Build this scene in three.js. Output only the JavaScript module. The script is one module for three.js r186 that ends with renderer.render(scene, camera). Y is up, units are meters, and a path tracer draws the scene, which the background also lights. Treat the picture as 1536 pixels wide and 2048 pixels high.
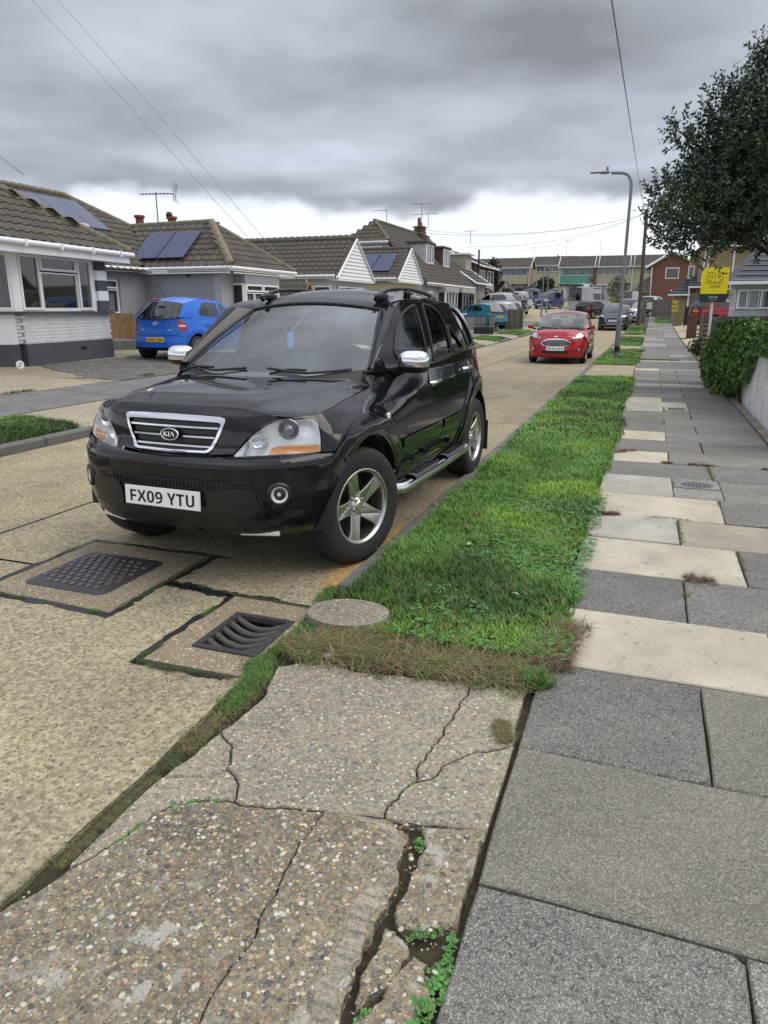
import * as THREE from 'three';
import { mergeGeometries, mergeVertices } from 'three/addons/utils/BufferGeometryUtils.js';
import { ConvexGeometry } from 'three/addons/geometries/ConvexGeometry.js';

// ---------- camera, sky, sun, exposure ----------
const scene = new THREE.Scene();
const camera = new THREE.PerspectiveCamera(71.6, 0.75, 0.05, 1500);
camera.rotation.order = 'YXZ';
camera.position.set(0, 1.6, 0);
camera.rotation.set(-16 * Math.PI / 180, 20.05 * Math.PI / 180, 0);
const EXPOSURE = 1.16, SUN = 1.7, SKYGAIN = 1.24;
const sun = new THREE.DirectionalLight(new THREE.Color(1, 0.94, 0.84), SUN);
sun.position.set(46, 80, -34);
sun.castShadow = true; sun.shadow.radius = 100; sun.shadow.mapSize.set(2048, 2048);
Object.assign(sun.shadow.camera, { left: -70, right: 70, top: 70, bottom: -70, near: 1, far: 260 });
scene.add(sun); scene.add(sun.target); sun.target.position.set(-4, 0, -25);

// ---------- small maths ----------
const rng = (a) => () => { a |= 0; a = a + 0x6D2B79F5 | 0; let t = Math.imul(a ^ a >>> 15, 1 | a); t = t + Math.imul(t ^ t >>> 7, 61 | t) ^ t; return ((t ^ t >>> 14) >>> 0) / 4294967296; };
const clamp = (x, a = 0, b = 1) => Math.min(b, Math.max(a, x)), lerp = (a, b, t) => a + (b - a) * t;
const sst = (a, b, x) => { const t = clamp((x - a) / (b - a)); return t * t * (3 - 2 * t); };
const R = (d) => d * Math.PI / 180;
const V = (x, y, z) => new THREE.Vector3(x, y, z);
const hash2 = (i, j, s) => { let h = Math.imul(i | 0, 374761393) + Math.imul(j | 0, 668265263) + Math.imul(s | 0, 974711) | 0; h = Math.imul(h ^ h >>> 13, 1274126177); return ((h ^ h >>> 16) >>> 0) / 4294967296; };
function vnoise(x, y, per, s) {
  const xi = Math.floor(x), yi = Math.floor(y), fx = x - xi, fy = y - yi, u = fx * fx * (3 - 2 * fx), v = fy * fy * (3 - 2 * fy);
  const m = (a) => per ? ((a % per) + per) % per : a;
  const a = hash2(m(xi), m(yi), s), b = hash2(m(xi + 1), m(yi), s), c = hash2(m(xi), m(yi + 1), s), d = hash2(m(xi + 1), m(yi + 1), s);
  return a + (b - a) * u + (c - a) * v + (a - b - c + d) * u * v;
}
function fbm(x, y, per, oct, s, gain = 0.5) { let a = 1, t = 0, n = 0; for (let o = 0; o < oct; o++) { t += a * vnoise(x, y, per, s + o * 17); n += a; a *= gain; x *= 2; y *= 2; per *= 2; } return t / n; }

// ---------- sky: low overcast with a bright gap under the cloud deck ----------
{
  const W = 2048, H = 1024, px = new Float32Array(W * H * 4);
  for (let j = 0; j < H; j++) {
    const el = ((j + 0.5) / H - 0.5) * Math.PI, sy = Math.sin(el), cy = Math.cos(el), deg = el * 180 / Math.PI;
    for (let i = 0; i < W; i++) {
      const az = ((i + 0.5) / W - 0.5) * 2 * Math.PI, x = Math.cos(az) * cy, z = Math.sin(az) * cy, k = (j * W + i) * 4;
      let c = [0.30, 0.31, 0.32];
      if (deg > -1) {
        const q = 1 / (Math.max(sy, 0) + 0.085), X = x * q, Z = z * q;
        const n1 = fbm(X * 0.85 + 40.3, Z * 0.85 + 17.1, 0, 6, 5), n2 = fbm(X * 2.3 + 9.7, Z * 2.3 - 31.2, 0, 5, 77), n3 = fbm(X * 0.33 - 11.4, Z * 0.33 + 3.9, 0, 4, 131);
        const e = fbm(az * 14 + 60, deg * 0.5 + 20, 0, 5, 211), e2 = fbm(az * 5 + 60, 3.3, 0, 4, 311);
        const edge = 7.5 + (e - 0.5) * 3.4 + (e2 - 0.5) * 2.0;
        const m = sst(edge - 0.8, edge + 0.7, deg);
        const lump = 0.55 * n1 + 0.3 * n2 + 0.15 * n3;
        let b = lerp(0.31, 0.47, sst(7, 16, deg));
        b = lerp(b, 0.86, sst(20, 62, deg));
        b *= 1 + (lump - 0.5) * 1.7 + Math.max(0, n1 - 0.55) * 1.8;
        b = Math.max(b, 0.2);
        const cool = lerp(1.17, 1.13, sst(10, 25, deg));
        const cl = [b * 0.93, b * 1.0, b * cool];
        const g = lerp(0.76, 0.7, sst(0, 9, deg)) * (1 + (e - 0.5) * 0.16), lo = [g * 0.95, g * 1.0, g * 1.08];
        c = [0, 1, 2].map((a) => lerp(lo[a], cl[a], m) * SKYGAIN);
      }
      px[k] = c[0]; px[k + 1] = c[1]; px[k + 2] = c[2]; px[k + 3] = 1;
    }
  }
  const t = new THREE.DataTexture(px, W, H, THREE.RGBAFormat, THREE.FloatType);
  t.mapping = THREE.EquirectangularReflectionMapping; t.magFilter = t.minFilter = THREE.LinearFilter; t.needsUpdate = true;
  scene.background = t; scene.environment = t;
}
const renderer = new THREE.WebGLRenderer({ antialias: true });
renderer.toneMapping = THREE.LinearToneMapping; renderer.toneMappingExposure = EXPOSURE;
renderer.shadowMap.enabled = true; renderer.setSize(768, 1024);

// ---------- object helpers ----------
const used = new Map();
function numbered(n) { const k = used.get(n) || 0; used.set(n, k + 1); return k ? n + '_' + String(k).padStart(3, '0') : n; }
function thing(name, label, category, pos = [0, 0, 0], turn = 0, group) {
  const o = new THREE.Group(); o.name = numbered(name); o.position.set(...pos); o.rotation.y = turn;
  o.userData = { label, category }; if (group) o.userData.group = group; scene.add(o); return o;
}
function mesh(name, geo, mat, parent, label) {
  if (Array.isArray(geo)) geo = merge(geo);
  const m = new THREE.Mesh(geo, mat); m.name = name; m.castShadow = m.receiveShadow = true;
  if (label) m.userData.label = label;
  (parent || scene).add(m); return m;
}
function struct(name, geo, mat, parent) {
  const m = geo ? mesh(name, geo, mat, parent) : new THREE.Group();
  if (!geo) { m.name = name; (parent || scene).add(m); }
  if (!parent) { m.name = numbered(name); m.userData.kind = 'structure'; }
  return m;
}
function tag(o, label, category, group) { o.name = numbered(o.name); Object.assign(o.userData, { label, category }); if (group) o.userData.group = group; return o; }
function merge(list) {
  list = list.map((g) => { g = g.index ? g.toNonIndexed() : g; for (const k of Object.keys(g.attributes)) if (!['position', 'normal', 'uv'].includes(k)) g.deleteAttribute(k); if (!g.attributes.uv) uvm(g); if (!g.attributes.normal) g.computeVertexNormals(); return g; });
  return list.length === 1 ? list[0] : mergeGeometries(list);
}
// uv in metres from the dominant axis of each face
function uvm(g) {
  if (g.index) throw new Error('uvm wants non-indexed');
  const p = g.attributes.position, uv = new Float32Array(p.count * 2), a = V(), b = V(), c = V();
  for (let i = 0; i < p.count; i += 3) {
    a.fromBufferAttribute(p, i); b.fromBufferAttribute(p, i + 1); c.fromBufferAttribute(p, i + 2);
    const n = b.clone().sub(a).cross(c.clone().sub(a)), ax = Math.abs(n.x), ay = Math.abs(n.y), az = Math.abs(n.z);
    [a, b, c].forEach((q, k) => { const [u, v] = ay >= ax && ay >= az ? [q.x, -q.z] : ax >= az ? [q.z, q.y] : [q.x, q.y]; uv[(i + k) * 2] = u; uv[(i + k) * 2 + 1] = v; });
  }
  g.setAttribute('uv', new THREE.BufferAttribute(uv, 2)); return g;
}
function box(cx, cy, cz, sx, sy, sz, ry = 0, rx = 0, rz = 0) {
  const g = new THREE.BoxGeometry(sx, sy, sz).toNonIndexed();
  uvm(g);
  if (rx) g.rotateX(rx); if (rz) g.rotateZ(rz); if (ry) g.rotateY(ry);
  g.translate(cx, cy, cz); return g;
}
// box with chamfered edges
function cbox(sx, sy, sz, b) {
  const pts = [], x = sx / 2, y = sy / 2, z = sz / 2;
  for (const i of [-1, 1]) for (const j of [-1, 1]) for (const k of [-1, 1]) pts.push(V(i * x, j * (y - b), k * (z - b)), V(i * (x - b), j * y, k * (z - b)), V(i * (x - b), j * (y - b), k * z));
  const g = new ConvexGeometry(pts); g.computeVertexNormals(); return uvm(g.index ? g.toNonIndexed() : g);
}
const at = (g, x, y, z, ry = 0) => { g = g.clone(); if (ry) g.rotateY(ry); g.translate(x, y, z); return g; };
function tube(pts, r, seg = 16, rad = 6, closed = false) {
  const c = new THREE.CatmullRomCurve3(pts.map((p) => V(...p)), closed, 'catmullrom', 0.3);
  return new THREE.TubeGeometry(c, seg, r, rad, closed);
}
function rod(a, b, r, r2 = r, rad = 8) {
  const A = V(...a), B = V(...b), d = B.clone().sub(A), g = new THREE.CylinderGeometry(r2, r, d.length(), rad);
  g.applyQuaternion(new THREE.Quaternion().setFromUnitVectors(V(0, 1, 0), d.clone().normalize())); g.translate(...A.add(B).multiplyScalar(0.5).toArray()); return g;
}
function quadGeo(list) { // list of quads or triangles as arrays of [x,y,z]; flat normals, uv in metres
  const p = []; for (const q of list) { for (let k = 1; k + 1 < q.length; k++) p.push(...q[0], ...q[k], ...q[k + 1]); }
  const g = new THREE.BufferGeometry(); g.setAttribute('position', new THREE.BufferAttribute(new Float32Array(p), 3)); g.computeVertexNormals(); return uvm(g);
}
// polygon in (x, z) raised from y0 to y1 with a chamfered top edge
function prism(poly, y0, y1, bev = 0.006, yf) {
  const n = poly.length; let A = 0; for (let i = 0; i < n; i++) { const [a, b] = poly[i], [c, d] = poly[(i + 1) % n]; A += a * d - c * b; }
  if (A > 0) poly = poly.slice().reverse();
  const ins = poly.map((p, i) => {
    const a = poly[(i + n - 1) % n], c = poly[(i + 1) % n], e1 = norm2(p[0] - a[0], p[1] - a[1]), e2 = norm2(c[0] - p[0], c[1] - p[1]);
    const m = norm2(e1[0] + e2[0], e1[1] + e2[1]), k = Math.max(0.5, m[0] * e1[0] + m[1] * e1[1]);
    return [p[0] + m[1] * bev / k, p[1] - m[0] * bev / k];
  });
  const Y = yf || (() => 0), tri = THREE.ShapeUtils.triangulateShape(ins.map((p) => new THREE.Vector2(p[0], p[1])), []), P = [];
  for (const t of tri) for (const k of [t[0], t[2], t[1]]) P.push(ins[k][0], y1 + Y(...ins[k]), ins[k][1]);
  const side = (a, b, ya, yb) => { for (let i = 0; i < n; i++) { const j = (i + 1) % n, h = (q, y) => [q[0], y + Y(...q), q[1]], q = [h(a[i], ya), h(a[j], ya), h(b[j], yb), h(b[i], yb)]; P.push(...q[0], ...q[1], ...q[2], ...q[0], ...q[2], ...q[3]); } };
  side(ins, poly, y1, y1 - bev); side(poly, poly, y1 - bev, y0);
  const g = new THREE.BufferGeometry(); g.setAttribute('position', new THREE.BufferAttribute(new Float32Array(P), 3));
  fixUp(g); g.computeVertexNormals(); return uvm(g);
}
function inset(poly, d) { const n = poly.length; let A = 0; for (let i = 0; i < n; i++) { const [a, b] = poly[i], [c, e] = poly[(i + 1) % n]; A += a * e - c * b; } const sg = A > 0 ? 1 : -1; return poly.map((p, i) => { const a = poly[(i + n - 1) % n], c = poly[(i + 1) % n], m = norm2(c[0] - a[0], c[1] - a[1]); return [p[0] - m[1] * d * sg, p[1] + m[0] * d * sg]; }); }
const norm2 = (x, y) => { const l = Math.hypot(x, y) || 1; return [x / l, y / l]; };
function fixUp(g) { // turn faces that point down but lie on top
  const p = g.attributes.position.array; for (let i = 0; i < p.length; i += 9) {
    const ny = (p[i + 5] - p[i + 2]) * (p[i + 6] - p[i]) - (p[i + 3] - p[i]) * (p[i + 8] - p[i + 2]);
    if (ny < -1e-9) for (let k = 0; k < 3; k++) { const t = p[i + 3 + k]; p[i + 3 + k] = p[i + 6 + k]; p[i + 6 + k] = t; }
  }
}
function rough(pts, amp, lvl = 4, closed = false) { // jagged line whose shape depends only on its end points, so neighbours share it
  const out = [], N = closed ? pts.length : pts.length - 1;
  const rec = (a, b, l, am) => {
    const d = Math.hypot(b[0] - a[0], b[1] - a[1]);
    if (l === 0 || d < 0.02) { out.push(a); return; }
    const sw = a[0] > b[0] || (a[0] === b[0] && a[1] > b[1]), [p, q] = sw ? [b, a] : [a, b];
    const h = hash2(Math.round(p[0] * 5000), Math.round(p[1] * 5000), Math.round((q[0] + q[1] * 3) * 5000)) - 0.5, k = Math.min(am, d * 0.16) * 2 * h;
    const m = [(a[0] + b[0]) / 2 - (q[1] - p[1]) / d * k, (a[1] + b[1]) / 2 + (q[0] - p[0]) / d * k];
    rec(a, m, l - 1, am * 0.6); rec(m, b, l - 1, am * 0.6);
  };
  for (let i = 0; i < N; i++) rec(pts[i], pts[(i + 1) % pts.length], lvl, amp);
  if (!closed) out.push(pts[pts.length - 1]); return out;
}
// lie of the land
const gy = (z) => { const d = Math.max(0, -z - 28); return d < 56 ? 0.0004 * d * d : 1.2544 + 0.0448 * (d - 56); };
const land = (x, z) => gy(z) + (x < -6.72 ? 0.1 * clamp((-6.72 - x) / 0.35) + Math.min(0.3, 0.045 * (-x - 6.72)) : x > 1.5 ? Math.min(0.25, 0.1 * (x - 1.5)) : 0);
function sheet(x0, x1, z0, z1, off, nx = 1, nz = 0) { // sheet lying on the land, x0/x1 may be functions of z
  nz = nz || Math.max(1, Math.ceil(Math.abs(z1 - z0) / 2.5)); const fx = (f, z) => typeof f === 'function' ? f(z) : f, p = [];
  const q = (i, j) => { const z = lerp(z0, z1, j / nz), x = lerp(fx(x0, z), fx(x1, z), i / nx); return [x, land(x, z) + off, z]; };
  for (let j = 0; j < nz; j++) for (let i = 0; i < nx; i++) { const a = q(i, j), b = q(i + 1, j), c = q(i + 1, j + 1), d = q(i, j + 1); p.push(...a, ...b, ...c, ...a, ...c, ...d); }
  let g = new THREE.BufferGeometry(); g.setAttribute('position', new THREE.BufferAttribute(new Float32Array(p), 3)); fixUp(g); uvm(g);
  g = mergeVertices(g); g.computeVertexNormals(); return g.toNonIndexed();
}
// ---------- textures and materials ----------
const sRGB = (v) => { v = clamp(v); return 255 * (v <= 0.0031308 ? 12.92 * v : 1.055 * Math.pow(v, 1 / 2.4) - 0.055); };
function dataTex(w, h, arr, color, rep) {
  const t = new THREE.DataTexture(arr, w, h, THREE.RGBAFormat, THREE.UnsignedByteType);
  t.wrapS = t.wrapT = THREE.RepeatWrapping; t.magFilter = t.minFilter = THREE.LinearFilter; if (color) t.colorSpace = THREE.SRGBColorSpace;
  if (rep) t.repeat.set(1 / rep, 1 / rep); t.needsUpdate = true; return t;
}
// colour (linear) + height from one function of tile coordinates; size metres per tile
function pair(n, size, fn) {
  const a = new Uint8Array(n * n * 4), b = new Uint8Array(n * n * 4);
  for (let j = 0; j < n; j++) for (let i = 0; i < n; i++) {
    const [r, g, bl, h] = fn(i / n, j / n, i, j), k = (j * n + i) * 4;
    a[k] = sRGB(r); a[k + 1] = sRGB(g); a[k + 2] = sRGB(bl); a[k + 3] = 255; b[k] = b[k + 1] = b[k + 2] = 255 * clamp(h); b[k + 3] = 255;
  }
  return { map: dataTex(n, n, a, true, size), bump: dataTex(n, n, b, false, size) };
}
function std(o) { const m = new THREE.MeshStandardMaterial(o); return m; }
const col = (r, g, b) => new THREE.Color().setRGB(r, g, b);
const flat = (r, g, b, rough_ = 0.7, o = {}) => std({ color: col(r, g, b), roughness: rough_, ...o });
function textured(p, bumpM, rough_, o = {}) { return std({ map: p.map, bumpMap: p.bump, bumpScale: bumpM, roughness: rough_, ...o }); }
// washed aggregate: pebbles scattered over a cement bed
function aggregate(n, size, seed, count, rmin, rmax, pal, bed, bedAmp, stain, lichen = 0) {
  const r = rng(seed), C = new Float32Array(n * n * 3), Hh = new Float32Array(n * n), ppm = n / size;
  for (let j = 0; j < n; j++) for (let i = 0; i < n; i++) {
    const k = j * n + i, f = fbm(i / n * 160, j / n * 160, 160, 3, seed), g = fbm(i / n * 6, j / n * 6, 6, 5, seed + 5), w = 1 + (f - 0.5) * bedAmp + (g - 0.5) * stain;
    for (let c = 0; c < 3; c++) C[k * 3 + c] = bed[c] * w * (1 - 0.12 * (c === 2) * (g - 0.3)); Hh[k] = 0.25 + 0.25 * f;
  }
  for (let q = 0; q < count; q++) {
    const x = r() * n, y = r() * n, big = Math.pow(r(), 5), R0 = (rmin + (rmax - rmin) * big) * ppm, asp = 0.55 + 0.45 * r(), th = r() * 6.28, cs = Math.cos(th), sn = Math.sin(th);
    const p = pal[Math.floor(r() * pal.length)], tone = 0.68 + 0.42 * r(), top = 0.5 + 0.5 * r(), sq = 1.6 + 2 * r(), e = Math.ceil(R0) + 1;
    for (let b = -e; b <= e; b++) for (let a = -e; a <= e; a++) {
      const u = (a * cs + b * sn) / R0, v = (-a * sn + b * cs) / (R0 * asp), d = Math.pow(Math.pow(Math.abs(u), sq) + Math.pow(Math.abs(v), sq), 1 / sq) + 0.14 * Math.sin(u * 5 + q) * Math.cos(v * 4 + q * 1.7); if (d > 1.1) continue;
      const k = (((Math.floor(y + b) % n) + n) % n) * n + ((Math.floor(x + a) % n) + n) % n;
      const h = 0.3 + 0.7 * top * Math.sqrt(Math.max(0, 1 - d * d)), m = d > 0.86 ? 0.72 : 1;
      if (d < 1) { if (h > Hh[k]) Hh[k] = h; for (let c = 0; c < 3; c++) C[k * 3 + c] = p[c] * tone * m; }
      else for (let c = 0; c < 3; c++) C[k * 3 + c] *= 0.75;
    }
  }
  return pair(n, size, (u, v, i, j) => { const k = j * n + i, l = lichen ? 0.7 * sst(0.6, 0.72, fbm(u * 34, v * 34, 34, 4, seed + 77)) * sst(0.42, 0.6, fbm(u * 5, v * 5, 5, 3, seed + 99)) : 0; return [lerp(C[k * 3], 0.42, l), lerp(C[k * 3 + 1], 0.41, l), lerp(C[k * 3 + 2], 0.36, l), Hh[k]]; });
}
const TAN = [[0.36, 0.28, 0.16], [0.46, 0.39, 0.25], [0.56, 0.5, 0.36], [0.30, 0.24, 0.17], [0.22, 0.19, 0.15], [0.36, 0.22, 0.12], [0.19, 0.18, 0.17], [0.11, 0.11, 0.12], [0.46, 0.33, 0.17], [0.58, 0.54, 0.45], [0.28, 0.25, 0.21], [0.25, 0.2, 0.15]];
const GREYS = [[0.5, 0.44, 0.33], [0.4, 0.35, 0.26], [0.31, 0.27, 0.2], [0.58, 0.52, 0.4], [0.22, 0.2, 0.16], [0.42, 0.32, 0.2], [0.36, 0.32, 0.25], [0.17, 0.165, 0.15]];
const ROADP = [[0.46, 0.39, 0.27], [0.34, 0.28, 0.19], [0.25, 0.21, 0.145], [0.58, 0.51, 0.38], [0.19, 0.165, 0.125], [0.4, 0.31, 0.19]];
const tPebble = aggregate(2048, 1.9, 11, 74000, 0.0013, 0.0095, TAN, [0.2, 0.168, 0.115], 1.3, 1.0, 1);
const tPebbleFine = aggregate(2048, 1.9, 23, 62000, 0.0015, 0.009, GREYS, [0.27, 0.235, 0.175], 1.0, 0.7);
const tSurround = aggregate(1024, 1.0, 31, 26000, 0.002, 0.008, TAN.slice(0, 6), [0.24, 0.19, 0.125], 0.9, 0.4);
const tRoad = (() => {
  const A = aggregate(2048, 2.6, 47, 60000, 0.0016, 0.0085, ROADP, [0.345, 0.295, 0.205], 1.3, 0.4); return A;
})();
const tRoadStain = null;
const tSlab = pair(1024, 0.8, (u, v) => {
  const a = fbm(u * 260, v * 260, 260, 2, 3), b = fbm(u * 90, v * 90, 90, 3, 9), g = fbm(u * 4, v * 4, 4, 4, 14), f = sst(0.52, 0.75, a), d = sst(0.55, 0.7, b);
  const k = 0.13 + 0.2 * f - 0.065 * d + (g - 0.5) * 0.08; return [k * 1.02, k * 0.985, k * 0.9, 0.5 * a + 0.4 * b];
});
const tSlabB = pair(1024, 0.8, (u, v) => {
  const a = fbm(u * 230, v * 230, 230, 2, 33), b = fbm(u * 110, v * 110, 110, 2, 39), g = fbm(u * 3, v * 3, 3, 5, 44), f = sst(0.5, 0.72, a), d = sst(0.58, 0.7, b);
  const k = 0.15 + 0.14 * f - 0.04 * d + (g - 0.5) * 0.07; return [k * 1.06, k * 0.99, k * 0.80, 0.5 * a + 0.4 * b];
});
const tSlabY = pair(1024, 1.3, (u, v) => {
  const a = fbm(u * 170, v * 170, 170, 2, 53), g = fbm(u * 5, v * 5, 5, 5, 61), p = fbm(u * 26, v * 40, 0, 2, 67), s = sst(0.78, 0.86, p) * 0.3;
  const k = (0.43 + (a - 0.5) * 0.12 + (g - 0.5) * 0.26) * (1 - s); return [k * 1.02, k * 0.9, k * 0.69, 0.4 * a + 0.4 * g];
});
const tRender = pair(512, 1.2, (u, v) => { const a = fbm(u * 90, v * 90, 90, 3, 71), g = fbm(u * 4, v * 4, 4, 4, 73); const k = 0.9 + (g - 0.5) * 0.18 + (a - 0.5) * 0.06; return [k, k, k, a]; });
const tWood = pair(512, 1.0, (u, v) => { const g = fbm(u * 60, v * 3, 60, 4, 81), k = fbm(u * 9, v * 2, 9, 3, 83), m = 0.55 + 0.6 * (g - 0.5) + 0.7 * k * 0.5; return [m, m * 0.96, m * 0.9, g]; });
const tTile = pair(512, 0.9, (u, v) => { const a = fbm(u * 70, v * 70, 70, 3, 91), g = fbm(u * 6, v * 6, 6, 4, 93), l = sst(0.66, 0.75, fbm(u * 22, v * 22, 22, 3, 97)); const k = 0.75 + (a - 0.5) * 0.5 + (g - 0.5) * 0.7 + l * 0.35; return [k, k * (1 + 0.06 * (g - 0.5)), k * (0.97 - 0.1 * l), a]; });
const tSoil = pair(512, 0.7, (u, v) => { const a = fbm(u * 40, v * 40, 40, 5, 101), g = fbm(u * 8, v * 8, 8, 4, 103); const k = 0.03 + 0.05 * a; return [k * 1.15 + 0.012 * g, k * (0.9 + 0.5 * g), k * 0.62, a]; });
const tGrain = pair(512, 1.0, (u, v) => { const a = fbm(u * 130, v * 130, 130, 3, 111), g = fbm(u * 3, v * 3, 3, 5, 113); const k = 0.85 + (a - 0.5) * 0.35 + (g - 0.5) * 0.5; return [k, k, k, a]; });
const M = {};
M.pebble = textured(tPebble, 0.006, 0.85); M.pebbleFine = textured(tPebbleFine, 0.004, 0.88); M.surround = textured(tSurround, 0.005, 0.85);
M.road = [0.98, 1.04, 0.93, 1.0].map((k, i) => textured(tRoad, 0.006, 0.9, { color: col(0.93 * k, 0.92 * k * (1 - 0.01 * i), 0.85 * k * (1 - 0.02 * i)) }));
M.roadWorn = M.road.map((m) => { const q = m.clone(); q.vertexColors = true; return q; });
M.slab = [[0.98, 0.95, 0.92], [1.14, 1.1, 1.05], [0.85, 0.83, 0.8], [1.35, 1.3, 1.22]].map((c) => textured(tSlab, 0.0025, 0.85, { color: col(...c) })).concat([[0.92, 0.91, 0.9], [1.1, 1.08, 1.04]].map((c) => textured(tSlabB, 0.0025, 0.85, { color: col(...c) })));
M.slabY = [[1, 1, 1], [0.85, 0.9, 0.98], [1.05, 1.03, 1.02], [0.72, 0.7, 0.68]].map((c) => textured(tSlabY, 0.0012, 0.8, { color: col(...c) }));
M.soil = textured(tSoil, 0.02, 1); M.kerb = textured(tGrain, 0.003, 0.85, { color: col(0.17, 0.165, 0.155) }); M.tar = flat(0.018, 0.018, 0.02, 0.45);
M.asphalt = textured(tGrain, 0.003, 0.9, { color: col(0.19, 0.185, 0.18) }); M.forecourt = textured(tRoad, 0.004, 0.9, { color: col(0.98, 0.98, 1.0) });
M.iron = textured(tGrain, 0.0015, 0.5, { color: col(0.085, 0.075, 0.082), metalness: 0.35 }); M.ironGrey = textured(tGrain, 0.003, 0.75, { color: col(0.13, 0.12, 0.1), metalness: 0.2 });
M.white = flat(0.78, 0.79, 0.8, 0.35); M.upvc = flat(0.8, 0.81, 0.83, 0.3); M.black = flat(0.012, 0.012, 0.013, 0.5); M.dark = flat(0.02, 0.02, 0.022, 0.8);
M.rubber = flat(0.016, 0.016, 0.017, 0.75); M.chrome = flat(0.82, 0.82, 0.84, 0.12, { metalness: 1 }); M.steel = flat(0.5, 0.5, 0.52, 0.25, { metalness: 1 });
M.galv = textured(tGrain, 0.0006, 0.55, { color: col(0.27, 0.29, 0.32), metalness: 0.3 }); M.alu = flat(0.35, 0.36, 0.38, 0.4, { metalness: 0.7 });
M.pane = new THREE.MeshPhysicalMaterial({ color: col(0.5, 0.54, 0.56), roughness: 0.03, transmission: 1, thickness: 0, ior: 1.7 });
M.tint = new THREE.MeshPhysicalMaterial({ color: col(0.09, 0.1, 0.11), roughness: 0.03, transmission: 1, thickness: 0, ior: 1.7 });
M.clear = new THREE.MeshPhysicalMaterial({ color: col(0.95, 0.96, 0.97), roughness: 0.04, transmission: 1, thickness: 0, ior: 1.5 });
const wallMat = (r, g, b, bump = 0.003) => textured(tRender, bump, 0.9, { color: col(r, g, b) });
const woodMat = (r, g, b) => textured(tWood, 0.003, 0.85, { color: col(r, g, b) });
function canvasMat(w, h, draw, o = {}) { const c = document.createElement('canvas'); c.width = w; c.height = h; draw(c.getContext('2d'), w, h); const t = new THREE.CanvasTexture(c); t.colorSpace = THREE.SRGBColorSpace; return std({ map: t, roughness: 0.5, ...o }); }
// ---------- ground ----------
{
  const g = []; const xs = [], zs = []; for (let x = -160; x <= 160; x += 10) xs.push(x); [-20, -16, -12, -9, -6.75, -3, 0, 1.5, 4].forEach((x) => xs.push(x)); xs.sort((a, b) => a - b);
  for (let z = 40; z >= -340; z -= z > -130 ? 5 : 20) zs.push(z);
  for (let i = 0; i + 1 < xs.length; i++) if (xs[i + 1] > xs[i]) for (let j = 0; j + 1 < zs.length; j++) { const q = (x, z) => [x, land(x, z) - 0.1, z]; g.push([q(xs[i], zs[j]), q(xs[i], zs[j + 1]), q(xs[i + 1], zs[j + 1]), q(xs[i + 1], zs[j])]); }
  const geo = quadGeo(g); fixUp(geo); geo.computeVertexNormals(); struct('ground', geo, textured(tSoil, 0.02, 1, { color: col(1.6, 1.7, 1.5) }));
}
const road = struct('road');
// wear: oil drips, wheel paths, damp and pale patches in the concrete itself
function wear(x, z) { const a = fbm(x * 0.8 + 31, z * 0.35 + 77, 0, 4, 401), b = fbm(x * 3.1 + 11, z * 2.3 + 9, 0, 4, 407), c = fbm(x * 9 + 3, z * 9 + 5, 0, 3, 411), p = Math.exp(-Math.pow((x + 3.35) / 0.3, 2)) + Math.exp(-Math.pow((x + 1.95) / 0.26, 2)) + Math.exp(-Math.pow((x + 5.2) / 0.3, 2)), o = Math.exp(-Math.pow((x + 2.65) / 0.35, 2)) * sst(0.56, 0.72, b); return 1 + (a - 0.5) * 0.5 + (b - 0.5) * 0.28 - 0.09 * p * (0.5 + a) - 0.4 * o - 0.35 * sst(0.68, 0.8, c) * sst(0.45, 0.6, a); }
function worn(g) { const p = g.attributes.position, c = new Float32Array(p.count * 3); for (let i = 0; i < p.count; i++) { const k = wear(p.getX(i), p.getZ(i)), w = 0.5 * (1 - k); c[i * 3] = k; c[i * 3 + 1] = k * (1 + 0.04 * w); c[i * 3 + 2] = k * (1 + 0.12 * w); } g.setAttribute('color', new THREE.BufferAttribute(c, 3)); return g; }
const cut = (x0, x1, z0, z1) => sheet(x0, x1, z0, z1, 0, Math.max(1, Math.ceil(Math.abs((typeof x0 === 'number' ? x0 : -4.3) - (typeof x1 === 'number' ? x1 : -1.55)) / 0.14)), Math.max(1, Math.ceil(Math.abs(z0 - z1) / 0.16)));
function bay(x0, x1, z0, z1, i, holes) {
  const b = 0.012;
  if (holes) {
    const s = new THREE.Shape([[x0 + b, -z0 - b], [x1 - b, -z0 - b], [x1 - b, -z1 + b], [x0 + b, -z1 + b]].map((p) => new THREE.Vector2(...p)));
    for (const h of holes) s.holes.push(new THREE.Path(h.map((p) => new THREE.Vector2(p[0], -p[1]))));
    const g = new THREE.ExtrudeGeometry(s, { depth: 0.08, bevelEnabled: false }); g.rotateX(-Math.PI / 2); g.translate(0, -0.08, 0); uvm(g); return mesh('concrete_bay', g, M.road[i % 4], road);
  }
  if (z0 > -30) return mesh('concrete_bay', worn(cut(x0 + b, x1 - b, z0 - b, z1 + b)), M.roadWorn[i % 4], road);
  if (z0 > -28) { const p = prism([[x0 + b, z0 - b], [x1 - b, z0 - b], [x1 - b, z1 + b], [x0 + b, z1 + b]], -0.08, 0, 0.008, (x, z) => land(x, z)); return mesh('concrete_bay', p, M.road[i % 4], road); }
  return mesh('concrete_bay', sheet(x0 + b, x1 - b, z0 - b, z1 + b, 0), M.road[i % 4], road);
}
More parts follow.
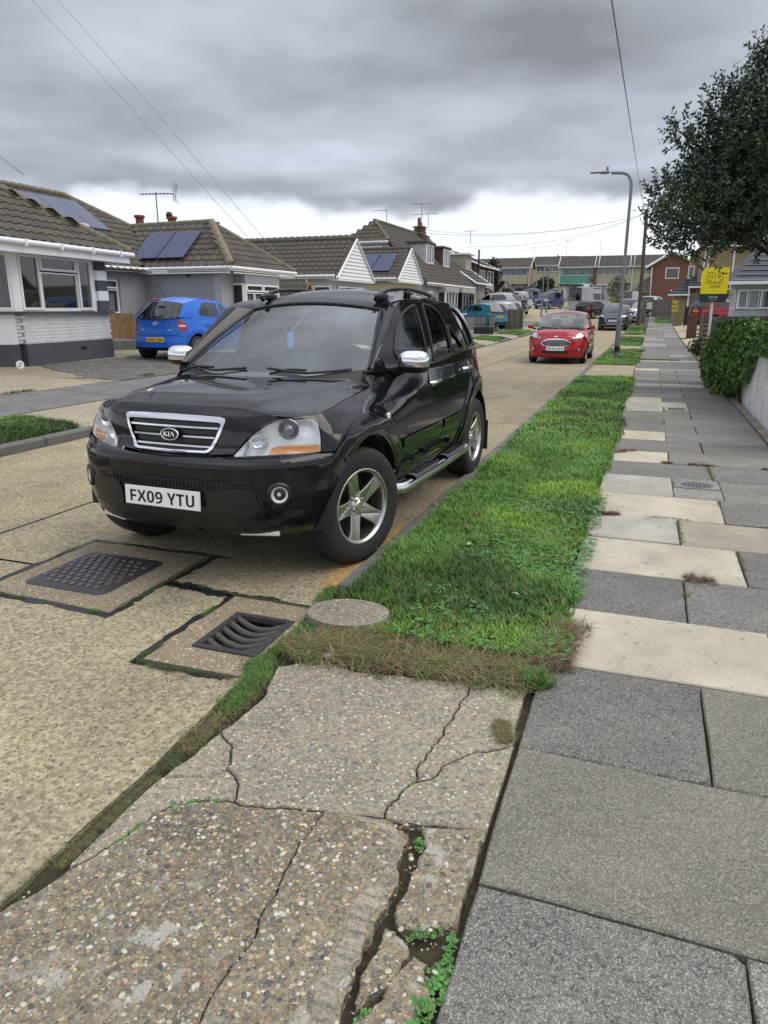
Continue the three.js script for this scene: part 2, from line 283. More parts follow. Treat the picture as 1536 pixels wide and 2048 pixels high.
{
  const zr = [4, -3.3, -10.2, -16.4, -22.5, -28.5, -34.5, -40.5, -46.5, -53, -60, -68, -76, -86], zl = [4, -2, -8.2, -14.6, -20.4, -26.5, -32.6, -38.6, -44.8, -51, -58, -68, -76, -86];
  for (let i = 0; i + 1 < zr.length; i++) { if (i) bay(-4.38, -1.6, zr[i], zr[i + 1], i, null); bay(-6.72, -4.38, zl[i], zl[i + 1], i + 2); }
  const eg = (z) => -1.57 + 0.02 * sst(-2.2, -1.2, z) + 0.03 * (fbm(z * 3 + 50, 4, 0, 4, 431) - 0.5) + 0.02 * (fbm(z * 14 + 50, 4, 0, 3, 433) - 0.5), parts = [cut(-4.368, -1.96, 4, -3.288), cut(-1.96, eg, 4, -2.64), cut(-1.96, eg, -3.07, -3.288), cut(-1.63, eg, -2.64, -3.07)];
  { const g = mergeGeometries(parts.map(worn)); mesh('concrete_bay', g, M.roadWorn[0], road); mesh('bay_edge', quadGeo(Array.from({ length: 160 }, (_, i) => { const a = lerp(1, -3.28, i / 160), b = lerp(1, -3.28, (i + 1) / 160); return [[eg(a), 0, a], [eg(b), 0, b], [eg(b), -0.06, b], [eg(a), -0.06, a]]; })), M.road[0], road); }
  mesh('side_road', sheet(-22, -6.72, -58, -86, 0, 6), M.road[1], road); mesh('side_road', sheet(-40, 24, -86, -104, 0, 6), M.road[2], road);
  mesh('joint_bed', [...zr.slice(1).map((z) => sheet(-4.4, -1.56, z + 0.04, z - 0.04, -0.03)), ...zl.slice(1).map((z) => sheet(-6.74, -4.36, z + 0.04, z - 0.04, -0.03)), sheet(-4.42, -4.34, 4, -86, -0.03), sheet(-6.74, -6.68, 4, -86, -0.03), sheet(-1.63, -1.55, -3.2, -86, -0.03)], M.tar, road);
  // manhole slab and gully slab set into the bay, with tar joints
  const tarLine = (pts, w) => { const a = rough(pts, 0.03, 4), L = [], Q = []; for (let i = 0; i < a.length; i++) { const p = a[Math.max(0, i - 1)], q = a[Math.min(a.length - 1, i + 1)], [dx, dz] = norm2(q[0] - p[0], q[1] - p[1]), k = w * (0.6 + 0.8 * hash2(i, pts.length, 5)); L.push([a[i][0] - dz * k, a[i][1] + dx * k]); Q.push([a[i][0] + dz * k, a[i][1] - dx * k]); } return prism(L.concat(Q.reverse()), -0.02, 0.0035, 0.001); };
  mesh('tar_joint', [tarLine([[-3.62, -2.84], [-2.6, -2.81]], 0.03), tarLine([[-2.62, -2.83], [-2.62, -3.3], [-2.60, -3.86]], 0.022), tarLine([[-3.6, -2.8], [-3.59, -3.84]], 0.026), tarLine([[-3.6, -3.83], [-2.5, -3.83]], 0.017),
    tarLine([[-2.6, -3.32], [-2.12, -3.29], [-2.12, -3.2], [-2.14, -2.42]], 0.022), tarLine([[-2.6, -3.33], [-2.35, -3.32], [-2.12, -3.29]], 0.035), tarLine([[-2.13, -3.3], [-1.6, -3.28]], 0.016), tarLine([[-2.14, -2.43], [-1.66, -2.44]], 0.02),
    tarLine([[-4.36, 3], [-4.37, -1.2], [-4.38, -4]], 0.012)], M.tar, road);
  mesh('concrete_slab', prism(rough([[-3.57, -2.86], [-2.65, -2.84], [-2.64, -3.8], [-3.57, -3.8]], 0.012, 3, true), -0.02, 0.008, 0.006), M.surround, road);
  const gs = new THREE.Shape([[-2.11, 2.46], [-1.595, 2.47], [-1.59, 3.26], [-2.1, 3.27]].map((p) => new THREE.Vector2(...p)));
  gs.holes.push(new THREE.Path([[-1.955, 2.645], [-1.955, 3.065], [-1.63, 3.065], [-1.63, 2.645]].map((p) => new THREE.Vector2(...p))));
  const gg = new THREE.ExtrudeGeometry(gs, { depth: 0.03, bevelEnabled: false }); gg.rotateX(-Math.PI / 2); gg.translate(0, -0.021, 0); uvm(gg); mesh('concrete_slab', gg, M.surround, road);
  mesh('orange_stain', prism(rough([[-1.66, -3.5], [-1.6, -3.55], [-1.61, -4.4], [-1.66, -5.2], [-1.7, -4.5], [-1.8, -3.9]], 0.05, 4, true), -0.01, 0.0025, 0.0005), textured(tRoad, 0.003, 0.9, { color: col(1.15, 0.85, 0.48) }), road);
}
{ // manhole cover
  const t = thing('manhole_cover', 'square dark iron manhole cover with raised studs in the road before the black car', 'manhole cover', [-3.125, 0.008, -3.305]);
  const f = (w, d, r) => { const o = []; for (const [sx, sz, a0] of [[1, 1, 0], [-1, 1, 90], [-1, -1, 180], [1, -1, 270]]) for (let k = 0; k <= 4; k++) { const a = R(a0 + k * 22.5); o.push([sx * (w / 2 - r) + r * Math.cos(a), sz * (d / 2 - r) + r * Math.sin(a)]); } return o; };
  mesh('frame', prism(f(0.6, 0.6, 0.06), -0.01, 0.006, 0.003), M.iron, t); mesh('plate', prism(f(0.56, 0.56, 0.05), 0, 0.009, 0.003), M.iron, t);
  const st = prism([[-0.019, -0.019], [0.019, -0.019], [0.019, 0.019], [-0.019, 0.019]], 0, 0.0075, 0.003);
  for (let i = 0; i < 9; i++) for (let j = 0; j < 8; j++) { if ((i === 0 || i === 8) && (j === 0 || j === 7)) continue; const s = mesh('stud', st, M.stud || (M.stud = textured(tGrain, 0.0008, 0.38, { color: col(0.17, 0.155, 0.16), metalness: 0.5 })), t); s.position.set(-0.238 + i * 0.0595 + (j % 2 ? 0.014 : -0.014), 0.0085, -0.215 + j * 0.0615); }
  mesh('seam', box(0.03, 0.0095, 0, 0.004, 0.002, 0.55), M.black, t);
}
{ // gully grate
  const t = thing('gully_grate', 'rusty dark iron drain grate with curved bars beside the weedy kerb', 'drain grate', [-1.792, 0.004, -2.855]);
  mesh('frame', [box(-0.157, 0, 0, 0.034, 0.03, 0.42), box(0.157, 0, 0, 0.034, 0.03, 0.42), box(0, 0, -0.195, 0.28, 0.03, 0.032), box(0, 0, 0.195, 0.28, 0.03, 0.032)], M.iron, t);
  for (let i = 0; i < 5; i++) { const z = -0.14 + i * 0.07; mesh('bar', tube([[-0.145, -0.004, z - 0.03], [-0.07, -0.024, z - 0.004], [0, -0.032, z + 0.008], [0.07, -0.024, z + 0.004], [0.145, -0.004, z - 0.02]], 0.0175, 14, 8), M.ironGrey, t); }
  mesh('pit', [box(-0.18, -0.3, 0, 0.02, 0.55, 0.46), box(0.18, -0.3, 0, 0.02, 0.55, 0.46), box(0, -0.3, -0.22, 0.4, 0.55, 0.02), box(0, -0.3, 0.22, 0.4, 0.55, 0.02), box(0, -0.58, 0, 0.4, 0.02, 0.46)], M.dark, t);
}
// ---------- driveway crossover: cracked concrete plates ----------
const crossover = struct('crossover');
{
  const Mn = [[-1.54, -1.08], [-1.46, -1.3], [-1.4, -1.46], [-1.34, -1.64], [-1.25, -1.7], [-1.16, -1.72], [-1.0, -1.75], [-0.86, -1.78], [-0.66, -1.82], [-0.41, -1.86], [-0.335, -1.88]];
  const rg = (p, a = 0.012) => rough(p, a, 5), sub = (i, j) => rg(Mn.slice(i, j + 1)), rev = (a) => a.slice().reverse();
  const G = rg([[-0.59, -2.76], [-0.62, -2.39], [-0.64, -2.11], [-0.62, -2.03], [-0.66, -1.82]], 0.03), Hc = rg([[-0.62, -2.03], [-0.57, -2.08], [-0.45, -2.28], [-0.338, -2.37]], 0.03);
  const P = [[-1.47, -1.75], [-1.33, -1.8], [-1.28, -1.86], [-1.33, -1.98], [-1.43, -2.06]], p1 = rg(P.slice(0, 3)), p2 = rg(P.slice(2, 5)), p3 = rg([[-1.28, -1.86], [-1.2, -1.81], [-1.16, -1.72]]);
  const Cl = rg([[-0.86, -1.78], [-0.85, -1.45], [-0.84, -1.14], [-0.83, -0.6], [-0.83, 1.3]], 0.016), Dr = [[-0.63, -1.815], [-0.555, -1.76], [-0.535, -1.6], [-0.53, -1.48], [-0.535, -1.2], [-0.52, -0.6], [-0.52, 1.3]];
  const plates = [
    ['F', p1.concat(p2, rg([[-1.43, -2.06], [-1.47, -1.75]])), 0], ['F', rev(p1).concat(rg([[-1.47, -1.75], [-1.47, -1.33]]), rg([[-1.46, -1.3], [-1.4, -1.46], [-1.34, -1.64], [-1.25, -1.7], [-1.16, -1.72]]), rev(p3)), 0.002],
    ['F', p3.concat(sub(5, 8), rev(G), rg([[-0.59, -2.76], [-0.9, -2.72], [-1.1, -2.68], [-1.3, -2.72], [-1.47, -2.6], [-1.4, -2.35], [-1.43, -2.06]]), rev(p2)), 0.004],
    ['F', G.slice(0, G.findIndex((q) => q[0] === -0.62 && q[1] === -2.03) + 1).concat(Hc, rg([[-0.338, -2.37], [-0.36, -2.79], [-0.59, -2.76]])), 0.003],
    ['F', rev(Hc).concat(G.slice(G.findIndex((q) => q[0] === -0.62 && q[1] === -2.03)), sub(8, 10), rg([[-0.335, -1.88], [-0.338, -2.37]], 0.004)), 0],
    ['P', rg([[-1.53, 1.3], [-1.53, 0], [-1.54, -1.08]], 0.02).concat(sub(0, 7), Cl), 0.001],
    ['P', rg([[-0.83, 1.3], [-0.83, -0.6], [-0.84, -1.14], [-0.85, -1.45], [-0.86, -1.78], [-0.63, -1.815]], 0.016).concat(rg(Dr, 0.02)), 0.006],
    ['P', rg([[-0.54, -1.83], [-0.41, -1.86], [-0.335, -1.88], [-0.335, -1.5], [-0.4, -1.46], [-0.44, -1.44], [-0.5, -1.45], [-0.515, -1.5], [-0.51, -1.62], [-0.5, -1.74], [-0.54, -1.83]], 0.012), 0.003],
    ['P', rg([[-0.52, -1.43], [-0.46, -1.41], [-0.43, -1.38], [-0.44, -1.3], [-0.475, -1.24], [-0.5, -1.17], [-0.515, -1.2], [-0.52, -1.43]], 0.012), 0],
    ['P', rg([[-0.42, -1.37], [-0.375, -1.36], [-0.345, -1.28], [-0.365, -1.22], [-0.34, -1.15], [-0.335, 1.3], [-0.5, 1.3], [-0.51, -0.6], [-0.495, -1.16], [-0.455, -1.23], [-0.42, -1.37]], 0.012), 0.002]];
  for (const [k, poly, dy] of plates) {
    const q = poly.filter((p, i) => { const n = poly[(i + 1) % poly.length]; return Math.hypot(p[0] - n[0], p[1] - n[1]) > 0.003; });
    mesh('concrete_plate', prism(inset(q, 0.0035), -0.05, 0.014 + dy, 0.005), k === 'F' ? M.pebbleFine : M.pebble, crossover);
  }
  mesh('mortar_band', prism(rg([[-0.645, -1.802], [-0.58, -1.75], [-0.56, -1.6], [-0.552, -1.48], [-0.557, -1.2], [-0.552, -1.05], [-0.6, -1.05], [-0.62, -1.2], [-0.605, -1.34], [-0.628, -1.46], [-0.602, -1.53], [-0.585, -1.6], [-0.598, -1.7], [-0.66, -1.775], [-0.845, -1.772], [-0.845, -1.782]], 0.035).filter((p, i, a) => i === 0 || Math.hypot(p[0] - a[i - 1][0], p[1] - a[i - 1][1]) > 0.004), 0.0, 0.0222, 0.001), textured(pair(512, 0.5, (u, v) => { const g = fbm(u * 3, v * 36, 36, 3, 161), a = fbm(u * 90, v * 90, 90, 3, 163), k = 0.27 + 0.3 * (g - 0.5) + 0.3 * (a - 0.5); return [k, k * 0.87, k * 0.66, g]; }), 0.008, 0.9), crossover);
  mesh('earth', sheet(-1.6, -0.3, 1.5, -3.4, -0.018, 8, 20), textured(tSoil, 0.02, 1, { color: col(0.75, 0.7, 0.65) }), crossover);
  // pebbles standing proud of the worn concrete
  const r = rng(5), pg = new THREE.IcosahedronGeometry(1, 1), N = 1500, im = new THREE.InstancedMesh(pg, std({ color: 0xffffff, roughness: 0.6 }), N), m4 = new THREE.Matrix4(), c = new THREE.Color();
  for (let i = 0; i < N; i++) {
    let x, z; do { x = r() < 0.45 ? lerp(-0.84, -0.56, r()) : lerp(-1.5, -0.35, r()); z = -0.9 - 1.0 * Math.pow(r(), 0.8); } while (z < -1.82 + 0.1 * Math.abs(x + 0.6) || (Math.abs(x + 0.6) < 0.05 && z > -1.62) || x < -1.36 && z < -1.2 || x < -1.2 && z < -1.6);
    const s = 0.002 + 0.006 * Math.pow(r(), 4), p = TAN[Math.floor(r() * TAN.length)], k = 0.55 + 0.45 * r();
    m4.compose(V(x, 0.0165 + s * 0.05, z), new THREE.Quaternion().setFromEuler(new THREE.Euler(0.3 * (r() - 0.5), 6.3 * r(), 0.3 * (r() - 0.5))), V(s * (1 + 0.6 * r()), s * 0.55, s));
    im.setMatrixAt(i, m4); im.setColorAt(i, c.setRGB(p[0] * k, p[1] * k, p[2] * k));
  }
  im.name = 'pebbles'; im.userData.kind = 'stuff'; im.castShadow = im.receiveShadow = true; crossover.add(im);
}
// ---------- pavement slabs ----------
const pavement = struct('pavement');
{
  const zs = [1.1, 0.4, -0.3, -1.0, -1.65, -2.35, -3.06, -3.74, -4.41, -5.11, -5.76, -6.49, -7.26, -7.96, -8.6, -9.39, -10.08, -10.72, -11.34, -12.15, -12.75, -13.4];
  while (zs[zs.length - 1] > -76) zs.push(zs[zs.length - 1] - (0.66 + 0.07 * hash2(zs.length, 3, 9)));
  // [joints], [materials]: numbers = grey variants, letters = cream variants
  const rows = { 3: [[0.375], [0, 3]], 4: [[], [4]], 5: [[0.345], [2, 4]], 6: [[0.695], ['a', 0]], 7: [[0.325], [2, 0]], 8: [[0.685], ['a', 2]], 9: [[0.33], ['b', 'd']], 10: [[0.675], ['c', 0]], 11: [[0.32, 0.73], ['b', 3, 1]], 12: [[0.69], [0, 0]], 13: [[0.31], ['c', 1]], 14: [[0.69], [0, 2]], 15: [[0.3], ['c', 1]], 16: [[0.69], [0, 0]], 17: [[0.3], [2, 1]], 18: [[0.69], [4, 0]], 19: [[0.3, 0.7], ['b', 1, 2]] };
  const r = rng(77), far = [], farY = [];
  for (let i = 0; i + 1 < zs.length; i++) {
    const z0 = zs[i], z1 = zs[i + 1], [js, ms] = rows[i] || (i % 2 ? [[0.3 + 0.02 * r()], [r() < 0.2 ? 'c' : Math.floor(r() * 4), Math.floor(r() * 5)]] : [[0.69], [r() < 0.14 ? 'b' : Math.floor(r() * 5), r() < 0.1 ? 'b' : Math.floor(r() * 4)]]);
    const cream = i === 25 || i === 36, xs = [-0.325 + 0.01 * r(), ...js, 1.44 + 0.01 * r()];
    for (let k = 0; k + 1 < xs.length; k++) {
      const g = 0.0035 + 0.003 * r(), t = 0.008 * (r() - 0.5), tx = 0.006 * (r() - 0.5), tz = 0.006 * (r() - 0.5), a = [xs[k] + g, z0 - g], b = [xs[k + 1] - g, z1 + g], j = () => 0.006 * (r() - 0.5);
      let poly = [[a[0] + j(), a[1] + j()], [b[0] + j(), a[1] + j()], [b[0] + j(), b[1] + j()], [a[0] + j(), b[1] + j()]];
      if (i === 3 && k === 0) poly = [poly[0], poly[1], [b[0], b[1] + 0.025], [b[0] - 0.035, b[1] + 0.002], poly[3]];
      if (z0 > -22) { const ro = rough(poly, 0.004, 4, true), u = r() * 3, w = r() * 3; const geo = prism(ro, -0.04, 0.02 + t, 0.006, (x, z) => tx * (x - a[0]) + tz * (z - a[1])); const uv = geo.attributes.uv; for (let q = 0; q < uv.count; q++) uv.setXY(q, uv.getX(q) + u, uv.getY(q) + w); const m = cream ? 'b' : ms[k]; mesh('paving_slab', geo, typeof m === 'string' ? M.slabY['abcd'.indexOf(m)] : M.slab[m], pavement); }
      else (typeof ms[k] === 'string' || cream ? farY : far).push(prism(poly, -0.04, 0.02, 0.006, (x, z) => land(x, z)));
    }
  }
  mesh('far_slabs', far, M.slab[0], pavement).userData.kind = 'stuff'; mesh('far_cream_slabs', farY, M.slabY[1], pavement).userData.kind = 'stuff';
  mesh('joint_bed', sheet(-0.3, 1.5, 1.5, -76, -0.012, 1), M.soil, pavement);
  for (let i = 0; i < 34; i++) { const z = -7.2 - i * 0.22; const b = mesh('edging_brick', at(cbox(0.105, 0.05, 0.21, 0.006), 1.515, 0.008, z, (hash2(i, 1, 2) - 0.5) * 0.05), i % 3 ? M.brickOld || (M.brickOld = textured(tGrain, 0.003, 0.9, { color: col(0.24, 0.19, 0.15) })) : (M.brickOld2 = M.brickOld2 || textured(tGrain, 0.003, 0.9, { color: col(0.3, 0.27, 0.22) })), pavement); }
}
{
  const t = thing('inspection_cover', 'round ribbed blue grey inspection cover set in a square frame among the pavement slabs', 'manhole cover', [0.53, 0.028, -6.98]);
  mesh('frame', [prism([[-0.19, -0.13], [0.19, -0.13], [0.19, 0.13], [-0.19, 0.13]], -0.02, 0.003, 0.002)], M.slab[3], t);
  const lid = new THREE.CylinderGeometry(0.13, 0.13, 0.012, 28).toNonIndexed(); lid.scale(1.1, 1, 0.85); mesh('lid', uvm(lid), flat(0.11, 0.125, 0.16, 0.5), t);
  for (let k = 0; k < 7; k++) mesh('rib', box(-0.1 + k * 0.033, 0.008, 0, 0.014, 0.006, 0.16 * Math.sqrt(1 - Math.pow((k - 3) / 4.2, 2))), M.ironGrey, t);
  const w = thing('stopcock_cover', 'small rectangular cream water cover between grey pavement slabs', 'water cover', [0.5, 0.026, -12.45]);
  mesh('frame', prism([[-0.17, -0.2], [0.17, -0.2], [0.17, 0.2], [-0.17, 0.2]], -0.02, 0.004, 0.002), M.slabY[1], w); mesh('lid', prism([[-0.13, -0.14], [0.13, -0.14], [0.13, 0.14], [-0.13, 0.14]], 0, 0.007, 0.002), M.ironGrey, w);
}
// ---------- kerbs, verges ----------
{
  const k = struct('kerb_right'); k.name = 'kerb';
  const kg = [0, 1, 2].map((i) => { const g = cbox(0.13, 0.14, 0.9, 0.012); return g; });
  for (let z = -3.6, i = 0; z > -60; z -= 0.912, i++) { const low = (z < -17.8 && z > -22) || (z < -30.3 && z > -33.6) || (z < -42 && z > -45); const m = mesh('kerb_stone', kg[i % 3], M.kerb, k); m.position.set(-1.535 + 0.012 * (hash2(i, 7, 1) - 0.5), -0.034 + (low ? -0.02 : 0) + gy(z), z - 0.45); m.rotation.y = 0.012 * (hash2(i, 3, 1) - 0.5); }
  const l = struct('kerb'); l.userData.label = undefined; delete l.userData.label;
  const lg = cbox(0.15, 0.24, 0.9, 0.02);
  for (let z = -2, i = 0; z > -58; z -= 0.912, i++) { const drop = (z < -7.2 && z > -15) || (z < -18 && z > -27) || (z < -31 && z > -34) || (z < -37 && z > -40) || (z < -46 && z > -52); const m = mesh('kerb_stone', lg, M.kerb, l); m.position.set(-6.8, (drop ? -0.085 : -0.01) + gy(z), z - 0.45); }
  const q = new THREE.CylinderGeometry(0.22, 0.232, 0.13, 30, 1, false, 0, Math.PI * 2).toNonIndexed(); q.scale(1, 1, 0.78); uvm(q);
  const s = mesh('kerb_end_stone', q, textured(tPebbleFine, 0.003, 0.9, { color: col(0.85, 0.86, 0.88) })); s.position.set(-1.37, -0.012, -3.2); s.rotation.y = 0.15; tag(s, 'rounded pebbly concrete kerb end stone half sunk in the grass tip', 'kerb stone');
}
const vergeL = (z) => -1.47 + (z > -3.3 ? (z + 3.3) * 0 : 0), verges = [[-3.02, -17.9, -0.33], [-22.2, -30.2, -0.35], [-33.8, -41.8, -0.4], [-45, -57, -0.45]];
for (const [a, b, xr] of verges) struct('verge', sheet((z) => vergeL(z), xr, a, b, 0.012, 8, Math.ceil((a - b) / 0.4)), M.soil);
const leftVerges = [[-3.5, -7.35, -6.88, -7.95], [-27.2, -30.8, -6.88, -7.7], [-34.2, -37.3, -6.88, -8.2], [-40.6, -45.8, -6.88, -8.2], [-52, -57, -6.88, -8.2]];
for (const [a, b, x0, x1] of leftVerges) struct('verge', sheet(x1, x0, a, b, 0.01, 4), M.soil);
// crossovers on the right between the verges, left pavement, forecourts
struct('crossover', sheet(-1.5, -0.33, -17.7, -22.4, 0.006, 3), textured(tPebbleFine, 0.004, 0.9, { color: col(1.15, 1.08, 0.95) }));
struct('crossover', sheet(-1.5, -0.33, -30, -34, 0.006, 3), M.road[1]); struct('crossover', sheet(-1.5, -0.33, -41.6, -45.2, 0.006, 3), M.road[2]);
struct('crossover', sheet(-8.25, -6.73, 2, -60, 0.004, 5), M.forecourt);
{
  const fp = struct('footpath'); let z = 2; const r = rng(8);
  while (z > -58) { const n = z - 1.8 - r() * 1.2; mesh('asphalt_panel', sheet(-9.75, -8.22, z - 0.006, n + 0.006, 0.012 + 0.002 * r(), 2), [M.asphalt, M.slab[0], M.asphalt][Math.floor(r() * 3)], fp); z = n; }
  struct('forecourt', sheet(-12.4, -9.73, 2, -12.3, 0.016, 4), M.forecourt); struct('forecourt', sheet(-11.2, -9.73, -12.3, -58, 0.016, 4), M.forecourt);
  struct('garden', sheet(-24, -11.2, -17.5, -60, 0.0, 4), M.forecourt);
  // block paving beside the white house, laid as blocks in a herringbone-like bond
  const pv = struct('block_paving'); mesh('bed', sheet(-17.5, -9.6, -11.0, -20.3, 0.019, 4), textured(tRoad, 0.004, 0.9, { color: col(0.8, 0.8, 0.82) }), pv);
  const bg = cbox(0.098, 0.06, 0.198, 0.006), bm = [0.95, 1.12, 0.82].map((k) => textured(tGrain, 0.002, 0.9, { color: col(0.175 * k, 0.165 * k, 0.145 * k) })), rest = [[], [], []]; let n = 0;
  for (let zz = -11.35, j = 0; zz > -17.6; zz -= 0.1, j++) for (let x = -9.75; x > -12.9; x -= 0.2) {
    if (x < -9.9 - (-zz - 11.1) * 2.2 || x > -9.6 + (-zz - 16) * -0.02) continue; const xx = x + (j % 2 ? 0.1 : 0); if (xx < -12.55 && zz > -15.35) continue;
    const y = land(xx, zz) + 0.002 + 0.003 * r(), k = Math.floor(r() * 3); if (n < 300 && zz > -12.6) { n++; const m = mesh('block', bg, bm[k], pv); m.position.set(xx, y, zz); m.rotation.y = Math.PI / 2; } else rest[k].push(at(bg, xx, y, zz, Math.PI / 2));
  }
  rest.forEach((g, k) => { mesh('blocks', g, bm[k], pv).userData.kind = 'stuff'; });
}
// ---------- houses ----------
const houseCount = { n: 0 };
const tileMats = [[0.105, 0.085, 0.07], [0.122, 0.1, 0.08], [0.09, 0.077, 0.066], [0.12, 0.104, 0.08]].map((c) => textured(tTile, 0.004, 0.9, { color: col(...c) }));
const ridgeMat = textured(tTile, 0.004, 0.9, { color: col(0.2, 0.175, 0.12) });
function tileGeo(w, len, hgt, n = 6) {
  const P = [], f = (i) => hgt * Math.pow(Math.sin(Math.PI * clamp(i / n)), 1.4), q = [], lift = 0.03;
  for (let i = 0; i <= n; i++) { const x = w * i / n - w / 2, z = f(i); q.push([[x, -0.02, z + lift], [x, len, z], [x, -0.02, z + lift - 0.022]]); }
  for (let i = 0; i < n; i++) { const a = q[i], b = q[i + 1]; P.push([a[0], b[0], b[1], a[1]], [a[2], b[2], b[0], a[0]]); }
  return quadGeo(P);
}
const TILE = tileGeo(0.3, 0.38, 0.036);
// tiles laid on a roof plane: eave origin O, along e, up the slope s (all world), polygon in (u, v)
function tiles(parent, p0, O, e, s, poly, single, seed, mats = tileMats, shift = 0) {
  const E = V(...e).normalize(), Sv = V(...s).normalize(), N = E.clone().cross(Sv); if (N.y < 0) N.negate();
  const inside = (u, v) => { let c = false; for (let i = 0, j = poly.length - 1; i < poly.length; j = i++) { const [a, b] = poly[i], [d, f] = poly[j]; if ((b > v) !== (f > v) && u < (d - a) * (v - b) / (f - b) + a) c = !c; } return c; };
  const us = poly.map((p) => p[0]), vs = poly.map((p) => p[1]), r = rng(seed), M4 = new THREE.Matrix4(), base = new THREE.Matrix4().makeBasis(N.clone().cross(Sv).negate().dot(E) > 0 ? E : E, Sv, N), list = [];
  if (base.determinant() < 0) base.makeBasis(E.clone().negate(), Sv, N);
  for (let v = 0, j = 0; v < Math.max(...vs); v += 0.32, j++) for (let u = Math.min(...us) - 0.3 + shift; u < Math.max(...us) + 0.3; u += 0.292) if (inside(u, v + 0.12) || inside(u, v + 0.03)) { const p = V(...O).addScaledVector(E, u).addScaledVector(Sv, v).addScaledVector(N, 0.02).sub(V(...p0)); list.push([p, r(), (r() - 0.5) * 0.02]); }
  const fold = list.map(([p, k, t]) => { const m = base.clone(); m.multiply(M4.clone().makeRotationZ(t)); m.setPosition(p); return [m, k]; });
  fold.slice(0, single).forEach(([m, k]) => { const q = mesh('roof_tile', TILE, mats[Math.floor(k * mats.length)], parent); q.applyMatrix4(m); });
  const rest = fold.slice(single); if (rest.length) { const im = new THREE.InstancedMesh(TILE, textured(tTile, 0.004, 0.9, { color: 0xffffff }), rest.length), c = new THREE.Color(); rest.forEach(([m, k], i) => { im.setMatrixAt(i, m); c.copy(mats[Math.floor(k * mats.length)].color); im.setColorAt(i, c); }); im.name = 'roof_tiles'; im.userData.kind = 'stuff'; im.castShadow = im.receiveShadow = true; parent.add(im); }
  // boarding under the tiles
  const tri = THREE.ShapeUtils.triangulateShape(poly.map((p) => new THREE.Vector2(...p)), []), W = poly.map(([u, v]) => V(...O).addScaledVector(E, u).addScaledVector(Sv, v).sub(V(...p0)).toArray());
  mesh('roof_boarding', quadGeo(tri.map((t) => t.map((k) => W[k]))), mats[0], parent);
}
function ridge(parent, p0, a, b, mat = ridgeMat, r = 0.115) {
  const A = V(...a), B = V(...b), L = A.distanceTo(B), n = Math.max(1, Math.round(L / 0.45)), g = new THREE.CylinderGeometry(r, r * 1.06, L / n - 0.01, 10, 1, false); g.scale(1, 1, 0.75);
  for (let i = 0; i < n; i++) { const m = mesh('ridge_tile', g, mat, parent), p = A.clone().lerp(B, (i + 0.5) / n).sub(V(...p0)); m.position.copy(p); m.quaternion.setFromUnitVectors(V(0, 1, 0), B.clone().sub(A).normalize()); }
}
const W2 = (p0, list) => list.map((q) => q.map((p) => [p[0] - p0[0], p[1] - p0[1], p[2] - p0[2]]));
function gutter(parent, p0, a, b, fascia = 0.16, mat = M.white) { // half-round gutter with a fascia board under it
  const A = [a[0] - p0[0], a[1] - p0[1], a[2] - p0[2]], B = [b[0] - p0[0], b[1] - p0[1], b[2] - p0[2]];
  mesh('gutter', rod(A, B, 0.055, 0.055, 10), mat, parent); if (fascia) mesh('fascia', rod([A[0], A[1] - 0.02 - fascia / 2, A[2]], [B[0], B[1] - 0.02 - fascia / 2, B[2]], 0.02, 0.02, 4), mat, parent).scale.set(1, 1, 1);
}
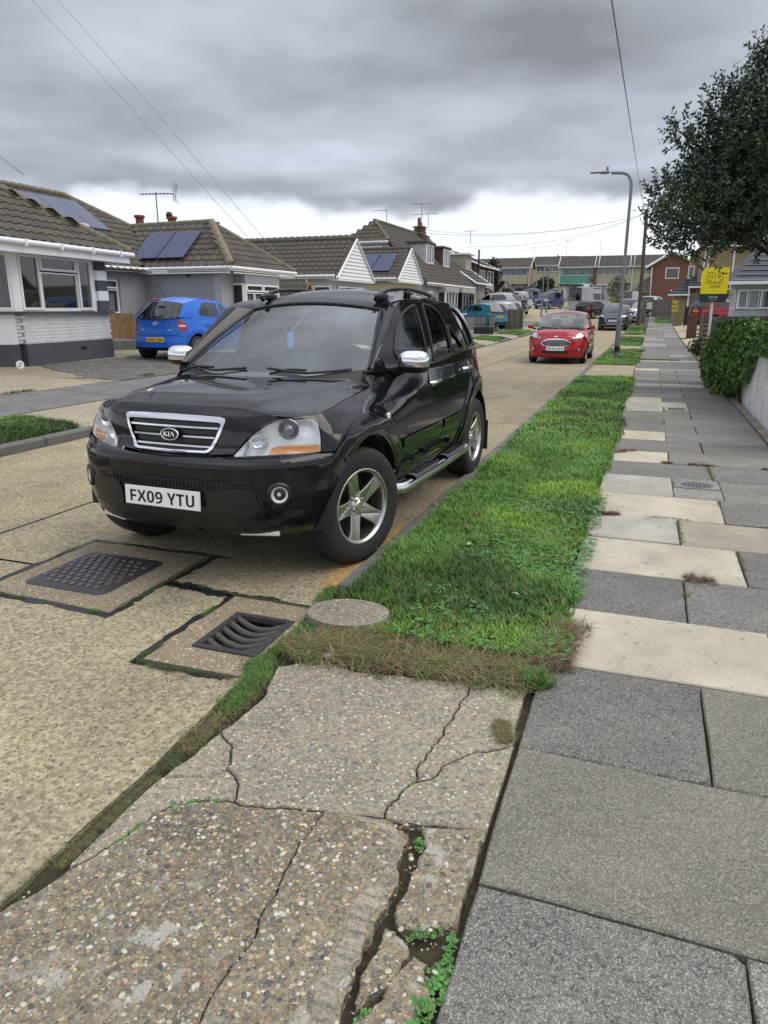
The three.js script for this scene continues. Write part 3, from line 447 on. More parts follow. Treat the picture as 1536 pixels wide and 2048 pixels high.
// a window in local coordinates: x right, y up, z out; units = [x0, x1, y0, y1, opener?]
function windowUnit(parent, pos, ry, w, h, units, o = {}) {
  const g = new THREE.Group(); g.name = 'window'; g.position.set(...pos); g.rotation.y = ry; parent.add(g); const f = o.bar || 0.055, F = o.mat || M.upvc, d = 0.06;
  mesh('frame', [box(w / 2, f / 2, 0, w, f, d), box(w / 2, h - f / 2, 0, w, f, d), box(f / 2, h / 2, 0, f, h - 2 * f, d), box(w - f / 2, h / 2, 0, f, h - 2 * f, d)], F, g);
  for (const [a, b, c, e, op] of units) {
    const x0 = a * w, x1 = b * w, y0 = c * h, y1 = e * h, k = op ? 0.05 : 0.028, z = op ? 0.025 : 0.005, cx = (x0 + x1) / 2, cy = (y0 + y1) / 2;
    mesh('sash', [box(cx, y0 + k / 2 + 0.005, z, x1 - x0 - 0.01, k, d), box(cx, y1 - k / 2 - 0.005, z, x1 - x0 - 0.01, k, d), box(x0 + k / 2 + 0.005, cy, z, k, y1 - y0 - 2 * k - 0.01, d), box(x1 - k / 2 - 0.005, cy, z, k, y1 - y0 - 2 * k - 0.01, d)], F, g);
    const p = new THREE.PlaneGeometry(x1 - x0 - 0.02, y1 - y0 - 0.02); p.translate(cx, cy, z - 0.01); mesh('pane', p, o.pane || M.pane, g);
    if (o.blind) { const n = Math.floor((y1 - y0 - 0.1) / o.blind), sl = box(0, 0, 0, x1 - x0 - 0.09, o.slatH || 0.05, 0.008, 0, o.tilt ?? -0.6); for (let i = 0; i < n; i++) { const s = mesh('blind_slat', sl, o.blindMat || M.white, g); s.position.set(cx, y0 + 0.07 + i * o.blind, -0.09); } }
    if (o.curtain && o.curtain.includes(units.findIndex((u) => u[0] === a && u[2] === c))) { const P = []; for (let i = 0; i <= 16; i++) P.push([x0 + 0.04 + (x1 - x0 - 0.08) * i / 16, -0.1 + 0.025 * Math.sin(i * 2.1)]); mesh('curtain', quadGeo(P.slice(1).map((q, i) => [[P[i][0], y0 + 0.04, P[i][1]], [q[0], y0 + 0.04, q[1]], [q[0], y1 - 0.04, q[1]], [P[i][0], y1 - 0.04, P[i][1]]])), o.curtainMat || flat(0.45, 0.44, 0.38, 0.9), g); }
  }
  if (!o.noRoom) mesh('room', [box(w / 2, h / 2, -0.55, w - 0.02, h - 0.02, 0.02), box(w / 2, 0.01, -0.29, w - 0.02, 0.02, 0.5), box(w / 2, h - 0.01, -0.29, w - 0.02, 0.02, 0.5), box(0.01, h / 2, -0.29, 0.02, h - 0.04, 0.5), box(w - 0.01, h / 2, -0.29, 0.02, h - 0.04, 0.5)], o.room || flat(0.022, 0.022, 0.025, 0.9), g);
  return g;
}
function wallHoles(w, h, t, holes) { // wall panel in x, y with its face at z = 0
  const s = new THREE.Shape([[0, 0], [w, 0], [w, h], [0, h]].map((p) => new THREE.Vector2(...p))); for (const [a, b, c, d] of holes || []) s.holes.push(new THREE.Path([[a, c], [b, c], [b, d], [a, d]].map((p) => new THREE.Vector2(...p))));
  const g = new THREE.ExtrudeGeometry(s, { depth: t, bevelEnabled: false }); g.translate(0, 0, -t); return uvm(g);
}
const FX = Math.PI / 2; // turn of a facade that looks towards +x: its local x runs away from the camera
{ // white bungalow with grey plinth and bay window
  const p0 = [-12.65, 0.36, -12.15], th = R(96), t = thing('white_bungalow', 'white bungalow with dark grey plinth, painted brick bay and quoins at the left edge', 'house', p0, th);
  const loc = (x, y, z) => [x, y, z], grey = wallMat(0.075, 0.08, 0.095, 0.001), white = flat(0.72, 0.74, 0.77, 0.7);
  mesh('plinth', [box(1.55, 0.245, -0.3, 3.1, 0.5, 0.6), box(-0.24, 0.245, -0.42, 0.66, 0.5, 0.3, Math.PI / 4 * -1), box(-2.9, 0.245, -0.85, 5.2, 0.5, 0.5)], grey, t);
  mesh('wall', [box(1.55, 0.8, -0.32, 3.08, 0.64, 0.56), box(-0.24, 0.8, -0.43, 0.62, 0.64, 0.28, -Math.PI / 4), box(-2.9, 1.45, -0.87, 5.2, 1.95, 0.5), box(1.55, 2.46, -0.4, 3.1, 0.16, 0.7), box(2.95, 1.75, -2.3, 0.3, 3.0, 3.9), box(2.8, 1.75, -0.35, 0.6, 1.3, 0.6)], white, t);
  const bg = cbox(0.215, 0.064, 0.03, 0.006), hb = cbox(0.102, 0.064, 0.03, 0.006), bm = [0.7, 0.75, 0.78].map((k) => textured(tGrain, 0.001, 0.6, { color: col(k, k * 1.01, k * 1.03) }));
  for (let j = 0; j < 8; j++) for (let i = 0; i < 14; i++) { const x = 0.11 + i * 0.224 + (j % 2 ? 0.112 : 0), m = mesh('brick', x > 3.05 ? hb : bg, bm[(i * 7 + j * 3) % 3], t); m.position.set(Math.min(x, 3.03), 0.54 + j * 0.0745, -0.048 + 0.003 * hash2(i, j, 4)); }
  for (let j = 0; j < 8; j++) for (let i = 0; i < 3; i++) { const m = mesh('brick', bg, bm[(i + j) % 3], t), k = 0.11 + i * 0.224 - (j % 2 ? 0.1 : 0); m.position.set(-0.03 - k * 0.7, 0.54 + j * 0.0745, -0.06 - k * 0.7); m.rotation.y = -Math.PI / 4; }
  mesh('window_sill', [box(1.56, 1.15, 0.0, 3.2, 0.05, 0.18), box(-0.27, 1.15, -0.27, 0.8, 0.05, 0.2, -Math.PI / 4)], grey, t);
  const bl = flat(0.035, 0.034, 0.033, 0.7);
  windowUnit(t, [0.06, 1.18, -0.1], 0, 2.55, 1.2, [[0.02, 0.27, 0.02, 0.98, 1], [0.28, 0.77, 0.72, 0.98, 1], [0.28, 0.77, 0.03, 0.7], [0.78, 0.98, 0.02, 0.98, 1]], { blind: 0.032, slatH: 0.024, tilt: -1.0, blindMat: bl, curtain: [3], bar: 0.07, curtainMat: flat(0.3, 0.29, 0.24, 0.9) });
  windowUnit(t, [-0.62, 1.18, -0.66], -Math.PI / 4, 0.78, 1.2, [[0.06, 0.94, 0.03, 0.97]], { curtain: [0], curtainMat: flat(0.25, 0.27, 0.28, 0.9), bar: 0.08 });
  mesh('corner_post', box(0.0, 1.78, -0.12, 0.16, 1.2, 0.14, -0.4), M.upvc, t);
  [0, 1, 2, 3, 4].forEach((k) => mesh('quoin_block', cbox(0.4, 0.235, 0.08, 0.006), k % 2 ? white : grey, t).position.set(2.86 + (k % 2 ? 0.02 : 0), 1.3 + k * 0.24, -0.02));
  for (const [x, y] of [[1.9, 0.33], [-1.6, 0.33]]) { mesh('air_brick', [box(x, y, 0.004 - (x < 0 ? 0.55 : 0), 0.2, 0.06, 0.02)], M.black, t); }
  const wr = (x, y, z) => [p0[0] + Math.cos(th) * x + Math.sin(th) * z, p0[1] + y, p0[2] - Math.sin(th) * x + Math.cos(th) * z];
  // local-space roof: eave along x at z = 0.35, pitch 33 degrees
  const roof = new THREE.Group(); roof.name = 'roof'; t.add(roof); const c = Math.cos(R(33)), s = Math.sin(R(33));
  tiles(roof, [0, 0, 0], [3.6, 2.58, 0.38], [-1, 0, 0], [0, s, -c], [[0, 0], [9, 0], [9, 3.65], [3.08, 3.65]], 190, 71);
  tiles(roof, [0, 0, 0], [3.6, 2.58, 0.38], [0, 0, -1], [-c, s, 0], [[0, 0], [4.5, 0], [4.5, 3], [2.6, 3]], 0, 72);
  ridge(roof, [0, 0, 0], [3.62, 2.63, 0.4], [0.4, 2.63 + 3.22 * Math.tan(R(33)), -2.82]);
  mesh('gutter', rod([-6, 2.545, 0.42], [3.7, 2.545, 0.42], 0.06, 0.06, 12), M.white, t); mesh('gutter', rod([3.66, 2.545, 0.44], [3.66, 2.545, -3.6], 0.06, 0.06, 12), M.white, t); for (let i = 0; i < 5; i++) mesh('gutter_bracket', box(-1.3 + i * 1.1, 2.54, 0.43, 0.05, 0.14, 0.14), M.white, t);
  mesh('fascia', [box(-1.2, 2.44, 0.36, 9.6, 0.2, 0.03), box(3.6, 2.44, -1.6, 0.03, 0.2, 3.9)], M.white, t); mesh('soffit', [box(-1.2, 2.35, 0.12, 9.6, 0.02, 0.5)], M.white, t);
  // back roof (same building, higher, further back) in world coordinates turned into local ones
  const back = new THREE.Group(); back.name = 'roof'; back.rotation.y = -th; t.add(back); const e2 = V(-3.5, 2.48, 0).normalize();
  const uv = (p) => { const d = V(p[0] + 15.4, p[1] - 2.72, p[2] + 12); return [-d.z, d.dot(e2)]; };
  tiles(back, p0, [-15.4, 2.72, -12], [0, 0, -1], e2.toArray(), [[1, 0], uv([-15.4, 2.72, -19.75]), uv([-15.6, 2.86, -20.1]), uv([-17.7, 4.33, -22.3]), uv([-18.9, 5.2, -20.5]), [-3, uv([-18.9, 5.2, 0])[1]]], 60, 73);
  ridge(back, p0, [-18.9, 5.25, -8], [-18.9, 5.25, -20.5]); ridge(back, p0, [-18.9, 5.25, -20.5], [-17.7, 4.38, -22.3]);
  mesh('roof_slope', quadGeo(W2(p0, [[[-18.9, 5.2, -8], [-18.9, 5.2, -20.5], [-22.4, 2.72, -24], [-22.4, 2.72, -8]], [[-18.9, 5.2, -20.5], [-17.7, 4.35, -22.3], [-20, 2.72, -24], [-22.4, 2.72, -24]]])), tileMats[0], back);
  const nB = e2.clone().cross(V(0, 0, -1)).normalize(); if (nB.y < 0) nB.negate(); const pt = (v, z, off) => V(-15.4, 2.72, z).addScaledVector(e2, v).addScaledVector(nB, off).sub(V(...p0));
  const sol = std({ color: col(0.045, 0.05, 0.11), roughness: 0.3 });
  for (let k = 0; k < 4; k++) { const z0 = -20.62 + k * 0.86, z1 = z0 + 0.84, y0 = 2.25, y1 = 3.9, A = pt(y0, z0, 0.1), B = pt(y0, z1, 0.1), C = pt(y1, z1, 0.1), D = pt(y1, z0, 0.1), dn = nB.clone().multiplyScalar(-0.04), q = (v) => v.toArray(), l = (v) => v.clone().add(dn).toArray(); mesh('solar_panel', quadGeo([[q(A), q(B), q(C), q(D)], [q(A), l(A), l(B), q(B)], [q(B), l(B), l(C), q(C)], [q(D), l(D), l(A), q(A)], [q(C), l(C), l(D), q(D)]]), sol, back); }
}
const solarMat = std({ color: col(0.03, 0.036, 0.1), roughness: 0.3 });
function panelSlab(name, quad, th, mat, parent, p0) { const [a, b, c, d] = quad.map((p) => V(...p).sub(V(...p0))), n = b.clone().sub(a).cross(d.clone().sub(a)).normalize(); if (n.y < 0) n.negate(); const l = (v) => v.clone().addScaledVector(n, -th).toArray(), q = (v) => v.toArray(); return mesh(name, quadGeo([[q(a), q(b), q(c), q(d)], [q(a), l(a), l(b), q(b)], [q(b), l(b), l(c), q(c)], [q(c), l(c), l(d), q(d)], [q(d), l(d), l(a), q(a)], [l(a), l(b), l(c), l(d)]]), mat, parent); }
{ // grey rendered bungalow with hipped wing
  const p0 = [-12.85, 0.34, -20.25], t = thing('grey_bungalow', 'grey rendered bungalow with hipped roof, two solar panels and shuttered bay behind the blue car', 'house', p0), w = wallMat(0.31, 0.32, 0.35), lg = wallMat(0.42, 0.42, 0.44), rel = (x, y, z) => [x - p0[0], y - p0[1], z - p0[2]];
  const bx = (x0, x1, y0, y1, z0, z1) => box((x0 + x1) / 2 - p0[0], (y0 + y1) / 2 - p0[1], (z0 + z1) / 2 - p0[2], x1 - x0, y1 - y0, Math.abs(z1 - z0));
  mesh('wall', [bx(-15.9, -13.103, 0.2, 2.72, -20.5, -20.255), bx(-17, -16.4, 0.2, 2.72, -24, -15.3)], w, t);
  { const g = wallHoles(5.2, 2.5, 0.25, [[2.55, 3.85, 1.22, 2.26]]), m = mesh('wall', g, wallMat(0.33, 0.34, 0.37), t); m.position.set(...rel(-15.75, 0.22, -15.2)); m.rotation.y = FX; }
  windowUnit(t, rel(-15.85, 1.44, -17.75), FX, 1.3, 1.04, [[0.02, 0.49, 0.72, 0.98, 1], [0.51, 0.98, 0.72, 0.98, 1], [0.02, 0.98, 0.02, 0.7]], { blind: 0.075, slatH: 0.06, tilt: -0.35, bar: 0.06 }); mesh('window_sill', bx(-15.85, -15.6, 1.36, 1.42, -19.1, -17.7), M.white, t);
  const m2 = mesh('wall', wallHoles(3.9, 2.5, 0.25, [[0.75, 3.1, 1.05, 2.25]]), lg, t); m2.position.set(...rel(-12.85, 0.22, -20.25)); m2.rotation.y = FX;
  const bay = new THREE.Group(); bay.name = 'bay_window'; t.add(bay); mesh('wall', [bx(-12.9, -12.42, 0.2, 1.4, -23.3, -21.0), bx(-12.9, -12.42, 2.35, 2.72, -23.3, -21.0)], w, bay); mesh('window_sill', bx(-12.9, -12.36, 1.38, 1.44, -23.4, -20.9), M.white, bay);
  windowUnit(bay, rel(-12.46, 1.44, -21.02), FX, 2.26, 0.94, [[0.02, 0.5, 0.72, 0.98, 1], [0.51, 0.98, 0.72, 0.98, 1], [0.02, 0.25, 0.02, 0.7], [0.25, 0.5, 0.02, 0.7], [0.5, 0.75, 0.02, 0.7], [0.75, 0.98, 0.02, 0.7]], { blind: 0.075, slatH: 0.062, tilt: -0.35, bar: 0.06 });
  windowUnit(bay, rel(-12.95, 1.44, -20.98), 0, 0.48, 0.94, [[0.04, 0.96, 0.02, 0.98]], { blind: 0.075, slatH: 0.06, tilt: -0.35, noRoom: true });
  const rf = new THREE.Group(); rf.name = 'roof'; t.add(rf); const s1 = V(0, 1.5, -2.1).normalize(), L = Math.hypot(1.5, 2.1), s2 = V(-1.95, 1.5, 0).normalize(), L2 = Math.hypot(1.95, 1.5);
  tiles(rf, p0, [-12.4, 2.85, -20.15], [-1, 0, 0], s1.toArray(), [[0, 0], [3.6, 0], [3.55, 0.05], [5.3, L], [1.98, L]], 120, 81); tiles(rf, p0, [-12.4, 2.85, -20.15], [0, 0, -1], s2.toArray(), [[0, 0], [4.3, 0], [2.15, L2]], 60, 82);
  mesh('roof_slope', quadGeo(W2(p0, [[[-12.4, 2.8, -24.45], [-14.35, 4.3, -22.3], [-17.7, 4.3, -22.3], [-17.7, 2.8, -24.45]]])), tileMats[1], rf);
  ridge(rf, p0, [-12.38, 2.9, -20.13], [-14.37, 4.42, -22.28], textured(tTile, 0.004, 0.9, { color: col(0.25, 0.21, 0.14) }), 0.14); ridge(rf, p0, [-14.37, 4.4, -22.28], [-17.7, 4.37, -22.3]); ridge(rf, p0, [-14.37, 4.4, -22.28], [-12.38, 2.9, -24.45], ridgeMat, 0.1);
  mesh('valley', rod(rel(-15.62, 2.9, -20.12), rel(-17.7, 4.37, -22.25), 0.06), M.black, rf);
  for (const q of [[[-16.22, 0.13], [-15.28, 0.13], [-15.34, 0.73], [-16.36, 0.73]], [[-15.24, 0.13], [-14.25, 0.13], [-14.32, 0.73], [-15.3, 0.73]]]) panelSlab('solar_panel', q.map(([x, f]) => [x, 2.85 + 1.5 * f + 0.13, -20.15 - 2.1 * f + 0.09]), 0.04, solarMat, rf, p0);
  gutter(t, p0, [-15.75, 2.82, -20.1], [-12.35, 2.82, -20.1], 0.12); gutter(t, p0, [-12.35, 2.82, -20.06], [-12.35, 2.82, -24.5], 0.12); gutter(t, p0, [-15.45, 2.76, -15.5], [-15.45, 2.8, -20.1], 0.12);
  mesh('soffit', [bx(-16, -12.38, 2.66, 2.7, -20.26, -20.08), bx(-12.86, -12.38, 2.66, 2.7, -24.4, -20.1)], M.white, t); const cam = new THREE.SphereGeometry(0.05, 10, 8); cam.translate(...rel(-14.0, 2.62, -20.18)); mesh('camera_dome', cam, M.black, t);
  // porch gable on the far side
  const po = new THREE.Group(); po.name = 'porch'; t.add(po); mesh('porch_roof', quadGeo(W2(p0, [[[-12.2, 1.75, -24.6], [-12.2, 2.5, -25.2], [-13.4, 2.5, -25.2], [-13.4, 1.75, -24.6]], [[-12.2, 1.75, -25.8], [-12.2, 2.5, -25.2], [-13.4, 2.5, -25.2], [-13.4, 1.75, -25.8]]])), tileMats[3], po); for (const k of [-1, 1]) mesh('barge_board', rod(rel(-12.18, 1.72, -25.2 + k * 0.64), rel(-12.18, 2.53, -25.2), 0.045, 0.045, 4), woodMat(0.3, 0.2, 0.08), po); mesh('porch_gable', quadGeo(W2(p0, [[[-12.24, 1.75, -24.6], [-12.24, 2.46, -25.2], [-12.24, 1.75, -25.8]]])), M.dark, po);
}
function gableBungalow(o) { // wing with a boarded gable towards the road and a roof slope towards the camera
  const p0 = [-12.5, land(-12.5, o.z0), o.z0], t = thing(o.name, o.label, 'house', p0), rel = (x, y, z) => [x - p0[0], y - p0[1], z - p0[2]], zm = (o.z0 + o.z1) / 2, rise = o.ap - o.ev, run = o.z0 - zm;
  const bx = (x0, x1, y0, y1, z0, z1) => box((x0 + x1) / 2 - p0[0], (y0 + y1) / 2 - p0[1], (z0 + z1) / 2 - p0[2], x1 - x0, y1 - y0, Math.abs(z1 - z0));
  mesh('wall', [bx(-18, -12.753, 0.2, o.ev - 0.1, o.z0 - 0.4, o.z0 - 0.155), bx(-12.75, -12.5, 0.2, 1.35, o.z1 + 0.2, o.z0 - 0.15), bx(-12.75, -12.5, 2.5, o.ev, o.z1 + 0.2, o.z0 - 0.15), bx(-12.75, -12.5, 1.353, 2.497, o.z1 + 0.2, o.z1 + 0.7), bx(-12.75, -12.5, 1.353, 2.497, o.z0 - 0.6, o.z0 - 0.15)], o.wall, t);
  windowUnit(t, rel(-12.45, 1.4, o.z0 - 0.65), FX, o.z0 - o.z1 - 1.4, 1.1, [[0.02, 0.2, 0.55, 0.98, 1], [0.02, 0.2, 0.02, 0.53, 1], [0.22, 0.7, 0.02, 0.98], [0.72, 0.98, 0.55, 0.98, 1], [0.72, 0.98, 0.02, 0.53, 1]], { curtain: [2], curtainMat: flat(0.3, 0.32, 0.33, 0.9) });
  windowUnit(t, rel(-13.35, 1.4, o.z0 - 0.12), 0, 0.8, 1.1, [[0.04, 0.96, 0.45, 0.98], [0.04, 0.96, 0.02, 0.43]], { curtain: [1], noRoom: true });
  const rf = new THREE.Group(); rf.name = 'roof'; t.add(rf); const s = V(0, rise, -run).normalize(), L = Math.hypot(rise, run);
  tiles(rf, p0, [-12.2, o.ev, o.z0], [-1, 0, 0], s.toArray(), [[0, 0], [6, 0], [6, L], [0, L]], o.n, o.seed, [tileMats[0], tileMats[2], tileMats[2]]); mesh('roof_slope', quadGeo(W2(p0, [[[-12.2, o.ev, o.z1], [-12.2, o.ap, zm], [-18.2, o.ap, zm], [-18.2, o.ev, o.z1]]])), tileMats[2], rf); ridge(rf, p0, [-12.2, o.ap + 0.04, zm], [-18.2, o.ap + 0.04, zm], tileMats[3]);
  // white boards across the gable
  const n = 11; for (let i = 0; i < n; i++) { const y0 = o.ev - 0.12 + i * (rise + 0.1) / n, y1 = y0 + (rise + 0.1) / n - 0.004, hw = (y) => Math.max(0.02, run * (1 - (y - o.ev) / rise)), a = [-12.2, y0, zm + hw(y0)], b = [-12.2, y0, zm - hw(y0)], c = [-12.24, y1, zm - hw(y1)], d = [-12.24, y1, zm + hw(y1)]; mesh('gable_board', quadGeo(W2(p0, [[a, b, c, d], [a, [-12.26, y0, a[2]], [-12.26, y0, b[2]], b]])), M.white, t); }
  for (const k of [o.z0, o.z1]) mesh('barge_board', rod(rel(-12.18, o.ev - 0.08, k), rel(-12.18, o.ap + 0.02, zm), 0.05, 0.05, 4), M.white, rf);
  gutter(t, p0, [-12.3, o.ev - 0.02, o.z0 + 0.06], [-18, o.ev - 0.02, o.z0 + 0.06], 0.14); mesh('soffit', bx(-12.7, -12.16, o.ev - 0.2, o.ev - 0.14, o.z1 + 0.05, o.z0 - 0.02), M.white, t); if (o.pipe) mesh('downpipe', tube([[0.2 - 1.3, o.ev - 0.1 - p0[1], 0.02], [-1.1, o.ev - 0.35 - p0[1], -0.06], [-1.1, 0.2, -0.08]].map((p) => p), 0.04, 14, 8), M.white, t);
  if (o.solar) for (const q of o.solar) panelSlab('solar_panel', q.map(([x, f]) => V(x, o.ev, o.z0).addScaledVector(s, f * L).add(V(0, 0.11, 0.08)).toArray()), 0.04, solarMat, rf, p0);
  return t;
}
gableBungalow({ name: 'gabled_bungalow', label: 'white bungalow with white boarded gable, plain brown tiled slope and no solar panels', z0: -27.9, z1: -32.1, ev: 2.9, ap: 4.42, wall: wallMat(0.5, 0.5, 0.5), n: 40, seed: 91, pipe: true });
gableBungalow({ name: 'gabled_bungalow', label: 'cream bungalow with white gable and two dark solar panels on its tiled slope', z0: -35.5, z1: -39.7, ev: 3.07, ap: 4.58, wall: wallMat(0.55, 0.48, 0.28), n: 0, seed: 92, solar: [[[-13.85, 0.18], [-12.78, 0.18], [-12.75, 0.78], [-13.62, 0.78]], [[-15.0, 0.18], [-13.9, 0.18], [-13.67, 0.78], [-14.7, 0.78]]].map((q) => q) });
{ // chalet bungalow with dormers
  const p0 = [-12.6, land(-12.6, -41), -41], t = thing('chalet_bungalow', 'chalet bungalow with steep brown roof, two dormer windows and a brick chimney', 'house', p0), rel = (x, y, z) => [x - p0[0], y - p0[1], z - p0[2]], w = wallMat(0.42, 0.4, 0.36);
  const bx = (x0, x1, y0, y1, z0, z1) => box((x0 + x1) / 2 - p0[0], (y0 + y1) / 2 - p0[1], (z0 + z1) / 2 - p0[2], x1 - x0, y1 - y0, Math.abs(z1 - z0));
  mesh('wall', [bx(-12.9, -12.604, 0.2, 3.0, -52.99, -40.91), quadGeo(W2(p0, [[[-12.6, 0.2, -40.9], [-12.6, 3.05, -40.9], [-14.75, 5.2, -40.9], [-17.3, 5.2, -40.9], [-19.4, 3.05, -40.9], [-19.4, 0.2, -40.9]]])), bx(-19.4, -12.6, 0.2, 3.0, -53.1, -53)], w, t);
  mesh('gable_cladding', quadGeo(W2(p0, [[[-12.95, 3.3, -40.86], [-14.72, 5.22, -40.86], [-17.3, 5.22, -40.86], [-19, 3.3, -40.86]]])), wallMat(0.45, 0.46, 0.48), t);
  windowUnit(t, rel(-16.6, 4.0, -40.83), 0, 1.6, 1.05, [[0.02, 0.3, 0.5, 0.98, 1], [0.32, 0.68, 0.02, 0.98], [0.7, 0.98, 0.5, 0.98, 1]], {});
  const rf = new THREE.Group(); rf.name = 'roof'; t.add(rf); const s = V(-3.6, 3.5, 0).normalize(), L = Math.hypot(3.6, 3.5), uv = (x, z) => [-40.8 - z, (-12.3 - x) / 3.6 * L], ev = -0.0;
  tiles(rf, p0, [-12.3, 3.03, -40.8], [0, 0, -1], s.toArray(), [[0, 0], [12, 0], [12, L * 0.98], uv(-15.9, -42), uv(-14.65, -40.8)], 0, 101, [tileMats[0], tileMats[2]]);
  tiles(rf, p0, [-14.6, 5.3, -40.72], [-1, 0, 0], V(0, 1.3, -1.25).normalize().toArray(), [[0, 0], [2.65, 0], [1.3, 1.8]], 0, 102, [tileMats[0], tileMats[3]]);
  mesh('roof_slope', quadGeo(W2(p0, [[[-15.9, 6.55, -42], [-15.9, 6.55, -53], [-19.6, 3.0, -53], [-19.6, 3.0, -40.8], [-17.25, 5.3, -40.8]]])), tileMats[2], rf); ridge(rf, p0, [-15.9, 6.6, -42], [-15.9, 6.6, -53]); ridge(rf, p0, [-14.6, 5.35, -40.75], [-15.9, 6.6, -42]); gutter(rf, p0, [-14.6, 5.28, -40.68], [-17.3, 5.28, -40.68], 0.1);
  for (const [z0, z1, wm, lm] of [[-44.5, -46.3, wallMat(0.5, 0.51, 0.53), 1], [-48.4, -50.2, textured(tTile, 0.003, 0.9, { color: col(0.14, 0.06, 0.045) }), 0]]) { const d = new THREE.Group(); d.name = 'dormer'; t.add(d); mesh('cheek', [bx(-15.4, -13.5, 4.05, 5.45, z0 - 0.1, z0), bx(-15.4, -13.5, 4.05, 5.45, z1, z1 + 0.1), bx(-13.6, -13.5, 4.05, 4.3, z1, z0)], wm, d); mesh('dormer_roof', bx(-15.5, -13.4, 5.45, 5.58, z1 - 0.1, z0 + 0.1), flat(0.06, 0.06, 0.065, 0.8), d); windowUnit(d, rel(-13.52, 4.3, z0 - 0.1), FX, z0 - z1 - 0.2, 1.12, [[0.02, 0.34, 0.03, 0.97, 1], [0.34, 0.67, 0.03, 0.97], [0.67, 0.98, 0.03, 0.97, 1]], { curtain: [0, 1, 2], curtainMat: flat(0.6, 0.62, 0.63, 0.9), bar: 0.07 }); }
  const ch = new THREE.Group(); ch.name = 'chimney'; t.add(ch); const bk = textured(tGrain, 0.006, 0.9, { color: col(0.15, 0.075, 0.05) }), bg = cbox(0.21, 0.068, 0.1, 0.004); for (let j = 0; j < 12; j++) for (let i = 0; i < 3; i++) for (const z of [0.33, -0.33]) { const m = mesh('brick', bg, bk, ch); m.position.set(...rel(-15.75 + (i - 1) * 0.22 + (j % 2 ? 0.05 : -0.05), 6.0 + j * 0.078, -50.4 + z)); } mesh('stack', [bx(-16.05, -15.45, 5.8, 6.95, -50.75, -50.1), bx(-16.12, -15.38, 6.95, 7.05, -50.8, -50.0)], bk, ch); for (const z of [-50.6, -50.25]) mesh('chimney_pot', rod(rel(-15.75, 7.0, z), rel(-15.75, z < -50.5 ? 7.35 : 7.6, z), 0.13, 0.11, 12), flat(0.22, 0.06, 0.04, 0.8), ch);
  gutter(t, p0, [-12.25, 3.0, -40.8], [-12.25, 3.0, -52.8], 0.16);
  const dkw = flat(0.02, 0.02, 0.022, 0.3); windowUnit(t, rel(-12.56, 1.55, -42), FX, 0.8, 1.05, [[0.03, 0.5, 0.03, 0.97, 1], [0.5, 0.97, 0.03, 0.97, 1]], {}); for (const [z, len, mt, lab] of [[-44.2, 3.0, M.upvc], [-48.2, 3.6, dkw]]) { const b = new THREE.Group(); b.name = 'bay_window'; t.add(b); mesh('wall', [bx(-12.6, -12.1, 0.3, 1.3, z - len, z), bx(-12.62, -12.02, 2.62, 2.9, z - len - 0.1, z + 0.1)], w, b); windowUnit(b, rel(-12.12, 1.3, z - 0.02), FX, len - 0.04, 1.32, [[0.01, 0.25, 0.02, 0.98, 1], [0.26, 0.5, 0.02, 0.98], [0.5, 0.74, 0.02, 0.98], [0.75, 0.99, 0.02, 0.98, 1]], { mat: mt, curtain: mt === M.upvc ? [1, 2] : [] }); windowUnit(b, rel(-12.6, 1.3, z + 0.0), 0, 0.5, 1.32, [[0.05, 0.95, 0.02, 0.98]], { mat: mt, blind: mt === M.upvc ? 0.09 : 0, noRoom: true }); }
}
// two-storey houses further off
const roofFar = textured(tTile, 0.01, 0.9, { color: col(0.115, 0.098, 0.085) }), tBrick = pair(512, 1.35, (u, v, i, j) => { const ry = v * 18, k = Math.floor(ry), rx = u * 6 + (k % 2) * 0.5, c = Math.floor(rx), fy = ry - k, fx = rx - c, mo = fy < 0.13 || fx < 0.05, h = hash2(c % 6, k, 3), q = mo ? 1.25 : 0.8 + 0.4 * h; return [q, q, q, mo ? 0.2 : 0.7]; });
const brickMat = (r, g, b) => textured(tBrick, 0.006, 0.9, { color: col(r, g, b) });
function farWindow(t, x, y, z, w, h, n, o = {}) { const u = []; for (let i = 0; i < n; i++) u.push([i / n + 0.01, (i + 1) / n - 0.01, 0.03, o.top && i % 2 === 0 ? 0.66 : 0.97]); if (o.top) for (let i = 0; i < n; i += 2) u.push([i / n + 0.01, (i + 1) / n - 0.01, 0.68, 0.97, 1]); return windowUnit(t, [x, y, z], o.ry || 0, w, h, u, { noRoom: false, curtain: o.curtain || [0, n - 1], curtainMat: flat(0.4, 0.42, 0.44, 0.9), bar: 0.08, ...o.w }); }
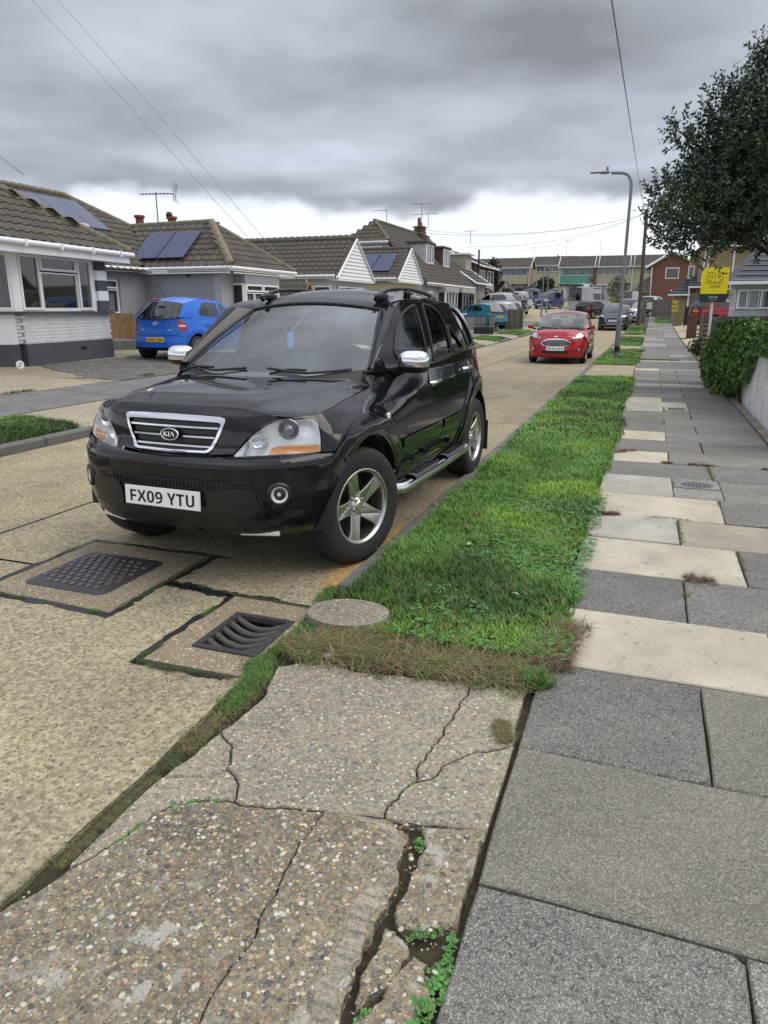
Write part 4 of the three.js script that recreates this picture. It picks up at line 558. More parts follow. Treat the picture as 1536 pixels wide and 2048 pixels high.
function terrace(name, label, pos, turn, o) { // local: x along the front, y up, z = 0 front wall
  const t = thing(name, label, 'house', pos, turn), D = o.d || 7, Wd = o.w, pit = o.rise || 1.75;
  mesh('wall', [box(Wd / 2, o.h / 2, -0.2, Wd, o.h, 0.3), box(0.15, o.h / 2, -D / 2, 0.3, o.h, D - 0.8), box(Wd - 0.15, o.h / 2, -D / 2, 0.3, o.h, D - 0.8), box(Wd / 2, o.h / 2, -D + 0.2, Wd, o.h, 0.3)], o.wall, t);
  for (const x of [0.02, Wd - 0.02]) mesh('gable', quadGeo([[[x, o.h, 0], [x, o.h, -D], [x, o.h + pit - 0.05, -D / 2]]]), o.wall, t);
  mesh('roof', quadGeo([[[-0.3, o.h - 0.1, 0.4], [Wd + 0.3, o.h - 0.1, 0.4], [Wd + 0.3, o.h + pit, -D / 2], [-0.3, o.h + pit, -D / 2]], [[-0.3, o.h - 0.1, -D - 0.4], [Wd + 0.3, o.h - 0.1, -D - 0.4], [Wd + 0.3, o.h + pit, -D / 2], [-0.3, o.h + pit, -D / 2]], [[-0.3, o.h - 0.22, 0.4], [Wd + 0.3, o.h - 0.22, 0.4], [Wd + 0.3, o.h - 0.1, 0.4], [-0.3, o.h - 0.1, 0.4]]]), o.roof || roofFar, t);
  for (let i = 0; i < 9; i++) { const f = (i + 0.5) / 9, y = lerp(o.h - 0.1, o.h + pit, f), z = lerp(0.4, -D / 2, f); mesh('tile_course', box(Wd / 2, y + 0.02, z + 0.03, Wd + 0.6, 0.03, 0.04), o.roof || roofFar, t); }
  mesh('gutter', box(Wd / 2, o.h - 0.16, 0.46, Wd + 0.5, 0.12, 0.1), M.white, t); for (const x of [-0.28, Wd + 0.28]) mesh('barge_board', [rod([x, o.h - 0.15, 0.42], [x, o.h + pit, -D / 2], 0.07, 0.07, 4), rod([x, o.h - 0.15, -D - 0.42], [x, o.h + pit, -D / 2], 0.07, 0.07, 4)].map((g) => g.toNonIndexed()), M.white, t);
  return t;
}
{
  const cream = wallMat(0.5, 0.46, 0.3), green = wallMat(0.14, 0.4, 0.32), pier = brickMat(0.2, 0.085, 0.05);
  const B = [-14.6, land(-10, -122) - 0.3, -122], t = terrace('terraced_house', 'terraced house with turquoise green panel between its upper and lower windows', B, 0.03, { w: 5.6, h: 5.1, wall: green });
  farWindow(t, 0.3, 3.7, 0, 5.0, 1.15, 4, { curtain: [0, 2] }); farWindow(t, 2.5, 0.9, 0, 2.6, 1.4, 3); mesh('panel', box(2.8, 1.3, 0.0, 5.5, 2.5, 0.12), wallMat(0.5, 0.5, 0.46), t); mesh('canopy', box(1.2, 2.35, 0.3, 2.6, 0.12, 0.8), M.black, t); mesh('door', box(0.7, 1.1, 0.08, 0.95, 2.1, 0.08), M.white, t); mesh('brick_pier', box(5.4, 2.5, 0.1, 0.5, 5, 0.3), pier, t); mesh('downpipe', rod([0.05, 0, 0.15], [0.05, 5, 0.15], 0.05), M.white, t);
  const C = [-9.0, B[1], -122.17], u = terrace('terraced_house', 'cream terraced house with wide windows next to the green panelled one', C, 0.03, { w: 5.3, h: 5.1, wall: cream }); farWindow(u, 0.2, 3.7, 0.02, 4.8, 1.15, 5, { curtain: [1, 2] }); farWindow(u, 0.2, 0.9, 0.02, 2.9, 1.45, 4, { top: true }); mesh('canopy', box(4.0, 2.4, 0.3, 2.4, 0.12, 0.8), M.black, u); mesh('door', box(4.3, 1.1, 0.08, 1.2, 2.1, 0.08), M.white, u);
  const dish = new THREE.SphereGeometry(0.4, 16, 6, 0, 6.3, 0, 0.9); dish.rotateX(1.2); for (const [h, x] of [[t, 4.9], [u, 3.1]]) { const d = mesh('satellite_dish', dish, flat(0.08, 0.08, 0.09, 0.6), h); d.position.set(x, 3.1, 0.3); }
  const Dd = [-3.7, B[1], -122.3], v = terrace('terraced_house', 'narrow pale cream house end with dark lean to porch beside the brick house', Dd, 0.03, { w: 5, h: 5.1, wall: cream }); farWindow(v, 1.2, 3.7, 0.02, 1.7, 1.1, 2); mesh('lean_to_roof', quadGeo([[[0.8, 2.2, 1.4], [4.6, 2.2, 1.4], [4.6, 3.4, 0.1], [2.6, 3.4, 0.1]]]), roofFar, v); mesh('downpipe', rod([0.1, 0, 0.15], [0.1, 5, 0.15], 0.06), M.white, v);
  const A = [-27.2, land(-24, -130) - 0.4, -130], w = terrace('terraced_house', 'cream and brown brick end house with long upper window band and side gable', A, 0.05, { w: 6.4, h: 5.2, d: 8, wall: brickMat(0.26, 0.17, 0.11) }); mesh('panel', box(3.2, 2.95, 0.02, 6.0, 1.5, 0.1), cream, w); farWindow(w, 0.5, 3.75, 0.05, 5.6, 1.2, 6, { curtain: [0, 1, 2, 4] }); farWindow(w, 0.7, 0.85, 0.05, 2.7, 1.4, 3, { top: true }); farWindow(w, 4.0, 0.4, 0.05, 2.2, 1.8, 2); mesh('canopy', box(4.9, 2.3, 0.35, 2.8, 0.14, 0.9), flat(0.1, 0.05, 0.04, 0.8), w); mesh('downpipe', rod([6.42, 0, 0.12], [6.42, 5.1, 0.12], 0.06), M.white, w); mesh('wall_lamp', box(6.45, 4.3, -2.6, 0.1, 0.5, 0.3), M.white, w);
  const E = [-33.8, A[1], -130.6], x = terrace('terraced_house', 'brown roofed house half hidden behind the end house and the chalet', E, 0.05, { w: 6.4, h: 5.2, d: 8, wall: cream }); farWindow(x, 0.5, 3.75, 0.05, 5.6, 1.2, 6);
  const F = [-23, land(-20, -150) + 1, -150], y = terrace('terraced_house', 'distant dark roofed house in the gap between the two terraces', F, 0.05, { w: 8, h: 4.3, wall: cream }); farWindow(y, 2.2, 2.9, 0.05, 5.2, 1.2, 4); farWindow(y, 0.4, 3, 0.05, 1.6, 1.0, 2);
  // two-storey row on the left that looks across the road
  const G = [-13.9, land(-14, -60), -60.2], g = terrace('brick_house', 'brown brick house side on behind the bushes, with tall upper windows on the left', G, FX, { w: 7, h: 4.3, d: 6, rise: 1.3, wall: brickMat(0.2, 0.1, 0.07) }); mesh('panel', box(5.2, 1.5, 0.02, 3.2, 2.6, 0.1), wallMat(0.42, 0.38, 0.33), g); farWindow(g, 4.0, 2.75, 0.04, 2.6, 1.2, 2); farWindow(g, 1.0, 1.9, 0.04, 2.0, 2.0, 3); farWindow(g, 0.9, 0.4, 0.04, 2.2, 1.1, 2);
  const H = [-12.9, land(-13, -54.5), -54.2], hh = terrace('dormer_house', 'small dormer house with dark roof between the chalet and the brick house', H, FX, { w: 5, h: 2.9, d: 7, rise: 2.4, wall: wallMat(0.42, 0.4, 0.36) }); mesh('dormer', box(3.6, 4.3, -2.2, 1.8, 1.3, 2.2), wallMat(0.4, 0.36, 0.3), hh); mesh('dormer_roof', box(3.6, 5.0, -2.1, 2.1, 0.12, 2.6), M.white, hh);
  const P = thing('porch', 'small tiled porch with pale walls in front of the brick house', 'porch', [-12.4, land(-12.4, -68), -68.5], FX); mesh('wall', box(1, 1.0, -0.8, 2, 2.1, 1.6), wallMat(0.5, 0.46, 0.38), P); mesh('roof', quadGeo([[[-0.2, 2.0, 0.2], [2.2, 2.0, 0.2], [2.2, 3.1, -0.9], [-0.2, 3.1, -0.9]], [[-0.2, 2.0, -2], [2.2, 2.0, -2], [2.2, 3.1, -0.9], [-0.2, 3.1, -0.9]]]), textured(tTile, 0.01, 0.9, { color: col(0.07, 0.055, 0.05) }), P); mesh('door', box(0.9, 0.95, 0.02, 0.8, 1.9, 0.06), M.white, P);
  // right-hand side
  const I = [-0.72, land(1, -95) - 0.5, -95], k = thing('brick_house', 'red brick house with white barge boards and one upper window on the right', 'house', I), rb = brickMat(0.19, 0.088, 0.062); mesh('wall', [quadGeo([[[0, 0, 0], [4.6, 0, 0], [4.6, 5.6, 0], [2.2, 6.6, 0], [0, 5.3, 0]], [[0, 0, 0], [0, 5.3, 0], [0, 5.3, -8], [0, 0, -8]]])], rb, k); mesh('roof', quadGeo([[[-0.5, 5.05, 0.4], [2.2, 6.75, 0.4], [2.2, 6.75, -8], [-0.5, 5.05, -8]], [[5.2, 5.3, 0.4], [2.2, 6.75, 0.4], [2.2, 6.75, -8], [5.2, 5.3, -8]]]), roofFar, k); mesh('barge_board', [rod([-0.55, 5.02, 0.42], [2.2, 6.74, 0.42], 0.14, 0.14, 4), rod([2.2, 6.74, 0.42], [5.2, 5.3, 0.42], 0.14, 0.14, 4)].map((q) => q.toNonIndexed()), M.white, k); farWindow(k, 1.65, 3.75, 0.02, 1.5, 1.25, 1, { w: { bar: 0.1 } }); mesh('downpipe', rod([0.2, 0, 0.1], [0.1, 5.1, 0.1], 0.07), M.white, k); const lamp = new THREE.SphereGeometry(0.1, 10, 8); lamp.translate(2.5, 2.4, 0.1); mesh('wall_lamp', lamp, M.white, k); mesh('lean_to_roof', quadGeo([[[-2.4, 2.1, 1.0], [0, 2.1, 1.0], [0, 3.9, -0.4], [-0.9, 3.2, -0.4]]]), roofFar, k); mesh('lean_to', box(-0.9, 1.05, 0.3, 2, 2.1, 1), rb, k);
  const J = [1.45, land(2.5, -66) - 0.1, -66], m = thing('tan_brick_house', 'tan brick house with dark grey lean to roofs behind the yellow sale board', 'house', J), tb = brickMat(0.3, 0.22, 0.13), dg = flat(0.06, 0.065, 0.075, 0.7);
  mesh('wall', [box(0.95, 1.1, -1.5, 1.8, 2.3, 3), box(4.0, 2.9, -3, 4.6, 5.8, 5.6), box(1.55, 3.0, -2.5, 0.9, 5.2, 3)], tb, m); mesh('lean_to_roof', quadGeo([[[-0.25, 2.15, 0.3], [1.2, 2.15, 0.3], [1.2, 3.5, -1.8], [0.9, 3.5, -1.8]], [[1.05, 2.75, 0.35], [3.1, 2.75, 0.35], [3.1, 3.75, -1.2], [1.3, 3.75, -1.2]]]), dg, m); for (let i = 0; i < 5; i++) mesh('tile_course', [box(0.55 + i * 0.12, 2.25 + i * 0.26, 0.2 - i * 0.4, 1.4 - i * 0.2, 0.03, 0.05), box(2.1, 2.85 + i * 0.2, 0.25 - i * 0.31, 2, 0.03, 0.05)], dg, m); mesh('gutter', [box(0.4, 2.1, 0.36, 1.7, 0.12, 0.1), box(2.1, 2.7, 0.42, 2.1, 0.12, 0.1)], M.white, m); mesh('downpipe', [rod([1.15, 0, 0.05], [1.15, 2.7, 0.2], 0.07), rod([2.0, 2.8, -0.1], [2.1, 5.5, -0.1], 0.06), rod([2.3, 2.8, -0.1], [2.4, 5.5, -0.1], 0.06), rod([4.2, 0, 0.05], [4.2, 5.4, 0.05], 0.06)].map((q) => q.toNonIndexed()), M.white, m); farWindow(m, 0.95, 3.4, -0.95, 0.5, 1.0, 1); mesh('ledge', box(5.2, 2.5, -0.1, 3, 0.1, 0.3), M.white, m); mesh('roof', quadGeo([[[1.5, 5.8, 0.2], [6.5, 5.8, 0.2], [6.5, 7.6, -3.2], [1.5, 7.6, -3.2]]]), roofFar, m); mesh('garage_door', box(2.1, 1.1, 0.02, 1.4, 2, 0.06), flat(0.12, 0.12, 0.13, 0.6), m); const ac = new THREE.TorusGeometry(0.32, 0.08, 10, 22); ac.translate(4.75, 3.9, -0.05); mesh('air_unit', [ac.toNonIndexed(), box(4.75, 3.9, -0.15, 0.95, 0.85, 0.12)], flat(0.3, 0.3, 0.3, 0.6), m);
  // white bungalow at the right edge
  const Q = [2.92, land(3, -31.5), -31.5], n = thing('right_bungalow', 'white bungalow with leaded bay windows at the right edge above the hedge', 'house', Q), ww = wallMat(0.5, 0.5, 0.49); mesh('wall', [box(2.5, 0.7, -1, 5, 1.45, 2), box(2.5, 2.25, -1, 5, 0.4, 2), box(1.5, 0.7, 1.0, 0.7, 1.45, 2.4)], ww, n); windowUnit(n, [0.06, 1.42, 0.02], 0, 1.3, 0.72, [[0.02, 0.3, 0.02, 0.98, 1], [0.32, 0.6, 0.02, 0.98], [0.62, 0.98, 0.02, 0.98, 1]], { blind: 0.07 }); windowUnit(n, [0.02, 1.42, -1.6], -FX, 1.5, 0.72, [[0.02, 0.3, 0.02, 0.98, 1], [0.32, 0.6, 0.02, 0.98], [0.62, 0.98, 0.6, 0.98, 1], [0.62, 0.98, 0.02, 0.58]], { noRoom: true }); windowUnit(n, [1.3, 1.35, 2.2], -0.25, 1.4, 0.9, [[0.02, 0.3, 0.02, 0.98, 1], [0.32, 0.66, 0.65, 0.98, 1], [0.32, 0.66, 0.02, 0.62], [0.68, 0.98, 0.02, 0.98]], {}); mesh('roof', quadGeo([[[-0.25, 2.42, 0.35], [5, 2.42, 0.35], [5, 4.2, -2.4], [1.2, 4.2, -2.4]], [[-0.25, 2.42, 0.35], [1.2, 4.2, -2.4], [1.2, 4.2, -5], [-0.25, 2.42, -5]]]), dg, n); for (let i = 0; i < 9; i++) mesh('tile_course', box(2.4 + i * 0.08, 2.5 + i * 0.19, 0.3 - i * 0.3, 5.2 - i * 0.16, 0.035, 0.06), flat(0.3, 0.31, 0.34, 0.5), n); mesh('gutter', [box(2.4, 2.38, 0.4, 5.4, 0.12, 0.12), box(-0.3, 2.38, -2.3, 0.12, 0.12, 5.4)], M.white, n);
}
// ---------- vehicles: panels cut from one smooth body surface ----------
function pchip(pts) { return (x) => { const n = pts.length; if (x <= pts[0][0]) return pts[0][1]; if (x >= pts[n - 1][0]) return pts[n - 1][1]; let i = 0; while (x > pts[i + 1][0]) i++; const sl = (k) => (pts[k + 1][1] - pts[k][1]) / (pts[k + 1][0] - pts[k][0]), tg = (k) => { if (k === 0) return sl(0); if (k === n - 1) return sl(n - 2); const a = sl(k - 1), b = sl(k); return a * b <= 0 ? 0 : 2 * a * b / (a + b); }, h = pts[i + 1][0] - pts[i][0], t = (x - pts[i][0]) / h, t2 = t * t, t3 = t2 * t; return (2 * t3 - 3 * t2 + 1) * pts[i][1] + (t3 - 2 * t2 + t) * h * tg(i) + (3 * t2 - 2 * t3) * pts[i + 1][1] + (t3 - t2) * h * tg(i + 1); }; }
const smoothPath = (pts, n = 8, closed = false) => new THREE.CatmullRomCurve3(pts.map((p) => V(p[0], p[1], 0)), closed, 'centripetal').getPoints((pts.length - (closed ? 0 : 1)) * n).slice(0, closed ? -1 : undefined).map((p) => [p.x, p.y]);
function panelGeo(poly, holes, map, h, off = 0) {
  const P = [], all = [poly, ...(holes || [])], loops = all.map((l) => l.map((p) => new THREE.Vector2(p[0], p[1])));
  if (THREE.ShapeUtils.isClockWise(loops[0])) loops[0].reverse(); loops.slice(1).forEach((l) => { if (!THREE.ShapeUtils.isClockWise(l)) l.reverse(); });
  let F = THREE.ShapeUtils.triangulateShape(loops[0], loops.slice(1)).map((t) => t.slice()); loops.forEach((l) => l.forEach((p) => P.push([p.x, p.y])));
  for (let pass = 0; pass < 8; pass++) {
    const mid = new Map(), N = []; let any = false;
    const m = (a, b) => { const A = P[a], B = P[b]; if (Math.hypot(A[0] - B[0], A[1] - B[1]) <= h) return -1; const k = a < b ? a * 1e6 + b : b * 1e6 + a; if (!mid.has(k)) { mid.set(k, P.length); P.push([(A[0] + B[0]) / 2, (A[1] + B[1]) / 2]); } any = true; return mid.get(k); };
    for (const [a, b, c] of F) {
      const x = m(a, b), y = m(b, c), z = m(c, a), k = (x >= 0) + (y >= 0) + (z >= 0);
      if (k === 0) N.push([a, b, c]); else if (k === 3) N.push([a, x, z], [x, b, y], [z, y, c], [x, y, z]);
      else { let [q, r, s, u, v] = x >= 0 && (k === 1 || y >= 0) ? [a, b, c, x, y] : y >= 0 && (k === 1 || z >= 0) ? [b, c, a, y, z] : [c, a, b, z, x]; if (k === 1) N.push([q, u, s], [u, r, s]); else N.push([u, r, v], [q, u, v], [q, v, s]); }
    }
    F = N; if (!any) break;
  }
  const e = 0.004, pos = [], nor = [];
  for (const [u, v] of P) { const p = map(u, v), n = map(u, v + e).sub(map(u, v - e)).cross(map(u + e, v).sub(map(u - e, v))).normalize(); pos.push(p.addScaledVector(n, off)); nor.push(n); }
  const a = new Float32Array(F.length * 9), b = new Float32Array(F.length * 9), uv = new Float32Array(F.length * 6);
  F.forEach((t, i) => { const q = pos[t[1]].clone().sub(pos[t[0]]).cross(pos[t[2]].clone().sub(pos[t[0]])), T = q.dot(nor[t[0]]) < 0 ? [t[0], t[2], t[1]] : t; T.forEach((k, j) => { pos[k].toArray(a, i * 9 + j * 3); nor[k].toArray(b, i * 9 + j * 3); uv[i * 6 + j * 2] = P[k][0]; uv[i * 6 + j * 2 + 1] = P[k][1]; }); });
  const g = new THREE.BufferGeometry(); g.setAttribute('position', new THREE.BufferAttribute(a, 3)); g.setAttribute('normal', new THREE.BufferAttribute(b, 3)); g.setAttribute('uv', new THREE.BufferAttribute(uv, 2)); return g;
}
function mirrorZ(g) { g = g.clone(); for (const k of ['position', 'normal']) { const a = g.attributes[k].array; for (let i = 0; i < a.length; i += 9) { for (let j = 2; j < 9; j += 3) a[i + j] *= -1; for (let j = 0; j < 3; j++) { const t = a[i + 3 + j]; a[i + 3 + j] = a[i + 6 + j]; a[i + 6 + j] = t; } } } if (g.attributes.uv) { const a = g.attributes.uv.array; for (let i = 0; i < a.length; i += 6) for (let j = 0; j < 2; j++) { const t = a[i + 2 + j]; a[i + 2 + j] = a[i + 4 + j]; a[i + 4 + j] = t; } } return g; }
// surface spanned by four boundary curves, each a function of 0..1 returning Vector3
function coons(c0, c1, d0, d1, nu, nv, bump) {
  const A = c0(0), B = c0(1), C = c1(0), D = c1(1), P = [];
  const S = (u, v) => { const p = c0(u).multiplyScalar(1 - v).add(c1(u).multiplyScalar(v)).add(d0(v).multiplyScalar(1 - u)).add(d1(v).multiplyScalar(u)); p.sub(A.clone().multiplyScalar((1 - u) * (1 - v))).sub(B.clone().multiplyScalar(u * (1 - v))).sub(C.clone().multiplyScalar((1 - u) * v)).sub(D.clone().multiplyScalar(u * v)); if (bump) p.add(bump(u, v)); return p; };
  const e = 0.01, at2 = (i, j) => { const u = i / nu, v = j / nv, p = S(u, v), n = S(u, Math.min(1, v + e)).sub(S(u, Math.max(0, v - e))).cross(S(Math.min(1, u + e), v).sub(S(Math.max(0, u - e), v))).normalize(); if (n.y < -0.2) n.negate(); return [p, n, u, v]; };
  const G = []; for (let j = 0; j <= nv; j++) for (let i = 0; i <= nu; i++) G.push(at2(i, j));
  const a = [], b = [], uv = []; const put = (...t) => { const q = t[1][0].clone().sub(t[0][0]).cross(t[2][0].clone().sub(t[0][0])); if (q.dot(t[0][1]) < 0) t = [t[0], t[2], t[1]]; for (const k of t) { a.push(...k[0].toArray()); b.push(...k[1].toArray()); uv.push(k[2], k[3]); } };
  for (let j = 0; j < nv; j++) for (let i = 0; i < nu; i++) { const k = j * (nu + 1) + i; put(G[k], G[k + 1], G[k + nu + 2]); put(G[k], G[k + nu + 2], G[k + nu + 1]); }
  const g = new THREE.BufferGeometry(); g.setAttribute('position', new THREE.BufferAttribute(new Float32Array(a), 3)); g.setAttribute('normal', new THREE.BufferAttribute(new Float32Array(b), 3)); g.setAttribute('uv', new THREE.BufferAttribute(new Float32Array(uv), 2)); return g;
}
const lineF = (pts) => { const c = new THREE.CatmullRomCurve3(pts.map((p) => p.isVector3 ? p : V(...p)), false, 'centripetal'); return (t) => c.getPoint(clamp(t)); };
function bodySurface(c) {
  const cu = new THREE.CatmullRomCurve3(c.plan.map((p) => V(p[0], 0, p[1])), false, 'centripetal'), N = 600, pt = cu.getSpacedPoints(N), L = cu.getLength();
  const plan = (s) => { const sg = s < 0 ? -1 : 1, t = clamp(Math.abs(s) / L) * N, i = Math.min(N - 1, Math.floor(t)), a = pt[i], b = pt[i + 1], f = t - i; let dx = b.x - a.x, dz = b.z - a.z; const q = Math.max(0, i - 6), w = Math.min(N, i + 7); dx = pt[w].x - pt[q].x; dz = pt[w].z - pt[q].z; const l = Math.hypot(dx, dz); let nx = dz / l, nz = -dx / l; if (i < 6) nz *= (i + f) / 6; return [lerp(a.x, b.x, f), sg * lerp(a.z, b.z, f), nx, sg * nz]; };
  const dF = pchip(c.dF), dS = pchip(c.dS), dR = pchip(c.dR || c.dF), fe = c.fender || [0, 0, 1, 0, 1];
  const map = (s, y) => {
    const [x, z, nx, nz] = plan(s), wf = sst(0.2, 0.85, nx), wr = sst(0.2, 0.85, -nx), ws = 1 - wf - wr;
    let d = wf * dF(y) + wr * dR(y) + ws * dS(y);
    if (ws > 0) { d += ws * fe[0] * sst(fe[3], fe[4], y) * sst(fe[1], fe[2], x); for (const cx of [0, -c.wb]) { const r = Math.hypot(x - cx, y - c.wr); d -= ws * c.flare * sst(c.arch + 0.2, c.arch + 0.12, r) * (0.6 + 0.4 * sst(c.arch, c.arch + 0.06, r)); } if (c.crease) d += ws * c.crease(x, y); }
    return V(x - nx * d, y, z - nz * d);
  };
  const iMax = pt.reduce((m, p, i) => p.z > pt[m].z ? i : m, 0);
  const find = (i0, i1, f) => { for (let i = i0; i < i1; i++) { const a = f(pt[i]), b = f(pt[i + 1]); if ((a <= 0) !== (b <= 0)) return (i + a / (a - b)) / N * L; } return i1 / N * L; };
  return { map, L, sX: (x) => find(0, N, (p) => p.x - x), sZ: (z) => Math.sign(z) * find(0, iMax, (p) => p.z - Math.abs(z)), rZ: (z) => { const a = Math.abs(z); return Math.sign(z || 1) * (a < 1e-6 ? L : find(iMax, N, (p) => p.z - a)); } };
}
const arcPts = (cx, cy, r, a0, a1, n = 14) => Array.from({ length: n + 1 }, (_, i) => { const a = lerp(a0, a1, i / n); return [cx + r * Math.cos(a), cy + r * Math.sin(a)]; });
function wheelParts(parent, r, w, rr, o, pos, steer, left) { // axle along z, outer face to +z
  const g = new THREE.Group(); g.name = 'wheel'; g.position.set(...pos); g.rotation.y = (left ? 0 : Math.PI) + steer; parent.add(g);
  const sh = (p) => new THREE.Vector2(...p), seg = o.seg || 40;
  const prof = [[rr - 0.005, -w / 2 + 0.01], [rr + 0.02, -w / 2], [r - 0.05, -w / 2 - 0.004], [r - 0.015, -w / 2 + 0.012], [r, -w / 2 + 0.035], [r, w / 2 - 0.035], [r - 0.015, w / 2 - 0.012], [r - 0.05, w / 2 + 0.004], [rr + 0.02, w / 2], [rr - 0.005, w / 2 - 0.012]].map(sh);
  const ty = new THREE.LatheGeometry(prof, seg); ty.rotateX(Math.PI / 2); mesh('tyre', [ty.toNonIndexed()], M.rubber, g);
  const lip = new THREE.LatheGeometry([[rr - 0.03, w / 2 - 0.12], [rr - 0.022, w / 2 - 0.03], [rr - 0.012, w / 2 - 0.008], [rr + 0.004, w / 2 - 0.006], [rr + 0.004, w / 2 - 0.018]].map(sh), seg); lip.rotateX(Math.PI / 2);
  const back = new THREE.CylinderGeometry(rr - 0.01, rr - 0.01, 0.01, 24); back.rotateX(Math.PI / 2); back.translate(0, 0, -0.02);
  mesh('rim', [lip.toNonIndexed()], o.rim, g); mesh('brake_disc', [back.toNonIndexed()], M.dark, g);
  const s = new THREE.Shape(), k = o.spokes; const a = o.tip, b = o.root; s.moveTo(-b, 0.02); s.lineTo(-b * 0.9, 0.05); s.quadraticCurveTo(-a * 0.75, rr * 0.5, -a, rr - 0.012); s.lineTo(a, rr - 0.012); s.quadraticCurveTo(a * 0.75, rr * 0.5, b * 0.9, 0.05); s.lineTo(b, 0.02);
  const sp = new THREE.ExtrudeGeometry(s, { depth: 0.012, bevelEnabled: true, bevelThickness: 0.012, bevelSize: 0.007, bevelSegments: 3, curveSegments: 8 }); const p = sp.attributes.position; for (let i = 0; i < p.count; i++) p.setZ(i, p.getZ(i) + w / 2 - 0.05 + 0.0 - (o.dish || 0.02) * Math.pow(1 - clamp(p.getY(i) / rr), 1.5)); sp.computeVertexNormals();
  for (let i = 0; i < k; i++) { const q = mesh('spoke', sp, o.rim, g); q.rotation.z = i * 2 * Math.PI / k + (o.phase || 0); }
  const hub = new THREE.CylinderGeometry(0.028, 0.06, 0.03, 20); hub.rotateX(Math.PI / 2); hub.translate(0, 0, w / 2 - 0.048); mesh('hub_cap', [hub.toNonIndexed()], o.rim, g);
  for (let i = 0; i < 5; i++) { const n = new THREE.CylinderGeometry(0.009, 0.009, 0.02, 6); n.rotateX(Math.PI / 2); const t = i * 1.2566 + 0.6 + (o.phase || 0); n.translate(0.052 * Math.cos(t), 0.052 * Math.sin(t), w / 2 - 0.04); if (o.seg) mesh('wheel_nut', [n.toNonIndexed()], M.steel, g); }
  return g;
}
function plateMat(text, bg, rear) { return canvasMat(512, 110, (x, w, h) => { x.fillStyle = bg; x.fillRect(0, 0, w, h); x.fillStyle = '#101114'; x.font = 'bold 100px sans-serif'; x.textAlign = 'center'; x.textBaseline = 'middle'; x.save(); x.translate(w / 2, h / 2 + 4); x.scale((w - 50) / x.measureText(text).width, 1); x.fillText(text, 0, 0); x.restore(); }, { roughness: 0.3 }); }
function plate(parent, pos, ry, tilt, text, bg = '#e9eaec', hh = 0.111) {
  const g = cbox(0.52, hh, 0.006, 0.002), m = mesh('number_plate', g, flat(0.75, 0.75, 0.75, 0.4), parent); m.position.set(...pos); m.rotation.set(0, ry, 0); m.rotateX(tilt);
  const f = new THREE.PlaneGeometry(0.514, hh - 0.006); f.translate(0, 0, 0.0042); mesh('plate_lettering', f, plateMat(text, bg), m); return m;
}
function carPaint(r, g, b, o = {}) { return new THREE.MeshPhysicalMaterial({ color: col(r, g, b), roughness: 0.45, metalness: 0, clearcoat: 1, clearcoatRoughness: 0.04, specularIntensity: 0.15, ...o }); }
const fine = (p, m = 5) => { const o = []; p.forEach((a, i) => { const b = p[(i + 1) % p.length], k = Math.max(1, Math.min(m, Math.ceil(Math.hypot(b[0] - a[0], b[1] - a[1]) / 0.12))); for (let j = 0; j < k; j++) o.push([lerp(a[0], b[0], j / k), lerp(a[1], b[1], j / k)]); }); return o; };
const chaik = (p, n = 2) => { for (let k = 0; k < n; k++) { const o = []; p.forEach((a, i) => { const b = p[(i + 1) % p.length]; o.push([a[0] * 0.75 + b[0] * 0.25, a[1] * 0.75 + b[1] * 0.25], [a[0] * 0.25 + b[0] * 0.75, a[1] * 0.25 + b[1] * 0.75]); }); p = o; } return p; };

const plasticBlack0 = flat(0.013, 0.013, 0.014, 0.55);
